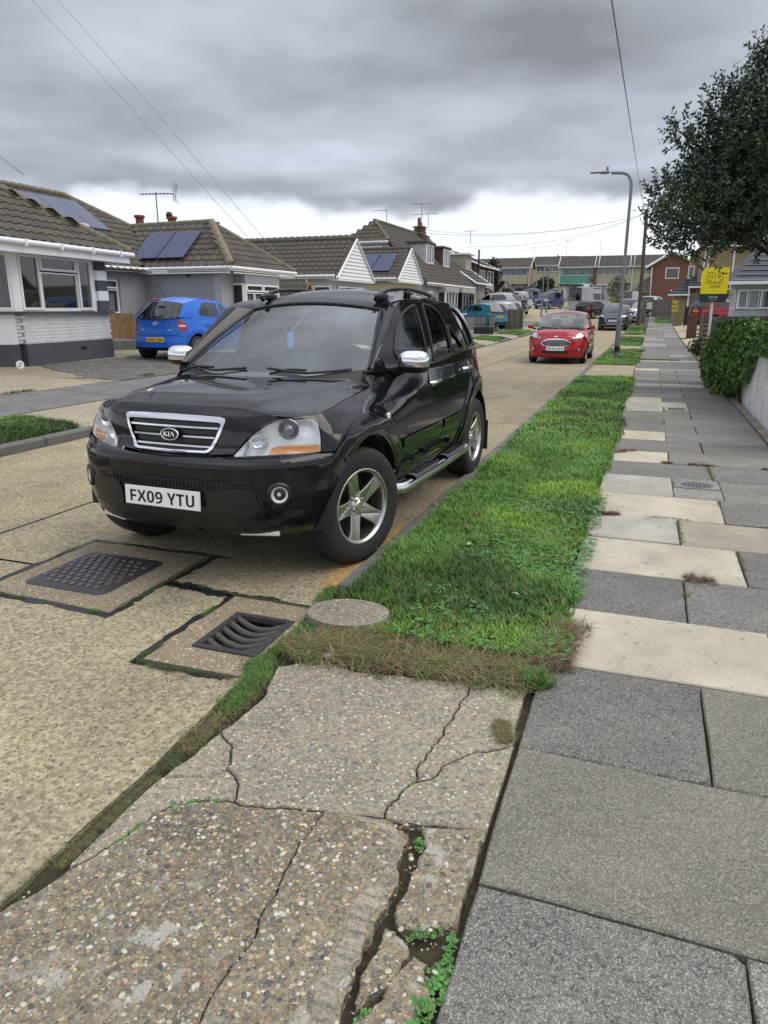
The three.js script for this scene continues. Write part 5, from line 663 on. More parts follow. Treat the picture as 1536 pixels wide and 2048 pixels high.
// One car. Coordinates: x forward from the front axle, y up, z to the car's left. Returns helpers for adding more parts.
function makeCar(t, c) {
  const S = bodySurface(c), h = c.h || 0.09, paint = c.paint, X = (p) => p.map(([x, y]) => [S.sX(x), y]), Zf = (p) => p.map(([z, y]) => [S.sZ(z), y]), Zr = (p) => p.map(([z, y]) => [S.rZ(z), y]);
  const K = { S, X, Zf, Zr };
  K.side = (name, poly, mat, off = 0, o = {}) => { const g = panelGeo(o.raw ? poly : inset(fine(poly), o.gap ?? 0.0028), o.holes, o.map || ((s, y) => S.map(s, y)), o.h || h, off), out = []; for (const m of o.one ? [0] : [0, 1]) out.push(mesh(name, m ? mirrorZ(g) : g, mat, o.parent ? o.parent[m] : t, o.label)); return out; };
  K.sideX = (name, poly, mat, off, o) => K.side(name, X(fine(poly)), mat, off, { ...o });
  K.face = (name, poly, mat, off = 0, o = {}) => mesh(name, panelGeo(o.raw ? poly : inset(poly, o.gap ?? 0.0028), o.holes, S.map, o.h || h, off), mat, o.parent || t, o.label);
  // greenhouse side surface
  K.zs = c.zs; K.gmap = (x, y) => V(-x, y, c.zs(-x, y));
  K.glassSide = (name, poly, mat, off, o = {}) => K.side(name, poly.map(([x, y]) => [-x, y]), mat, off, { ...o, map: K.gmap, raw: true });
  const r0 = c.wr, ra = c.arch, y0 = c.sill, aR = Math.PI - Math.asin((y0 - r0) / ra), aB = Math.asin((c.bumpY - r0) / ra), aL = Math.asin((c.low - r0) / ra);
  const fx = ra * Math.cos(aB), gapPts = []; for (let i = 0; i <= 10; i++) { const x = lerp(c.gapX[0], c.gapX[1], i / 10); gapPts.push([x, c.gapY(x)]); }
  const beltPts = (a, b) => Array.from({ length: 9 }, (_, i) => { const x = lerp(a, b, i / 8); return [x, c.belt(x)]; });
  const liners = [];
  const lowPoly = (name, p, mat = paint, o) => { const q = X(fine(p)); liners.push(panelGeo(q, null, S.map, 0.2, -0.014)); return K.side(name, q, mat, 0, o); };
  // front wing
  lowPoly('front_wing', [...arcPts(0, r0, ra, aB, aR), [c.d0, y0], [c.d0, 0.7 * y0 + 0.3 * c.belt(c.d0)], ...(c.d0edge || []), [c.d0, c.belt(c.d0)], [c.gapX[0] - 0.0, c.baseY], ...gapPts, ...c.wingFront]);
  const doorHandles = [];
  // doors and rear quarter; the rear wheel arch bites into whatever it meets
  const rx = -c.wb, aq = (x) => Math.acos(clamp((x - rx) / ra, -1, 1));
  const d1 = c.d1, d2 = c.d2, aS = Math.asin((y0 - r0) / ra), rFront = rx + ra * Math.cos(aS);
  lowPoly('front_door', [[c.d0, y0], [d1, y0], [d1 + c.lean * 0.3, lerp(y0, c.belt(d1), 0.6)], [d1 + c.lean, c.belt(d1)], ...beltPts(d1 + c.lean, c.d0).slice(1, -1), [c.d0, c.belt(c.d0)]].concat(c.d0edge ? c.d0edge.slice().reverse() : []));
  if (d2 !== null) {
    lowPoly('rear_door', [[d1, y0], [rFront, y0], ...arcPts(rx, r0, ra, aS, aq(c.d2low), 8).slice(1), [c.d2low, r0 + Math.sqrt(Math.max(0, ra * ra - (c.d2low - rx) ** 2)) + 0.02], [d2, c.belt(d2) - 0.22], [d2, c.belt(d2)], ...beltPts(d2, d1 + c.lean).slice(1, -1), [d1 + c.lean, c.belt(d1)], [d1 + c.lean * 0.3, lerp(y0, c.belt(d1), 0.6)]]);
  }
  const aRL = Math.PI - Math.asin((c.rlow - r0) / ra), aRB = Math.PI - Math.asin((c.rbumpY - r0) / ra), start = d2 !== null ? aq(c.d2low) : aS;
  lowPoly('rear_quarter', (d2 !== null ? [[d2, c.belt(d2)], [d2, c.belt(d2) - 0.22], [c.d2low, r0 + Math.sqrt(Math.max(0, ra * ra - (c.d2low - rx) ** 2)) + 0.02]] : [[d1 + c.lean, c.belt(d1)], [d1 + c.lean * 0.3, lerp(y0, c.belt(d1), 0.6)], [d1, y0]]).concat(arcPts(rx, r0, ra, start, aRB), [[c.rx, c.rbumpY], [c.rx, c.belt(c.rx)]], beltPts(c.rx, d2 !== null ? d2 : d1 + c.lean).slice(1, -1)));
  // sill under the doors
  K.side('sill', X(fine([[-ra * Math.cos(Math.asin((y0 - r0) / ra)) - 0.0, y0], [-ra * 0.98, c.low], [rx + ra * 0.98, c.low], [rFront, y0]])), c.sillMat || paint, 0);
  // bumpers wrap round the corners
  const mir = (p) => p.concat(p.slice().reverse().map(([s, y]) => [-s, y]));
  const fb = [...c.bumperTop.map(([z, y]) => [S.sZ(z), y]), ...X([[fx, c.bumpY], ...arcPts(0, r0, ra, aB, aL, 7).slice(1)]), ...Zf([[c.lipZ, c.low], [c.lipZ * 0.5, c.low + 0.005], [0.001, c.low + 0.008]])];
  if (!c.ownBumper) K.face('front_bumper', fine(mir(fb), 5), c.bumperMat || paint, 0, { holes: c.bumperHoles });
  liners.push(panelGeo(fine(mir(fb)), null, S.map, 0.2, -0.016));
  const rbL = S.L, rb = [...Zr([[0.001, c.rbumpC], [c.rlampZ, c.rbumpC]]), ...X([[c.rx, c.rbumpY], ...arcPts(rx, r0, ra, aRB, aRL, 7)]), ...Zr([[c.lipZ, c.rlow], [0.001, c.rlow]])];
  const wrapR = (p) => p.concat(p.slice().reverse().map(([s, y]) => [2 * rbL - s, y])), rmap = (s, y) => s > rbL ? (() => { const v = S.map(2 * rbL - s, y); v.z *= -1; return v; })() : S.map(s, y);
  K.rear = (name, poly, mat, off = 0, o = {}) => mesh(name, panelGeo(o.raw ? poly : inset(poly, 0.0028), o.holes, rmap, o.h || h, off), mat, o.parent || t, o.label);
  K.rearSym = (name, poly, mat, off, o) => K.rear(name, fine(wrapR(Zr(poly))), mat, off, o);
  K.rear('rear_bumper', fine(wrapR(rb)), c.bumperMat || paint); liners.push(panelGeo(fine(wrapR(rb)), null, rmap, 0.2, -0.016));
  // tailgate between the rear quarters
  const tg = [...Zr([[0.001, c.tailTop], [c.tailZ, c.tailTop], ...(c.tailEdge || []), [c.rlampZ, c.rbumpC], [0.001, c.rbumpC]])];
  K.rear('tailgate', fine(wrapR(tg)), paint); liners.push(panelGeo(fine(wrapR(tg)), null, rmap, 0.2, -0.016));
  K.rear('rear_panel', fine([...Zr([[c.tailZ, c.tailTop], ...(c.tailEdge || []), [c.rlampZ, c.rbumpC]]), ...X([[c.rx, c.rbumpY], [c.rx, c.belt(c.rx)]])]), paint); K.rear('rear_panel', fine([...Zr([[c.tailZ, c.tailTop], ...(c.tailEdge || []), [c.rlampZ, c.rbumpC]]), ...X([[c.rx, c.rbumpY], [c.rx, c.belt(c.rx)]])]).map(([s, y]) => [2 * rbL - s, y]), paint);
  // bonnet
  const q0 = S.sX(c.gapX[1]), zr = 0;
  const fr = (u) => { const k = u * 2 - 1, s = (c.noseS || q0) * k; return S.map(s, c.noseY(Math.abs(k))); };
  const gapR = (v) => { const x = lerp(c.gapX[1], c.gapX[0], v); return S.map(S.sX(x), lerp(c.noseY(1), c.gapY(x), sst(0, 0.12, v))); }, gapL = (v) => { const p = gapR(v); p.z *= -1; return p; };
  const g1 = gapR(1), cowl = (u) => { const k = u * 2 - 1; return V(lerp(c.cowl[0], g1.x, k * k), lerp(c.cowl[1], g1.y, k * k * k * k), g1.z * k); };
  const bon = coons(fr, cowl, gapL, gapR, 44, 26, (u, v) => { const k = Math.abs(u * 2 - 1), w = Math.sin(Math.PI * Math.pow(v, 0.55)); return V(0, c.bonnetRise * w * (1 - Math.pow(k, 4)) + (c.bonnetCrease || 0) * sst(lerp(0.56, 0.93, v), lerp(0.42, 0.82, v), k) * sst(0, 0.25, v), 0); });
  mesh('bonnet', bon, paint, t); liners.push(at(bon, 0, -0.02, 0));
  // glasshouse
  const zsV = (p) => V(p[0], p[1], c.zs(p[0], p[1])), up = (p) => lineF(p.map(zsV));
  const aS2 = up(c.aLine), aL2 = c.aLine3 ? lineF(c.aLine3) : aS2, aR2 = (v) => { const p = aL2(v); p.z *= -1; return p; }, a0 = aL2(0), a1 = aL2(1);
  const wb = (u) => { const k = u * 2 - 1; return V(lerp(c.wsB[0], a0.x, Math.pow(Math.abs(k), 2.4)), lerp(c.wsB[1], a0.y, k * k), a0.z * k); }, wt = (u) => { const k = u * 2 - 1; return V(lerp(c.wsT[0], a1.x, Math.pow(Math.abs(k), 2.4)), lerp(c.wsT[1], a1.y, k * k), a1.z * k); };
  const ws = coons(wb, wt, aR2, aL2, 24, 12, (u, v) => V(0.02, 0.03, 0).multiplyScalar(Math.sin(Math.PI * v) * (1 - (u * 2 - 1) ** 2)));
  mesh('windscreen', ws, c.glassF || M.pane, t);
  if (c.aLine3) { const g = coons((u) => aL2(0).lerp(aS2(0), u), (u) => aL2(1).lerp(aS2(1), u), (v) => aL2(v), (v) => aS2(v), 6, 14, (u, v) => V(0.02, 0.012, 0.01).multiplyScalar(Math.sin(Math.PI * u))); mesh('windscreen_pillar', g, paint, t); mesh('windscreen_pillar', mirrorZ(g), paint, t); for (const sg of [1, -1]) mesh('windscreen_seal', tube(Array.from({ length: 9 }, (_, i) => { const p = aL2(i / 8); return [p.x + 0.004, p.y + 0.003, sg * p.z]; }), 0.012, 20, 5), M.black, t); mesh('windscreen_seal', tube(Array.from({ length: 13 }, (_, i) => { const p = wt(i / 12); return [p.x + 0.004, p.y + 0.003, p.z]; }), 0.012, 30, 5), M.black, t); }
  const edge = lineF(c.roofEdge.map(zsV)), edgeL = (v) => { const p = edge(v); p.z *= -1; return p; }, e0 = edge(0), e1 = edge(1);
  const rt = (u) => { const k = u * 2 - 1; return V(lerp(c.rwT[0], e1.x, Math.pow(Math.abs(k), 2.2)), lerp(c.rwT[1], e1.y, k * k), e1.z * k); };
  const roofG = coons((u) => { const k = u * 2 - 1, a = Math.abs(k); if (c.aLine3) { if (a <= 0.8) return wt(k / 1.6 + 0.5); const p = a1.clone().lerp(e0, (a - 0.8) / 0.2); if (k < 0) p.z *= -1; return p; } return V(lerp(c.wsT[0], e0.x, Math.pow(a, 2.4)), lerp(c.wsT[1], e0.y, k * k), e0.z * k); }, rt, edgeL, edge, 24, 20, (u, v) => V(0, c.roofRise * (1 - Math.pow(Math.abs(u * 2 - 1), 2.6)) * Math.sin(Math.PI * clamp(0.04 + 0.92 * v)), 0));
  mesh('roof', roofG, paint, t);
  // frame of the side windows, with the windows as holes
  const hole = c.windows.map((w) => chaik(w, 2));
  const fr2 = [...c.aLine.map((p, i) => p).slice(0), ...edge2(c.roofEdge), ...c.rearLine.slice(1), ...beltPts(c.rearLine[c.rearLine.length - 1][0], c.aLine[0][0] - 0.02).slice(1)];
  K.glassSide('window_frame', fine(fr2, 6), c.frameMat || paint, 0, { holes: hole.map((w) => w.map(([x, y]) => [-x, y])), h: 0.1 });
  hole.forEach((w, i) => K.glassSide('side_window', w, (c.sideGlass || [])[i] || c.glassS || M.pane, -0.008, { h: 0.12 }));
  if (c.trim) hole.forEach((w) => { for (const sg of [1, -1]) { const pts = w.filter((_, i) => i % 2 === 0).map(([x, y]) => [x, y, sg * (c.zs(x, y) + 0.002)]); mesh('window_seal', tube(pts, c.trim, pts.length * 3, 5, true), M.black, t); } });
  // rear window
  const rl = up(c.rearLine.slice().reverse()), rlL = (v) => { const p = rl(v); p.z *= -1; return p; }, b0 = rl(0), b1 = rl(1);
  const rbm = (u) => { const k = u * 2 - 1; return V(lerp(c.rwB[0], b0.x, Math.pow(Math.abs(k), 2.4)), lerp(c.rwB[1], b0.y, k * k), b0.z * k); }, rtm = (u) => { const k = u * 2 - 1; return V(lerp(c.rwT[0], b1.x, Math.pow(Math.abs(k), 2.2)), lerp(c.rwT[1], b1.y, k * k), b1.z * k); };
  mesh('rear_window', coons(rbm, rtm, rlL, rl, 18, 8, (u, v) => V(-0.03, 0, 0).multiplyScalar(Math.sin(Math.PI * v) * (1 - (u * 2 - 1) ** 2))), c.glassR || c.glassS || M.tint, t);
  // dark insides: liners behind the panel gaps, wheel wells, floor
  const inner = liners.concat(liners.slice(0, d2 !== null ? 4 : 3).map(mirrorZ));
  for (const cx of [0, rx]) for (const sg of [1, -1]) { const w = new THREE.CylinderGeometry(ra + 0.01, ra + 0.01, 0.34, 26, 1, true, Math.PI / 2 - 0.1, Math.PI + 0.2); w.rotateX(Math.PI / 2); w.translate(cx, r0, sg * (c.hw - 0.2)); const p = w.toNonIndexed(); inner.push(p); const d = new THREE.CircleGeometry(ra + 0.01, 24, -0.15, Math.PI + 0.3); d.translate(cx, r0, sg * (c.hw - 0.36)); inner.push(d.toNonIndexed()); }
  inner.push(box((c.rx + 0.5) / 2, c.low + 0.06, 0, 0.6 - c.rx - 0.1, 0.04, c.hw * 1.5)); mesh('cowl', coons(cowl, wb, (v) => { const p = gapR(1).lerp(aL2(0), v); p.z *= -1; return p; }, (v) => gapR(1).lerp(aL2(0), v), 20, 3, (u, v) => V(0, -0.012 * Math.sin(Math.PI * v), 0)), plasticBlack0, t); mesh('underbody', inner, M.dark, t);
  // seats, dashboard, steering wheel
  if (!c.noCabin) {
    const sm = c.seatMat || flat(0.06, 0.06, 0.065, 0.9); const bk = cbox(0.13, 0.6, 0.5, 0.05), hr = cbox(0.1, 0.17, 0.26, 0.04), cu2 = cbox(0.5, 0.14, 0.5, 0.05), by = c.belt(d1);
    for (const sg of [1, -1]) for (const [x, k] of [[d1 + 0.02, 1], [d1 - 0.78, 0.97]]) mesh('seat', [at(bk.clone().rotateZ(0.25), x, by - 0.24, sg * c.hw * 0.42), at(hr, x - 0.1, by + 0.16 * k, sg * c.hw * 0.42), at(cu2, x + 0.25, by - 0.55, sg * c.hw * 0.42)], sm, t);
    mesh('dashboard', [at(cbox(0.42, 0.18, c.hw * 1.52, 0.06), c.cowl[0] - 0.32, c.cowl[1] - 0.08, 0)], c.dashMat || M.dark, t);
    const st = new THREE.TorusGeometry(0.185, 0.017, 8, 26); st.rotateY(Math.PI / 2); st.rotateZ(-0.4); st.translate(c.d0 - 0.42, by - 0.02, -c.hw * 0.42); mesh('steering_wheel', st, M.dark, t);
    if (c.mirrorIn) mesh('rear_view_mirror', at(cbox(0.03, 0.07, 0.24, 0.015), c.wsT[0] - 0.02, c.wsT[1] - 0.12, 0), M.black, t);
  }
  for (const [cx, st] of [[0, c.steer || 0], [rx, 0]]) for (const l of [1, -1]) wheelParts(t, r0, c.tw || 0.21, c.rim, c.wheel, [cx, r0, l * (c.hw - (c.tw || 0.21) / 2 - 0.018)], st, l > 0);
  return K;
}
const edge2 = (pts) => smoothPath(pts, 3).slice(1);
function wingMirror(t, pos, sz, cap, base, sg, o = {}) {
  const g = new THREE.SphereGeometry(0.5, 20, 14); const p = g.attributes.position; for (let i = 0; i < p.count; i++) { let [x, y, z] = [p.getX(i), p.getY(i), p.getZ(i)]; const f = (v) => Math.sign(v) * Math.pow(Math.abs(v) * 2, 0.62) / 2; p.setXYZ(i, (x > 0 ? x : x * 0.35) * sz[0], f(y) * sz[1], f(z) * sz[2]); } g.computeVertexNormals(); const q = g.toNonIndexed(); q.translate(pos[0], pos[1], sg * pos[2]);
  const m = new THREE.Group(); m.name = 'wing_mirror'; t.add(m);
  const up = [], dn = []; const a = q.attributes.position.array, cut = pos[1] + (o.cut ?? -10); for (let i = 0; i < a.length; i += 9) ((a[i + 1] + a[i + 4] + a[i + 7]) / 3 > cut ? up : dn).push(i);
  const pick = (l) => { const b = new THREE.BufferGeometry(); for (const k of ['position', 'normal']) { const s = q.attributes[k].array, d = new Float32Array(l.length * 9); l.forEach((i, j) => d.set(s.subarray(i, i + 9), j * 9)); b.setAttribute(k, new THREE.BufferAttribute(d, 3)); } return b; };
  if (up.length) mesh('mirror_cap', [uvm(pick(up))], cap, m); if (dn.length) mesh('mirror_housing', [uvm(pick(dn))], base, m);
  mesh('mirror_arm', [rod([pos[0] - 0.0, pos[1] - sz[1] * 0.32, sg * (pos[2] - sz[2] * 0.3)], [pos[0] - 0.04, pos[1] - sz[1] * 0.55, sg * (pos[2] - sz[2] * 0.5 - (o.arm || 0.1))], 0.03, 0.04).toNonIndexed()], base, m); return m;
}
// ---------- the black car in front ----------
{
  const paint = carPaint(0.008, 0.008, 0.0095, { roughness: 0.5, clearcoatRoughness: 0.05, specularIntensity: 0 });
  const t = thing('black_suv', 'large black four wheel drive car with chrome mirrors and roof rails parked at the kerb', 'car', [-2.53, 0, -4.13], R(-1.7) - Math.PI / 2);
  t.scale.setScalar(1.012);
  const blackPl = flat(0.012, 0.012, 0.013, 0.35), alloy = textured(tGrain, 0.0003, 0.3, { color: col(0.72, 0.7, 0.66), metalness: 1 });
  const c = {
    paint, h: 0.06, plan: [[0.82, 0], [0.815, 0.2], [0.79, 0.4], [0.73, 0.58], [0.62, 0.74], [0.45, 0.86], [0.25, 0.905], [0, 0.92], [-1, 0.925], [-2, 0.925], [-2.7, 0.905], [-3.0, 0.86], [-3.3, 0.76], [-3.5, 0.58], [-3.6, 0.3], [-3.62, 0]],
    dF: [[0.28, 0.13], [0.33, 0.085], [0.38, 0.04], [0.5, 0.006], [0.6, 0], [0.735, 0.002], [0.775, 0.02], [0.8, 0.075], [0.83, 0.1], [0.92, 0.112], [1.0, 0.13], [1.04, 0.155], [1.08, 0.22]],
    dS: [[0.28, 0.13], [0.42, 0.06], [0.5, 0.03], [0.6, 0.004], [0.75, 0], [0.9, 0.004], [1.0, 0.018], [1.08, 0.036], [1.15, 0.05], [1.3, 0.06]], dR: [[0.28, 0.1], [0.4, 0.02], [0.6, 0], [0.75, 0.03], [0.9, 0.05], [1.1, 0.07], [1.2, 0.1]],
    fender: [0.1, -1.3, -0.3, 0.98, 1.16], crease: (x, y) => 0.09 * sst(-0.95, 0.3, x) * sst(0.84, 1.06, y), flare: 0.02, arch: 0.45, wb: 2.71, wr: 0.375, hw: 0.925, rim: 0.242, tw: 0.245, steer: R(-17),
    sill: 0.46, low: 0.33, bumpY: 0.79, gapX: [-0.36, 0.47], gapY: pchip([[-0.36, 1.085], [0, 1.05], [0.3, 1.018], [0.47, 1.0]]), baseY: 1.185, wingFront: [[0.455, 0.95], [0.475, 0.8]], d0: -0.5, d1: -1.5, lean: 0.2, d2: -2.5, d2low: -2.2, rx: -3.05, belt: pchip([[-3.2, 1.225], [-2.5, 1.215], [-1.3, 1.165], [-0.4, 1.165]]),
    bumperTop: [[0.001, 0.778], [0.2, 0.784], [0.44, 0.795], [0.7, 0.8], [0.84, 0.795]], lipZ: 0.8, rlow: 0.36, rbumpY: 0.7, rbumpC: 0.72, rlampZ: 0.6, tailTop: 1.15, tailZ: 0.62,
    cowl: [-0.1, 1.125], noseY: pchip([[0, 1.048], [0.42, 1.046], [0.66, 1.012], [0.85, 1.0], [1, 1.0]]), bonnetRise: 0.016, bonnetCrease: 0.02,
    zs: (x, y) => { const q = Math.max(0, y - 1.15); return 0.875 - 0.18 * q - 0.35 * q * q - 0.1 * sst(-1.3, -0.3, x) - 0.1 * sst(-2.3, -3.2, x); },
    aLine: [[-0.42, 1.19], [-0.6, 1.32], [-0.78, 1.45], [-0.99, 1.588]], aLine3: [[-0.46, 1.192, 0.73], [-0.68, 1.33, 0.675], [-0.9, 1.455, 0.61], [-1.12, 1.57, 0.55]], wsB: [-0.16, 1.135], wsT: [-1.06, 1.618], roofEdge: [[-0.99, 1.588], [-1.1, 1.622], [-1.3, 1.645], [-1.7, 1.65], [-2.1, 1.64], [-2.5, 1.605], [-2.92, 1.52]], rearLine: [[-2.92, 1.52], [-3.0, 1.4], [-3.1, 1.225]],
    roofRise: 0.035, rwT: [-3.1, 1.6], rwB: [-3.5, 1.16], frameMat: paint, trim: 0.009,
    windows: [[[-0.73, 1.205], [-0.84, 1.4], [-1.0, 1.515], [-1.18, 1.58], [-1.38, 1.605], [-1.39, 1.6], [-1.345, 1.47], [-1.31, 1.3], [-1.3, 1.185], [-1.29, 1.18]], [[-1.44, 1.185], [-1.43, 1.19], [-1.47, 1.3], [-1.52, 1.48], [-1.575, 1.61], [-1.59, 1.615], [-1.77, 1.605], [-1.9, 1.555], [-1.97, 1.46], [-1.95, 1.22], [-1.94, 1.21]], [[-1.985, 1.225], [-1.99, 1.3], [-2.03, 1.47], [-2.12, 1.395], [-2.3, 1.26], [-2.31, 1.24]], [[-2.27, 1.585], [-2.29, 1.59], [-2.5, 1.565], [-2.7, 1.48], [-2.88, 1.37], [-2.95, 1.26], [-2.93, 1.245], [-2.6, 1.24], [-2.4, 1.39]]],
    glassS: M.tint, sideGlass: [M.pane], glassF: new THREE.MeshPhysicalMaterial({ color: col(0.78, 0.84, 0.84), roughness: 0.03, transmission: 1, thickness: 0, ior: 2.3 }), wheel: { spokes: 5, tip: 0.044, root: 0.05, dish: 0.045, rim: alloy, seg: 56, phase: 0.35 }, mirrorIn: true, seatMat: flat(0.2, 0.2, 0.2, 0.9), dashMat: flat(0.1, 0.1, 0.1, 0.8)
  };
  const K = makeCar(t, c), S = K.S;
  // nose round the grille
  const lampTop = [[0.43, 0.795], [0.5, 0.868], [0.56, 0.918], [0.62, 0.955], [0.69, 0.982], [0.77, 0.996], [0.855, 1.0]], mir = (p) => p.concat(p.slice().reverse().map(([s, y]) => [-s, y]));
  const gr = [[0.001, 1.004], [0.2, 1.002], [0.33, 0.998], [0.362, 0.99], [0.366, 0.975], [0.33, 0.9], [0.285, 0.825], [0.265, 0.802], [0.24, 0.797], [0.001, 0.79]], grI = [[0.001, 0.972], [0.2, 0.971], [0.315, 0.968], [0.335, 0.962], [0.33, 0.945], [0.3, 0.885], [0.262, 0.825], [0.25, 0.812], [0.23, 0.808], [0.001, 0.804]];
  const sy = (s) => c.noseY(Math.abs(s) / S.sX(0.47));
  const nose = [[0.001, 0.781], [0.2, 0.787], ...lampTop.slice(0, 5).map((p) => [p[0] - 0.008, p[1] + 0.005])].map(([z, y]) => [S.sZ(z), y]); const sE = nose[nose.length - 1][0]; for (let i = 0; i <= 8; i++) { const s = lerp(sE, 0.001, i / 8); nose.push([s, sy(s) + 0.002]); }
  K.face('nose_panel', mir(nose), paint, 0, { holes: [mir(K.Zf(gr))] });
  const gp = new THREE.Group(); gp.name = 'grille'; t.add(gp);
  K.face('surround', mir(K.Zf(gr)), M.chrome, 0.006, { parent: gp, holes: [mir(K.Zf(grI))], raw: true });
  K.face('backing', mir(K.Zf(gr)), M.black, -0.03, { parent: gp, raw: true });
  for (const [y, w] of [[0.935, 0.318], [0.882, 0.292], [0.83, 0.262]]) K.face('slat', mir(K.Zf([[0.001, y + 0.006], [w, y + 0.006], [w - 0.004, y - 0.004], [0.001, y - 0.004]])), M.chrome, 0.001, { parent: gp, raw: true });
  for (const [y, w] of [[0.953, 0.32], [0.908, 0.3], [0.857, 0.275], [0.816, 0.25]]) K.face('bar', mir(K.Zf([[0.001, y + 0.012], [w, y + 0.012], [w - 0.008, y - 0.01], [0.001, y - 0.01]])), blackPl, -0.012, { parent: gp, raw: true });
  { // oval badge
    const p = S.map(0.001, 0.893), b = new THREE.Group(); b.name = 'badge'; b.position.set(p.x + 0.022, p.y, 0); b.rotation.set(0, Math.PI / 2, 0); b.rotateX(-0.14); gp.add(b);
    const rim = new THREE.TorusGeometry(0.058, 0.0055, 10, 40); rim.scale(1, 0.56, 1); const disc = new THREE.CylinderGeometry(0.058, 0.058, 0.008, 40); disc.rotateX(Math.PI / 2); disc.scale(1, 0.56, 1);
    const badge = merge([disc.toNonIndexed()]); mesh('badge', [rim.toNonIndexed()], M.chrome, b).name = 'badge_rim'; mesh('badge_disc', badge, M.black, b);
    b.name = 'badge'; const L = []; const bar = (a, q) => L.push(rod([a[0], a[1], 0.006], [q[0], q[1], 0.006], 0.0035)); bar([-0.034, -0.013], [-0.034, 0.013]); bar([-0.034, 0], [-0.014, 0.013]); bar([-0.03, 0.001], [-0.012, -0.013]); bar([-0.002, -0.013], [-0.002, 0.013]); bar([0.008, -0.013], [0.02, 0.013]); bar([0.02, 0.013], [0.032, -0.013]); mesh('badge_letters', L.map((g) => g.toNonIndexed()), M.chrome, b);
  }
  // headlamps
  const lamp = [...lampTop, [0.868, 0.985], [0.862, 0.93], [0.848, 0.8], [0.82, 0.797], [0.64, 0.798], [0.45, 0.79]], lp = [...K.Zf(lamp.slice(0, 6)), ...K.X([[0.462, 0.998], [0.458, 0.95], [0.478, 0.805], [0.5, 0.802]]), ...K.Zf([[0.7, 0.8], [0.5, 0.795], [0.44, 0.79]])];
  const amber = [...K.Zf([[0.62, 0.8], [0.645, 0.832], [0.69, 0.84]]), ...K.X([[0.472, 0.84], [0.482, 0.806]]), ...K.Zf([[0.7, 0.803]])];
  const silver = flat(0.92, 0.93, 0.95, 0.3, { metalness: 0.3 }), lensM = new THREE.MeshPhysicalMaterial({ color: col(0.93, 0.94, 0.95), roughness: 0.05, transmission: 1, thickness: 0, ior: 1.5 }), amb = new THREE.MeshPhysicalMaterial({ color: col(0.62, 0.2, 0.02), roughness: 0.25, clearcoat: 1 });
  const groups = [0, 1].map(() => { const g = new THREE.Group(); g.name = 'headlamp'; t.add(g); return g; });
  const skirt = (poly, o0, o1) => { const P = poly, nrm = (u, v) => { const e = 0.004; return S.map(u, v + e).sub(S.map(u, v - e)).cross(S.map(u + e, v).sub(S.map(u - e, v))).normalize(); }, q = P.map(([u, v]) => { const n = nrm(u, v), p = S.map(u, v); return [p.clone().addScaledVector(n, o0).toArray(), p.clone().addScaledVector(n, o1).toArray()]; }); return quadGeo(q.map((a, i) => { const b = q[(i + 1) % q.length]; return [a[0], b[0], b[1], a[1]]; })); };
  const lpf = fine(lp, 3); K.side('lens', lpf, lensM, 0.001, { raw: true, parent: groups }); K.side('reflector', lpf, silver, -0.075, { raw: true, parent: groups });
  { const sk = skirt(lpf, 0.001, -0.076); mesh('housing', sk, silver, groups[0]); mesh('housing', mirrorZ(sk), silver, groups[1]); }
  K.side('indicator', fine(amber, 3), amb, -0.012, { raw: true, parent: groups });
  for (let k = 0; k < 5; k++) K.side('indicator_rib', [...K.Zf([[0.65 + 0.01 * k, 0.812 + k * 0.006]]), ...K.X([[0.485, 0.812 + k * 0.006], [0.485, 0.8145 + k * 0.006]]), ...K.Zf([[0.653 + 0.01 * k, 0.8145 + k * 0.006]])], flat(0.8, 0.36, 0.06, 0.3), -0.009, { raw: true, parent: groups });
  [1, -1].forEach((sg, i) => {
    for (const [z, y, r, dz] of [[0.565, 0.862, 0.05, 0.035], [0.735, 0.925, 0.056, 0.01]]) {
      const p = S.map(S.sZ(z), y), n = V(0.93, 0, 0.36 * sg).normalize(), q = new THREE.Quaternion().setFromUnitVectors(V(0, 1, 0), n), base = V(p.x, p.y, p.z * sg).addScaledVector(n, -0.058);
      const cup = new THREE.LatheGeometry([[0.0, 0], [r * 0.6, 0.004], [r * 0.9, 0.02], [r, 0.034], [r * 1.08, 0.034], [r * 1.1, 0.0]].map((a) => new THREE.Vector2(...a)), 28); cup.applyQuaternion(q); cup.translate(...base.toArray()); mesh('lamp_cup', [cup.toNonIndexed()], M.chrome, groups[i]);
      const ball = new THREE.SphereGeometry(r * 0.55, 18, 12); ball.translate(...base.clone().addScaledVector(n, 0.022).toArray()); mesh('bulb_lens', [ball.toNonIndexed()], z > 0.6 ? flat(0.25, 0.24, 0.28, 0.1, { metalness: 0.5 }) : M.clear, groups[i]);
    }
  });
  // bumper: lower insert, intake, fog lamps, washer covers, light strips, plate
  const ins = [[0.001, 0.665], [0.4, 0.662], [0.425, 0.645], [0.53, 0.642], [0.58, 0.6], [0.595, 0.5], [0.6, 0.39], [0.5, 0.37], [0.001, 0.365]]; K.face('bumper_insert', fine(mir(K.Zf(ins)), 4), flat(0.011, 0.011, 0.012, 0.25), 0.007, { raw: true });
  K.side('bumper_pad', K.Zf(chaik([[0.3, 0.62], [0.42, 0.63], [0.53, 0.625], [0.565, 0.58], [0.575, 0.46], [0.3, 0.44]], 2)), blackPl, 0.016, { raw: true });
  K.face('intake', mir(K.Zf([[0.001, 0.656], [0.39, 0.654], [0.375, 0.612], [0.001, 0.61]])), M.dark, 0.0095, { raw: true });
  for (let i = -15; i <= 15; i++) { const p = S.map(S.sZ((i + 0.01) * 0.024), 0.633); mesh('intake_rib', at(cbox(0.014, 0.042, 0.004, 0.001), p.x + 0.012, p.y, p.z), blackPl, t); }
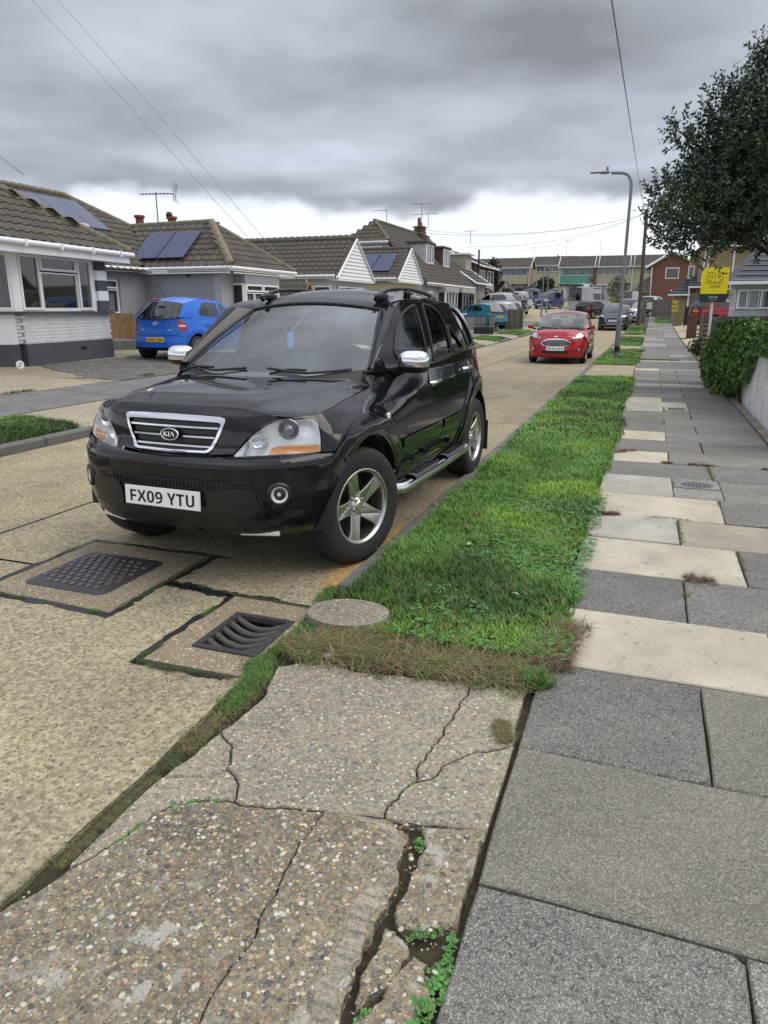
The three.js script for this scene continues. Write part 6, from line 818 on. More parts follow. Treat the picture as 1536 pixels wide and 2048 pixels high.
  plate(t, [0.845, 0.547, 0.0], Math.PI / 2, -0.05, 'FX09 YTU');
  for (const sg of [1, -1]) {
    const p = S.map(S.sZ(0.668), 0.588), n = V(0.8, 0, 0.6 * sg), q = new THREE.Quaternion().setFromUnitVectors(V(0, 1, 0), n), f = new THREE.Group(); f.name = 'fog_lamp'; f.position.set(p.x, p.y, p.z * sg); f.quaternion.copy(q); t.add(f);
    const la = (pts) => new THREE.LatheGeometry(pts.map((a) => new THREE.Vector2(...a)), 28).toNonIndexed();
    mesh('bezel', [la([[0.046, 0.004], [0.05, 0.012], [0.064, 0.012], [0.074, -0.012]])], blackPl, f); mesh('lens', [la([[0, 0.016], [0.025, 0.015], [0.044, 0.008], [0.046, 0.002]])], lensM, f); mesh('reflector', [la([[0, 0.004], [0.02, -0.004], [0.034, -0.002], [0.047, 0.006]])], flat(0.85, 0.86, 0.88, 0.35, { metalness: 0.3 }), f);
    K.S; const w = panelGeo(K.Zf([[0.655, 0.742], [0.745, 0.748], [0.74, 0.778], [0.665, 0.772]]), null, S.map, 0.05, 0.0035); mesh('washer_cover', sg > 0 ? w : mirrorZ(w), paint, t);
    const led = new THREE.Group(); led.name = 'light_strip'; led.position.set(0.66, 0.345, sg * 0.52); led.rotation.y = Math.PI / 2 - sg * 0.3; t.add(led); mesh('strip_body', cbox(0.23, 0.034, 0.03, 0.006), flat(0.75, 0.76, 0.78, 0.3), led); for (let k = 0; k < 9; k++) mesh('diode', box(-0.088 + k * 0.022, 0, 0.016, 0.013, 0.012, 0.004), flat(0.8, 0.8, 0.78, 0.3), led);
  }
  // wheel arch cladding, mouldings, handles, side repeater
  for (const cx of [0, -2.71]) K.side('arch_flare', K.X([...arcPts(cx, 0.375, 0.457, cx ? 0.1 : 0.95, Math.PI - (cx ? 0.98 : -0.14), 26), ...arcPts(cx, 0.375, 0.585, Math.PI - (cx ? 0.82 : -0.1), cx ? 0.06 : 0.72, 26)]), paint, 0.007, { raw: true, h: 0.05 });
  K.sideX('door_moulding', [[-0.6, 0.632], [-1.49, 0.632], [-1.49, 0.712], [-0.6, 0.712]], paint, 0.013); K.sideX('door_moulding', [[-1.55, 0.632], [-2.04, 0.632], [-2.1, 0.712], [-1.55, 0.712]], paint, 0.013);
  K.sideX('chrome_strip', [[-0.6, 0.62], [-1.49, 0.62], [-1.49, 0.628], [-0.6, 0.628]], M.chrome, 0.006); K.sideX('chrome_strip', [[-1.55, 0.62], [-2.06, 0.62], [-2.06, 0.628], [-1.55, 0.628]], M.chrome, 0.006);
  for (const sg of [1, -1]) {
    for (const [x0, y] of [[-1.25, 1.03], [-2.21, 1.066]]) { const z = S.map(S.sX(x0), y).z * sg; mesh('door_handle', [tube([[x0, y, z], [x0 - 0.04, y + 0.003, z + sg * 0.035], [x0 - 0.17, y + 0.008, z + sg * 0.035], [x0 - 0.21, y + 0.008, z]], 0.014, 14, 8), at(cbox(0.1, 0.05, 0.012, 0.005), x0 - 0.1, y - 0.012, z + sg * 0.002)], M.chrome, t); }
    const zr = S.map(S.sX(-0.34), 0.9).z * sg; mesh('side_repeater', at(cbox(0.05, 0.045, 0.016, 0.006), -0.34, 0.9, zr), flat(0.7, 0.68, 0.6, 0.3), t);
    wingMirror(t, [-0.7, 1.228, 0.965], [0.17, 0.155, 0.225], M.chrome, blackPl, sg, { cut: -0.025, arm: 0.06 });
    // side step: tube with two tread pads
    const st = new THREE.Group(); st.name = 'side_step'; t.add(st); mesh('step_tube', tube([[-0.38, 0.4, sg * 0.94], [-0.5, 0.395, sg * 0.985], [-1.3, 0.395, sg * 0.995], [-2.0, 0.395, sg * 0.985], [-2.1, 0.4, sg * 0.94]], 0.038, 30, 14), M.chrome, st);
    for (const [a, b] of [[-0.62, -1.12], [-1.38, -1.88]]) { const cu = tube([[a, 0.425, sg * 0.975], [(a * 3 + b) / 4, 0.436, sg * 0.985], [(a + 3 * b) / 4, 0.436, sg * 0.985], [b, 0.425, sg * 0.975]], 0.05, 18, 12); cu.scale(1, 0.5, 1); cu.translate(0, 0.215, 0); mesh('tread_pad', cu, flat(0.05, 0.05, 0.055, 0.7), st); for (let k = 0; k < 9; k++) mesh('tread_rib', box(a - 0.06 - k * (a - b - 0.12) / 8, 0.459, sg * 0.985, 0.012, 0.006, 0.07), M.black, st); }
    // roof rail on three feet
    const rl = new THREE.Group(); rl.name = 'roof_rail'; t.add(rl); mesh('rail', tube([[-1.16, 1.645, sg * 0.49], [-1.25, 1.69, sg * 0.495], [-1.45, 1.725, sg * 0.5], [-1.85, 1.735, sg * 0.5], [-2.25, 1.715, sg * 0.495], [-2.55, 1.68, sg * 0.49], [-2.65, 1.645, sg * 0.485]], 0.0165, 40, 10), blackPl, rl);
    for (const [x, y, l] of [[-1.27, 1.672, 0.26], [-1.85, 1.704, 0.14], [-2.52, 1.662, 0.2]]) { const f = new THREE.SphereGeometry(0.5, 16, 10); f.scale(l, 0.06, 0.055); f.translate(x, y, sg * 0.496); mesh('foot', [f.toNonIndexed()], blackPl, rl); }
    // mud flap, wiper, washer jet
    mesh('mud_flap', box(-3.14, 0.33, sg * 0.82, 0.014, 0.3, 0.2), M.rubber, t);
    const wp = new THREE.Group(); wp.name = 'wiper'; t.add(wp); const z0 = sg > 0 ? 0.1 : -0.62; mesh('blade', tube([[-0.215, 1.185, z0 - 0.02], [-0.17, 1.165, z0 + 0.24], [-0.2, 1.19, z0 + 0.52]].map(([x, y, z]) => [x - 0.2 * Math.pow(Math.abs(z) / 0.7, 2.4), y + 0.006, z]), 0.009, 14, 5), M.black, wp); mesh('arm', tube([[-0.2, 1.16, z0 + 0.5], [-0.22, 1.19, z0 + 0.38], [-0.22, 1.19, z0 + 0.24]], 0.008, 8, 5), M.black, wp);
    const jet = new THREE.SphereGeometry(0.014, 10, 8); jet.scale(1.3, 0.7, 1); jet.translate(0.13, 1.128, sg * 0.31); mesh('washer_jet', [jet.toNonIndexed()], M.black, t);
  }
  mesh('leaf_chip', quadGeo([[[0.56, 1.106, 0.275], [0.5, 1.113, 0.285], [0.47, 1.117, 0.3], [0.53, 1.1115, 0.295]]]), flat(0.7, 0.66, 0.55, 0.8), t).name = 'fallen_leaf';
  mesh('air_freshener', [at(cbox(0.02, 0.11, 0.05, 0.008), -0.62, 1.36, -0.05), rod([-0.62, 1.41, -0.05], [-0.92, 1.545, -0.02], 0.002).toNonIndexed()], flat(0.08, 0.35, 0.8, 0.5), t);
}
// ---------- the other vehicles ----------
function carCfg(o) {
  const xf = o.fo, xr = -(o.wb + o.ro), hw = o.hw, H = o.H, b = o.belt, n = o.nose, ax = o.ax, tx = o.tx, ty = H - (o.edgeDrop ?? 0.09), rt = o.rt, rb = o.rb, tum = o.tum ?? 0.22, gx = xf - (o.gapBack ?? 0.34), wr = o.wr || 0.31, arch = wr + 0.065;
  const zs = (x, y) => { const t = Math.max(0, y - b); return hw - 0.055 - tum * t - (o.tum2 ?? 0.28) * t * t - 0.09 * sst(ax - 0.9, ax, x) - 0.1 * sst(rb + 0.9, rb, x); };
  const bs = o.split, w = (l) => l, q = 0.055, topAt = (x) => { const pts = [[tx, ty], [lerp(tx, rt, 0.3), H - 0.055], [lerp(tx, rt, 0.7), H - 0.06], [rt, o.rtY ?? H - 0.12]].reverse(); return pchip(pts)(x) - q; }, aX = (y) => lerp(ax, tx, (y - b) / (ty - b));
  const wins = []; const f0 = b + 0.04, p1 = bs[0];
  wins.push([[aX(f0) - 0.2, f0], [aX(lerp(f0, topAt(tx), 0.6)) - 0.13, lerp(f0, topAt(tx), 0.6)], [tx - 0.1, topAt(tx - 0.1)], [p1 + 0.07, topAt(p1)], [p1 + 0.06, topAt(p1) - 0.01], [p1 + 0.05, f0 + 0.01], [p1 + 0.06, f0]]);
  if (bs.length > 1) { const e = bs[1], k = o.kink ?? 0.25; wins.push([[p1 - 0.05, f0], [p1 - 0.04, f0 + 0.01], [p1 - 0.04, topAt(p1) - 0.01], [p1 - 0.05, topAt(p1)], [lerp(p1, e, 0.6), topAt(lerp(p1, e, 0.6))], [e + 0.05 + k, topAt(e + k) - 0.02], [e + 0.03, lerp(f0, topAt(e), 0.35)], [e + 0.1, f0 + 0.02]]); }
  return { paint: o.paint, h: o.h || 0.16, plan: [[xf, 0], [xf - 0.015, 0.3 * hw], [xf - 0.08, 0.6 * hw], [xf - 0.2, 0.82 * hw], [xf - 0.42, 0.95 * hw], [xf - 0.68, 0.99 * hw], [-0.3, hw], [-o.wb * 0.6, hw], [xr + 0.75, hw], [xr + 0.38, 0.96 * hw], [xr + 0.14, 0.84 * hw], [xr + 0.03, 0.55 * hw], [xr, 0]],
    dF: [[0.16, 0.1], [0.26, 0.02], [0.4, 0], [0.55, 0.015], [n - 0.12, 0.07], [n, o.noseLean ?? 0.16], [n + 0.1, 0.34]], dS: [[0.16, 0.1], [0.3, 0.035], [0.5, 0.004], [0.68, 0], [b - 0.1, 0.03], [b, 0.055], [b + 0.2, 0.08]], dR: [[0.16, 0.1], [0.28, 0.02], [0.45, 0], [0.6, 0.02], [b, o.tailLean ?? 0.1], [b + 0.2, 0.14]],
    fender: [0.09, ax - 0.9, ax, b - 0.2, b], crease: (x, y) => 0.06 * sst(-0.5, 0.1, x) * sst(n - 0.12, n + 0.1, y), flare: 0.015, arch, wb: o.wb, wr, hw, rim: wr * 0.68, tw: o.tw || 0.2, steer: o.steer || 0, sill: 0.32, low: 0.19, bumpY: Math.min(0.6, wr + arch - 0.06), gapX: [ax, gx], gapY: pchip([[gx, n], [lerp(gx, ax, 0.5), lerp(n, b, 0.62)], [ax, b - 0.02]].sort((p, r) => p[0] - r[0])), baseY: b + 0.005, wingFront: [],
    d0: ax - 0.12, d1: bs[0] - 0.04, lean: 0.04, d2: bs.length > 1 && !o.two ? -o.wb + 0.12 : null, d2low: -o.wb + 0.2, rx: xr + 0.42, belt: (x) => b + (o.beltRise ?? 0.05) * sst(-0.8, rb, x), bumperTop: [[0.001, n], [0.45 * hw, n], [0.8 * hw, n]], lipZ: hw * 0.8, rlow: o.rlow || 0.24, rbumpY: Math.min(0.6, wr + arch - 0.06), rbumpC: o.rbump ?? 0.6, rlampZ: hw * 0.6, tailTop: b + 0.02, tailZ: hw * 0.72,
    cowl: [ax + 0.3, b - 0.03], noseY: () => n, bonnetRise: o.rise ?? 0.05, zs, aLine: [[ax, b + 0.015], [lerp(ax, tx, 0.5), lerp(b, ty, 0.53)], [tx, ty]], wsB: [ax + 0.26, b - 0.04], wsT: [tx + 0.05, H - 0.045], roofEdge: [[tx, ty], [lerp(tx, rt, 0.3), H - 0.055], [lerp(tx, rt, 0.7), H - 0.06], [rt, o.rtY ?? H - 0.12]], rearLine: [[rt, o.rtY ?? H - 0.12], [lerp(rt, rb, 0.55), lerp(o.rtY ?? H - 0.12, b, 0.5)], [rb, b + (o.beltRise ?? 0.05)]], roofRise: 0.035, rwT: [rt - 0.1, (o.rtY ?? H - 0.12) + 0.05], rwB: [rb - 0.16, b + 0.01],
    windows: wins, glassF: o.glassF || M.pane, glassS: o.glassS || M.pane, glassR: o.glassR, wheel: { spokes: o.spokes || 7, tip: 0.03, root: 0.02, rim: o.rimMat || M.alu, seg: 28 }, seatMat: flat(0.05, 0.05, 0.055, 0.9), bumperMat: o.bumperMat, sillMat: o.sillMat, noCabin: o.noCabin, mirrorIn: true, frameMat: o.frameMat };
}
const SUPERMINI = { fo: 0.8, wb: 2.45, ro: 0.62, hw: 0.83, H: 1.5, belt: 0.98, nose: 0.8, ax: -0.28, tx: -1.05, rt: -2.72, rb: -2.98, split: [-1.32, -2.3], wr: 0.3 };
const lampRed = new THREE.MeshPhysicalMaterial({ color: col(0.35, 0.012, 0.015), roughness: 0.2, clearcoat: 1 }), lampWhite = new THREE.MeshPhysicalMaterial({ color: col(0.5, 0.51, 0.53), roughness: 0.2, metalness: 0.5, clearcoat: 1 }), plasticBlack = flat(0.014, 0.014, 0.015, 0.5);
const sym = (K, z) => z.map(([a, y]) => [K.S.sZ(a), y]).concat(z.slice().reverse().map(([a, y]) => [-K.S.sZ(a), y]));
function placeCar(name, label, x, z, theta, dy = 0, cfg, group) { const t = thing(name, label, 'car', [x, land(x, z) + dy, z], theta, group); const c = carCfg(cfg), K = makeCar(t, c); K.c = c; K.t = t; for (const sg of [1, -1]) if (!cfg.noMirror) wingMirror(t, [c.aLine[0][0] - 0.12, c.belt(0) + 0.06, c.hw + 0.07], [0.13, 0.12, 0.18], cfg.mirrorMat || cfg.paint, plasticBlack, sg, { arm: 0.06 }); return K; }
function tailLamps(K, z0, z1, y0, y1, extra) { const p = [...K.Zr([[z0, y0], [z0 + 0.02, y1]]), ...K.X(extra ? [[extra, y1], [extra - 0.03, y0]] : []), ...(extra ? [] : K.Zr([[z1, y1], [z1, y0]]))]; return K.side('tail_lamp', chaik(p, 1), lampRed, 0.008, { raw: true }); }
function rearPlate(K, y, txt, tilt = 0) { const p = K.S.map(K.S.L, y); return plate(K.t, [p.x - 0.014, y, 0], -Math.PI / 2, tilt, txt, '#e8b51c'); }
function frontLook(K, o) { // grille, headlamps, plate
  const c = K.c; if (o.grille) { K.face('grille', fine(sym(K, o.grille), 3), plasticBlack, 0.01, { raw: true, h: 0.06 }); if (o.ring) { const A = fine(sym(K, o.grille), 4), cs = A.reduce((s, p) => [s[0] + p[0] / A.length, s[1] + p[1] / A.length], [0, 0]), w = (p, k) => { const [dx, dy] = norm2((p[0] - cs[0]) * 0.5, p[1] - cs[1]), q = [p[0] + dx * k, p[1] + dy * k], v = K.S.map(...q); v.x += 0.016; return v.toArray(); }; mesh('grille_surround', quadGeo(A.map((p, i) => { const b = A[(i + 1) % A.length]; return [w(p, 0), w(b, 0), w(b, 0.02), w(p, 0.02)]; })), M.chrome, K.t); } for (const y of o.slats || []) K.face('grille_slat', sym(K, [[0.001, y + 0.004], [o.sw, y + 0.004], [o.sw - 0.01, y - 0.004], [0.001, y - 0.004]]), o.slatMat || M.alu, 0.014, { raw: true, h: 0.06 }); }
  K.side('headlamp', chaik(o.lamp.map((p) => p.length === 3 ? [K.S.sX(p[0]), p[1]] : [K.S.sZ(p[0]), p[1]]), 1), lampWhite, 0.007, { raw: true }); if (o.inner) for (const [z, y, r] of o.inner) K.side('lamp_lens', arcPts(K.S.sZ(z), y, r, 0, 6.2, 14), flat(0.1, 0.1, 0.11, 0.1, { metalness: 0.3 }), 0.01, { raw: true });
  if (o.lower) K.face('lower_intake', fine(sym(K, o.lower), 3), plasticBlack, 0.005, { raw: true }); if (o.fog) K.side('fog_recess', chaik(o.fog.map(([z, y]) => [K.S.sZ(z), y]), 1), plasticBlack, 0.006, { raw: true });
  if (o.plate) plate(K.t, [c.plan[0][0] + 0.016 - (o.plateIn || 0), o.plateY, 0], Math.PI / 2, -0.05, o.plate);
}
{ // blue hatchback seen from behind
  const blue = carPaint(0.015, 0.13, 0.58), K = placeCar('blue_hatchback', 'bright blue hatchback parked on block paving, seen from behind, yellow plate', -11.42, -17.98, Math.PI / 2, 0.03, { ...SUPERMINI, H: 1.52, belt: 1.0, rt: -2.62, rb: -2.98, rtY: 1.375, tum2: 0.42, paint: blue, h: 0.1, rlow: 0.33, tailLean: 0.06, rbump: 0.62, split: [-1.3, -2.28], kink: 0.3, glassR: M.pane }), t = K.t;
  K.rearSym('rear_window_border', [[0.001, 1.045], [0.52, 1.05], [0.52, 1.0], [0.001, 0.99]], plasticBlack, 0.006);
  const tl = K.side('tail_lamp', chaik([...K.Zr([[0.63, 0.72], [0.62, 0.98]]), ...K.X([[-2.9, 1.0], [-2.8, 0.86], [-2.82, 0.72]])], 1), lampRed, 0.012, { raw: true }); K.side('lamp_band', [...K.Zr([[0.64, 0.83], [0.64, 0.87]]), ...K.X([[-2.84, 0.87], [-2.83, 0.83]])], flat(0.6, 0.6, 0.62, 0.3), 0.016, { raw: true });
  rearPlate(K, 0.52, 'EY61 ZGN'); K.rearSym('bumper_lip', [[0.001, 0.66], [0.6, 0.665], [0.6, 0.635], [0.001, 0.63]], blue, 0.02);
  const bd = new THREE.TorusGeometry(0.05, 0.009, 8, 24); bd.rotateY(Math.PI / 2); mesh('badge', [at(bd, -3.03, 0.9, 0).toNonIndexed(), box(-3.035, 0.9, 0, 0.012, 0.016, 0.12)], M.chrome, t); mesh('rear_wiper', tube([[-3.1, 1.03, 0], [-3.12, 1.06, 0.14], [-3.09, 1.1, 0.3]], 0.012, 10, 5), M.black, t); mesh('badge_script', [box(-3.02, 0.75, 0.36, 0.006, 0.018, 0.12), box(-3.03, 0.72, 0, 0.006, 0.018, 0.1), box(-3.02, 0.76, -0.36, 0.006, 0.016, 0.1)], M.chrome, t);
  mesh('brake_light', cbox(0.06, 0.05, 0.26, 0.02), lampRed, t).position.set(-2.86, 1.47, 0); mesh('aerial', rod([-2.5, 1.5, 0], [-2.8, 1.85, 0], 0.005), M.black, t);
  for (const z of [1, -1]) for (const x of [-0.95, -1.85]) mesh('door_handle', tube([[x, 0.86, z * 0.825], [x - 0.06, 0.862, z * 0.855], [x - 0.16, 0.866, z * 0.855], [x - 0.2, 0.868, z * 0.825]], 0.014, 10, 6), blue, t);
}
{ // red hatchback facing the camera
  const red = carPaint(0.36, 0.012, 0.02), K = placeCar('red_hatchback', 'bright red hatchback parked facing the camera at the kerb beside the lamp post', -2.62, -22.75, -Math.PI / 2, 0, { ...SUPERMINI, hw: 0.86, fo: 0.83, H: 1.5, belt: 1.0, nose: 0.84, ax: -0.2, tx: -1.05, split: [-1.45, -2.35], paint: red, h: 0.1, rise: 0.07, two: true, rimMat: M.alu }), t = K.t;
  frontLook(K, { grille: [[0.001, 0.72], [0.26, 0.715], [0.43, 0.62], [0.33, 0.545], [0.001, 0.53]], ring: true, gy: 0.62, slats: [0.575, 0.61, 0.645, 0.68], sw: 0.33, lamp: [[0.46, 0.73], [0.56, 0.755], [0.5, 0.77, 1], [0.3, 0.93, 1], [0.42, 0.91, 1], [0.66, 0.85]], inner: [[0.6, 0.8, 0.035], [0.69, 0.83, 0.035]], lower: [[0.001, 0.42], [0.36, 0.42], [0.4, 0.36], [0.36, 0.32], [0.001, 0.31]], fog: [[0.5, 0.4], [0.72, 0.48], [0.74, 0.42], [0.55, 0.37]], plate: 'EF13 UTV', plateY: 0.455 });
  const ov = new THREE.SphereGeometry(0.06, 16, 8); ov.scale(0.15, 0.42, 1); mesh('badge', [at(ov, 0.71, 0.795, 0).toNonIndexed()], M.chrome, t); for (const sg of [1, -1]) { mesh('fog_lamp', arcFan(0.04), lampWhite, t).position.copy(K.S.map(K.S.sZ(0.66), 0.435).setZ(sg * 0.66).add(V(0.012, 0, 0))); mesh('bonnet_crease', tube([[0.42, 0.935, sg * 0.2], [0.1, 1.01, sg * 0.26], [-0.05, 1.035, sg * 0.3]], 0.006, 8, 4), red, t); mesh('wiper', tube([[-0.02, 1.01, sg * 0.05], [-0.06, 1.03, sg * 0.3], [-0.16, 1.045, sg * 0.6]], 0.012, 8, 5), M.black, t); }
  mesh('aerial', rod([-1.2, 1.5, 0], [-1.32, 1.66, 0], 0.008), M.black, t);
}
function arcFan(r) { const g = new THREE.CircleGeometry(r, 14); g.rotateY(Math.PI / 2); return g; }
{ // dark saloon-like crossover facing the camera
  const navy = carPaint(0.018, 0.022, 0.035), K = placeCar('dark_crossover', 'dark navy crossover with large grille facing the camera, behind the lamp post', -2.42, -50.7, -Math.PI / 2, 0, { ...SUPERMINI, fo: 0.86, wb: 2.76, ro: 0.95, hw: 0.93, H: 1.63, belt: 1.08, nose: 0.93, ax: -0.3, tx: -1.15, rt: -2.9, rb: -3.4, split: [-1.5, -2.6], wr: 0.37, paint: navy, h: 0.25, noCabin: true, glassF: M.tint, glassS: M.tint });
  frontLook(K, { grille: [[0.001, 0.86], [0.42, 0.86], [0.46, 0.75], [0.4, 0.55], [0.3, 0.47], [0.001, 0.47]], ring: true, gy: 0.66, slats: [0.54, 0.62, 0.7, 0.78], sw: 0.38, lamp: [[0.5, 0.84], [0.52, 0.9], [0.5, 0.96, 1], [0.42, 0.9, 1]], lower: [[0.001, 0.34], [0.7, 0.36], [0.7, 0.28], [0.001, 0.27]], fog: [[0.56, 0.62], [0.8, 0.7], [0.8, 0.42], [0.62, 0.42]], plate: 'OE22 LVP', plateY: 0.62 }); K.face('lower_trim', sym(K, [[0.001, 0.41], [0.6, 0.4], [0.74, 0.5], [0.74, 0.46], [0.62, 0.37], [0.001, 0.375]]), M.steel, 0.01, { raw: true });
}
const FARH = { ...SUPERMINI, h: 0.3, noCabin: true, glassF: M.tint, glassS: M.tint, glassR: M.tint };
const far = (name, label, x, z, th, o, dy = 0) => placeCar(name, label, x, z, R(th), dy, { ...FARH, ...o });
{
  let K = far('white_hatchback', 'white hatchback parked behind the dark crossover at the right kerb', -2.35, -57.6, -90, { paint: carPaint(0.6, 0.61, 0.62) }); frontLook(K, { lamp: [[0.5, 0.74], [0.6, 0.8], [0.4, 0.84, 1], [0.45, 0.74, 1]] });
  K = far('teal_hatchback', 'teal blue hatchback with red tail lamps on a left driveway behind the iron railings', -10.9, -44.9, 144, { paint: carPaint(0.01, 0.16, 0.24), H: 1.5, glassR: M.tint, h: 0.2 }); tailLamps(K, 0.55, 0.8, 0.78, 0.94, -2.86); rearPlate(K, 0.72, 'ET62 KXB'); const bm = K.rearSym('bumper_trim', [[0.001, 0.45], [0.6, 0.45], [0.6, 0.3], [0.001, 0.3]], plasticBlack, 0.008);
  K = far('white_hatchback', 'white hatchback with tall red tail lamps just beyond the teal car', -11.35, -52.2, 148, { paint: carPaint(0.62, 0.63, 0.65), H: 1.48 }); tailLamps(K, 0.5, 0.8, 0.8, 0.95, -2.75);
  K = far('white_small_car', 'small white car seen from behind over the wooden fence', -11.9, -66.8, 110, { paint: carPaint(0.62, 0.63, 0.64) }, 0.15); tailLamps(K, 0.5, 0.8, 0.8, 0.9, -2.8);
  K = far('pale_blue_car', 'pale blue car half hidden behind the black car on a left driveway', -9.9, -33.4, 20, { paint: carPaint(0.2, 0.27, 0.42), H: 1.48 });
  K = far('silver_estate', 'silver estate car with dark windows behind the teal car', -13.2, -57.5, 175, { paint: carPaint(0.42, 0.44, 0.46), H: 1.66, hw: 0.9, wb: 2.7, ro: 0.9, rt: -3.0, rb: -3.4, split: [-1.4, -2.7], belt: 1.08, nose: 0.92 }, 0.35);
  K = far('dark_car', 'dark grey car roof showing between the silver estate and the white small car', -13.3, -64.5, 170, { paint: carPaint(0.02, 0.022, 0.025) }, 0.3);
  K = far('silver_car', 'silver car with sloping rear window near the clipped bush', -13.6, -69.5, 165, { paint: carPaint(0.42, 0.45, 0.5), H: 1.55 }, 0.45);
  K = far('dark_estate', 'dark estate car seen from behind at an angle, left of the crossover', -4.6, -71.8, 62, { paint: carPaint(0.025, 0.022, 0.026), wb: 2.6, ro: 0.8, rt: -2.95, rb: -3.25, split: [-1.35, -2.5], hw: 0.87 }); tailLamps(K, 0.55, 0.8, 0.78, 1.0, -3.0);
  K = far('white_suv', 'pearl white sport utility car seen from behind in a right driveway', 0.25, -78.8, 72, { paint: carPaint(0.55, 0.54, 0.5), H: 1.72, hw: 0.97, wb: 2.75, ro: 0.9, rt: -3.1, rb: -3.45, split: [-1.45, -2.75], belt: 1.14, nose: 0.98, wr: 0.37 }); tailLamps(K, 0.6, 0.9, 0.9, 1.02, -3.25); K.rearSym('bumper_trim', [[0.001, 0.5], [0.7, 0.5], [0.7, 0.28], [0.001, 0.28]], plasticBlack, 0.008); K.rearSym('plate_recess', [[0.001, 0.92], [0.4, 0.92], [0.36, 0.76], [0.001, 0.76]], flat(0.42, 0.41, 0.38, 0.4), 0.008);
  K = far('red_compact', 'dark red compact car with white roof in the drive behind the brick pier', 5.05, -51.2, 38, { paint: carPaint(0.2, 0.008, 0.02), H: 1.56, hw: 0.9, wb: 2.6, ro: 0.75, rt: -2.9, rb: -3.15, split: [-1.35, -2.55], belt: 1.05, nose: 0.95, h: 0.2 }, 0.12); tailLamps(K, 0.58, 0.8, 0.8, 0.98, -2.95); rearPlate(K, 0.86, 'LK67 OVD'); K.t.children.find((q) => q.name === 'roof').material = carPaint(0.6, 0.62, 0.64); mesh('badge', box(-3.3, 1.0, 0, 0.02, 0.05, 0.22), M.chrome, K.t); for (const sg of [1, -1]) mesh('roof_rail', tube([[-1.2, 1.53, sg * 0.6], [-1.5, 1.59, sg * 0.6], [-2.4, 1.59, sg * 0.58], [-2.7, 1.5, sg * 0.56]], 0.02, 14, 6), M.black, K.t);
  const VAN = { fo: 0.9, wb: 3.4, ro: 1.0, hw: 1.0, H: 2.5, belt: 1.3, nose: 1.05, ax: -0.05, tx: -0.95, rt: -4.25, rb: -4.35, rtY: 2.4, tum: 0.06, tum2: 0.02, split: [-1.35, -2.6], kink: 0, wr: 0.35, tailLean: 0.02, rbump: 0.55, beltRise: 0.02, h: 0.4, noCabin: true, glassF: M.tint, glassS: M.tint, glassR: M.tint };
  K = placeCar('grey_camper_van', 'tall silver grey high roof camper van with dark windows in the middle distance', -5.2, -79.6, R(58), 0, { ...VAN, H: 2.62, rtY: 2.5, paint: carPaint(0.3, 0.31, 0.33) }); K.t.userData.category = 'van'; tailLamps(K, 0.84, 0.95, 0.7, 1.25, -4.1); K.rearSym('rear_top', [[0.001, 1.3], [0.86, 1.3], [0.86, 1.36], [0.001, 1.36]], carPaint(0.3, 0.31, 0.33), 0.02);
  for (const sg of [1, -1]) { K.glassSide('upper_panel', [[-1.2, 1.98], [-4.1, 1.98], [-4.1, 2.42], [-1.2, 2.42]], carPaint(0.32, 0.33, 0.35), 0.012); break; }
  K = placeCar('white_van', 'plain white panel van behind the camper van', -7.4, -92, R(75), 0.1, { ...VAN, paint: carPaint(0.6, 0.61, 0.63) }); K.t.userData.category = 'van';
  const SV = { ...VAN, fo: 0.85, wb: 2.75, ro: 0.75, hw: 0.9, H: 1.84, belt: 1.12, nose: 0.95, ax: -0.15, tx: -0.95, rt: -3.2, rb: -3.4, rtY: 1.74, split: [-1.3, -2.4] };
  K = placeCar('pale_van', 'pale silver blue small van facing the camera behind the dark crossover', -1.95, -64.8, R(-90), 0, { ...SV, paint: carPaint(0.42, 0.47, 0.5) }); K.t.userData.category = 'van'; frontLook(K, { grille: [[0.001, 0.75], [0.4, 0.75], [0.4, 0.55], [0.001, 0.55]], lamp: [[0.45, 0.85], [0.55, 0.94], [0.4, 0.98, 1], [0.5, 0.8, 1]], lower: [[0.001, 0.42], [0.6, 0.42], [0.6, 0.28], [0.001, 0.28]] });
  K = placeCar('blue_van', 'navy blue van with pale windscreen parked nearest the far lamp posts', -11.6, -83.5, R(-110), 0, { ...SV, paint: carPaint(0.03, 0.05, 0.16), glassF: M.pane }); K.t.userData.category = 'van'; frontLook(K, { lamp: [[0.45, 0.85], [0.55, 0.94], [0.4, 0.98, 1], [0.5, 0.8, 1]], lower: [[0.001, 0.7], [0.5, 0.7], [0.5, 0.5], [0.001, 0.5]], plate: 'GJ14 HBN', plateY: 0.45 });
  K = placeCar('blue_van', 'blue van further left, parked against the dark fence by the end house', -15.2, -93, R(-105), 0, { ...SV, H: 1.95, rtY: 1.85, paint: carPaint(0.05, 0.08, 0.2), glassF: M.pane }); K.t.userData.category = 'van';
  K = placeCar('yellow_van', 'yellow van behind the navy blue van', -11.9, -93.5, R(-95), 0, { ...SV, H: 1.95, rtY: 1.85, paint: carPaint(0.5, 0.3, 0.02) }); K.t.userData.category = 'van';
  K = placeCar('yellow_van', 'orange yellow van beside the telegraph pole behind the pale van', -2.3, -88, R(-80), 0, { ...SV, H: 2.1, rtY: 2.0, paint: carPaint(0.48, 0.24, 0.02) }); K.t.userData.category = 'van';
}
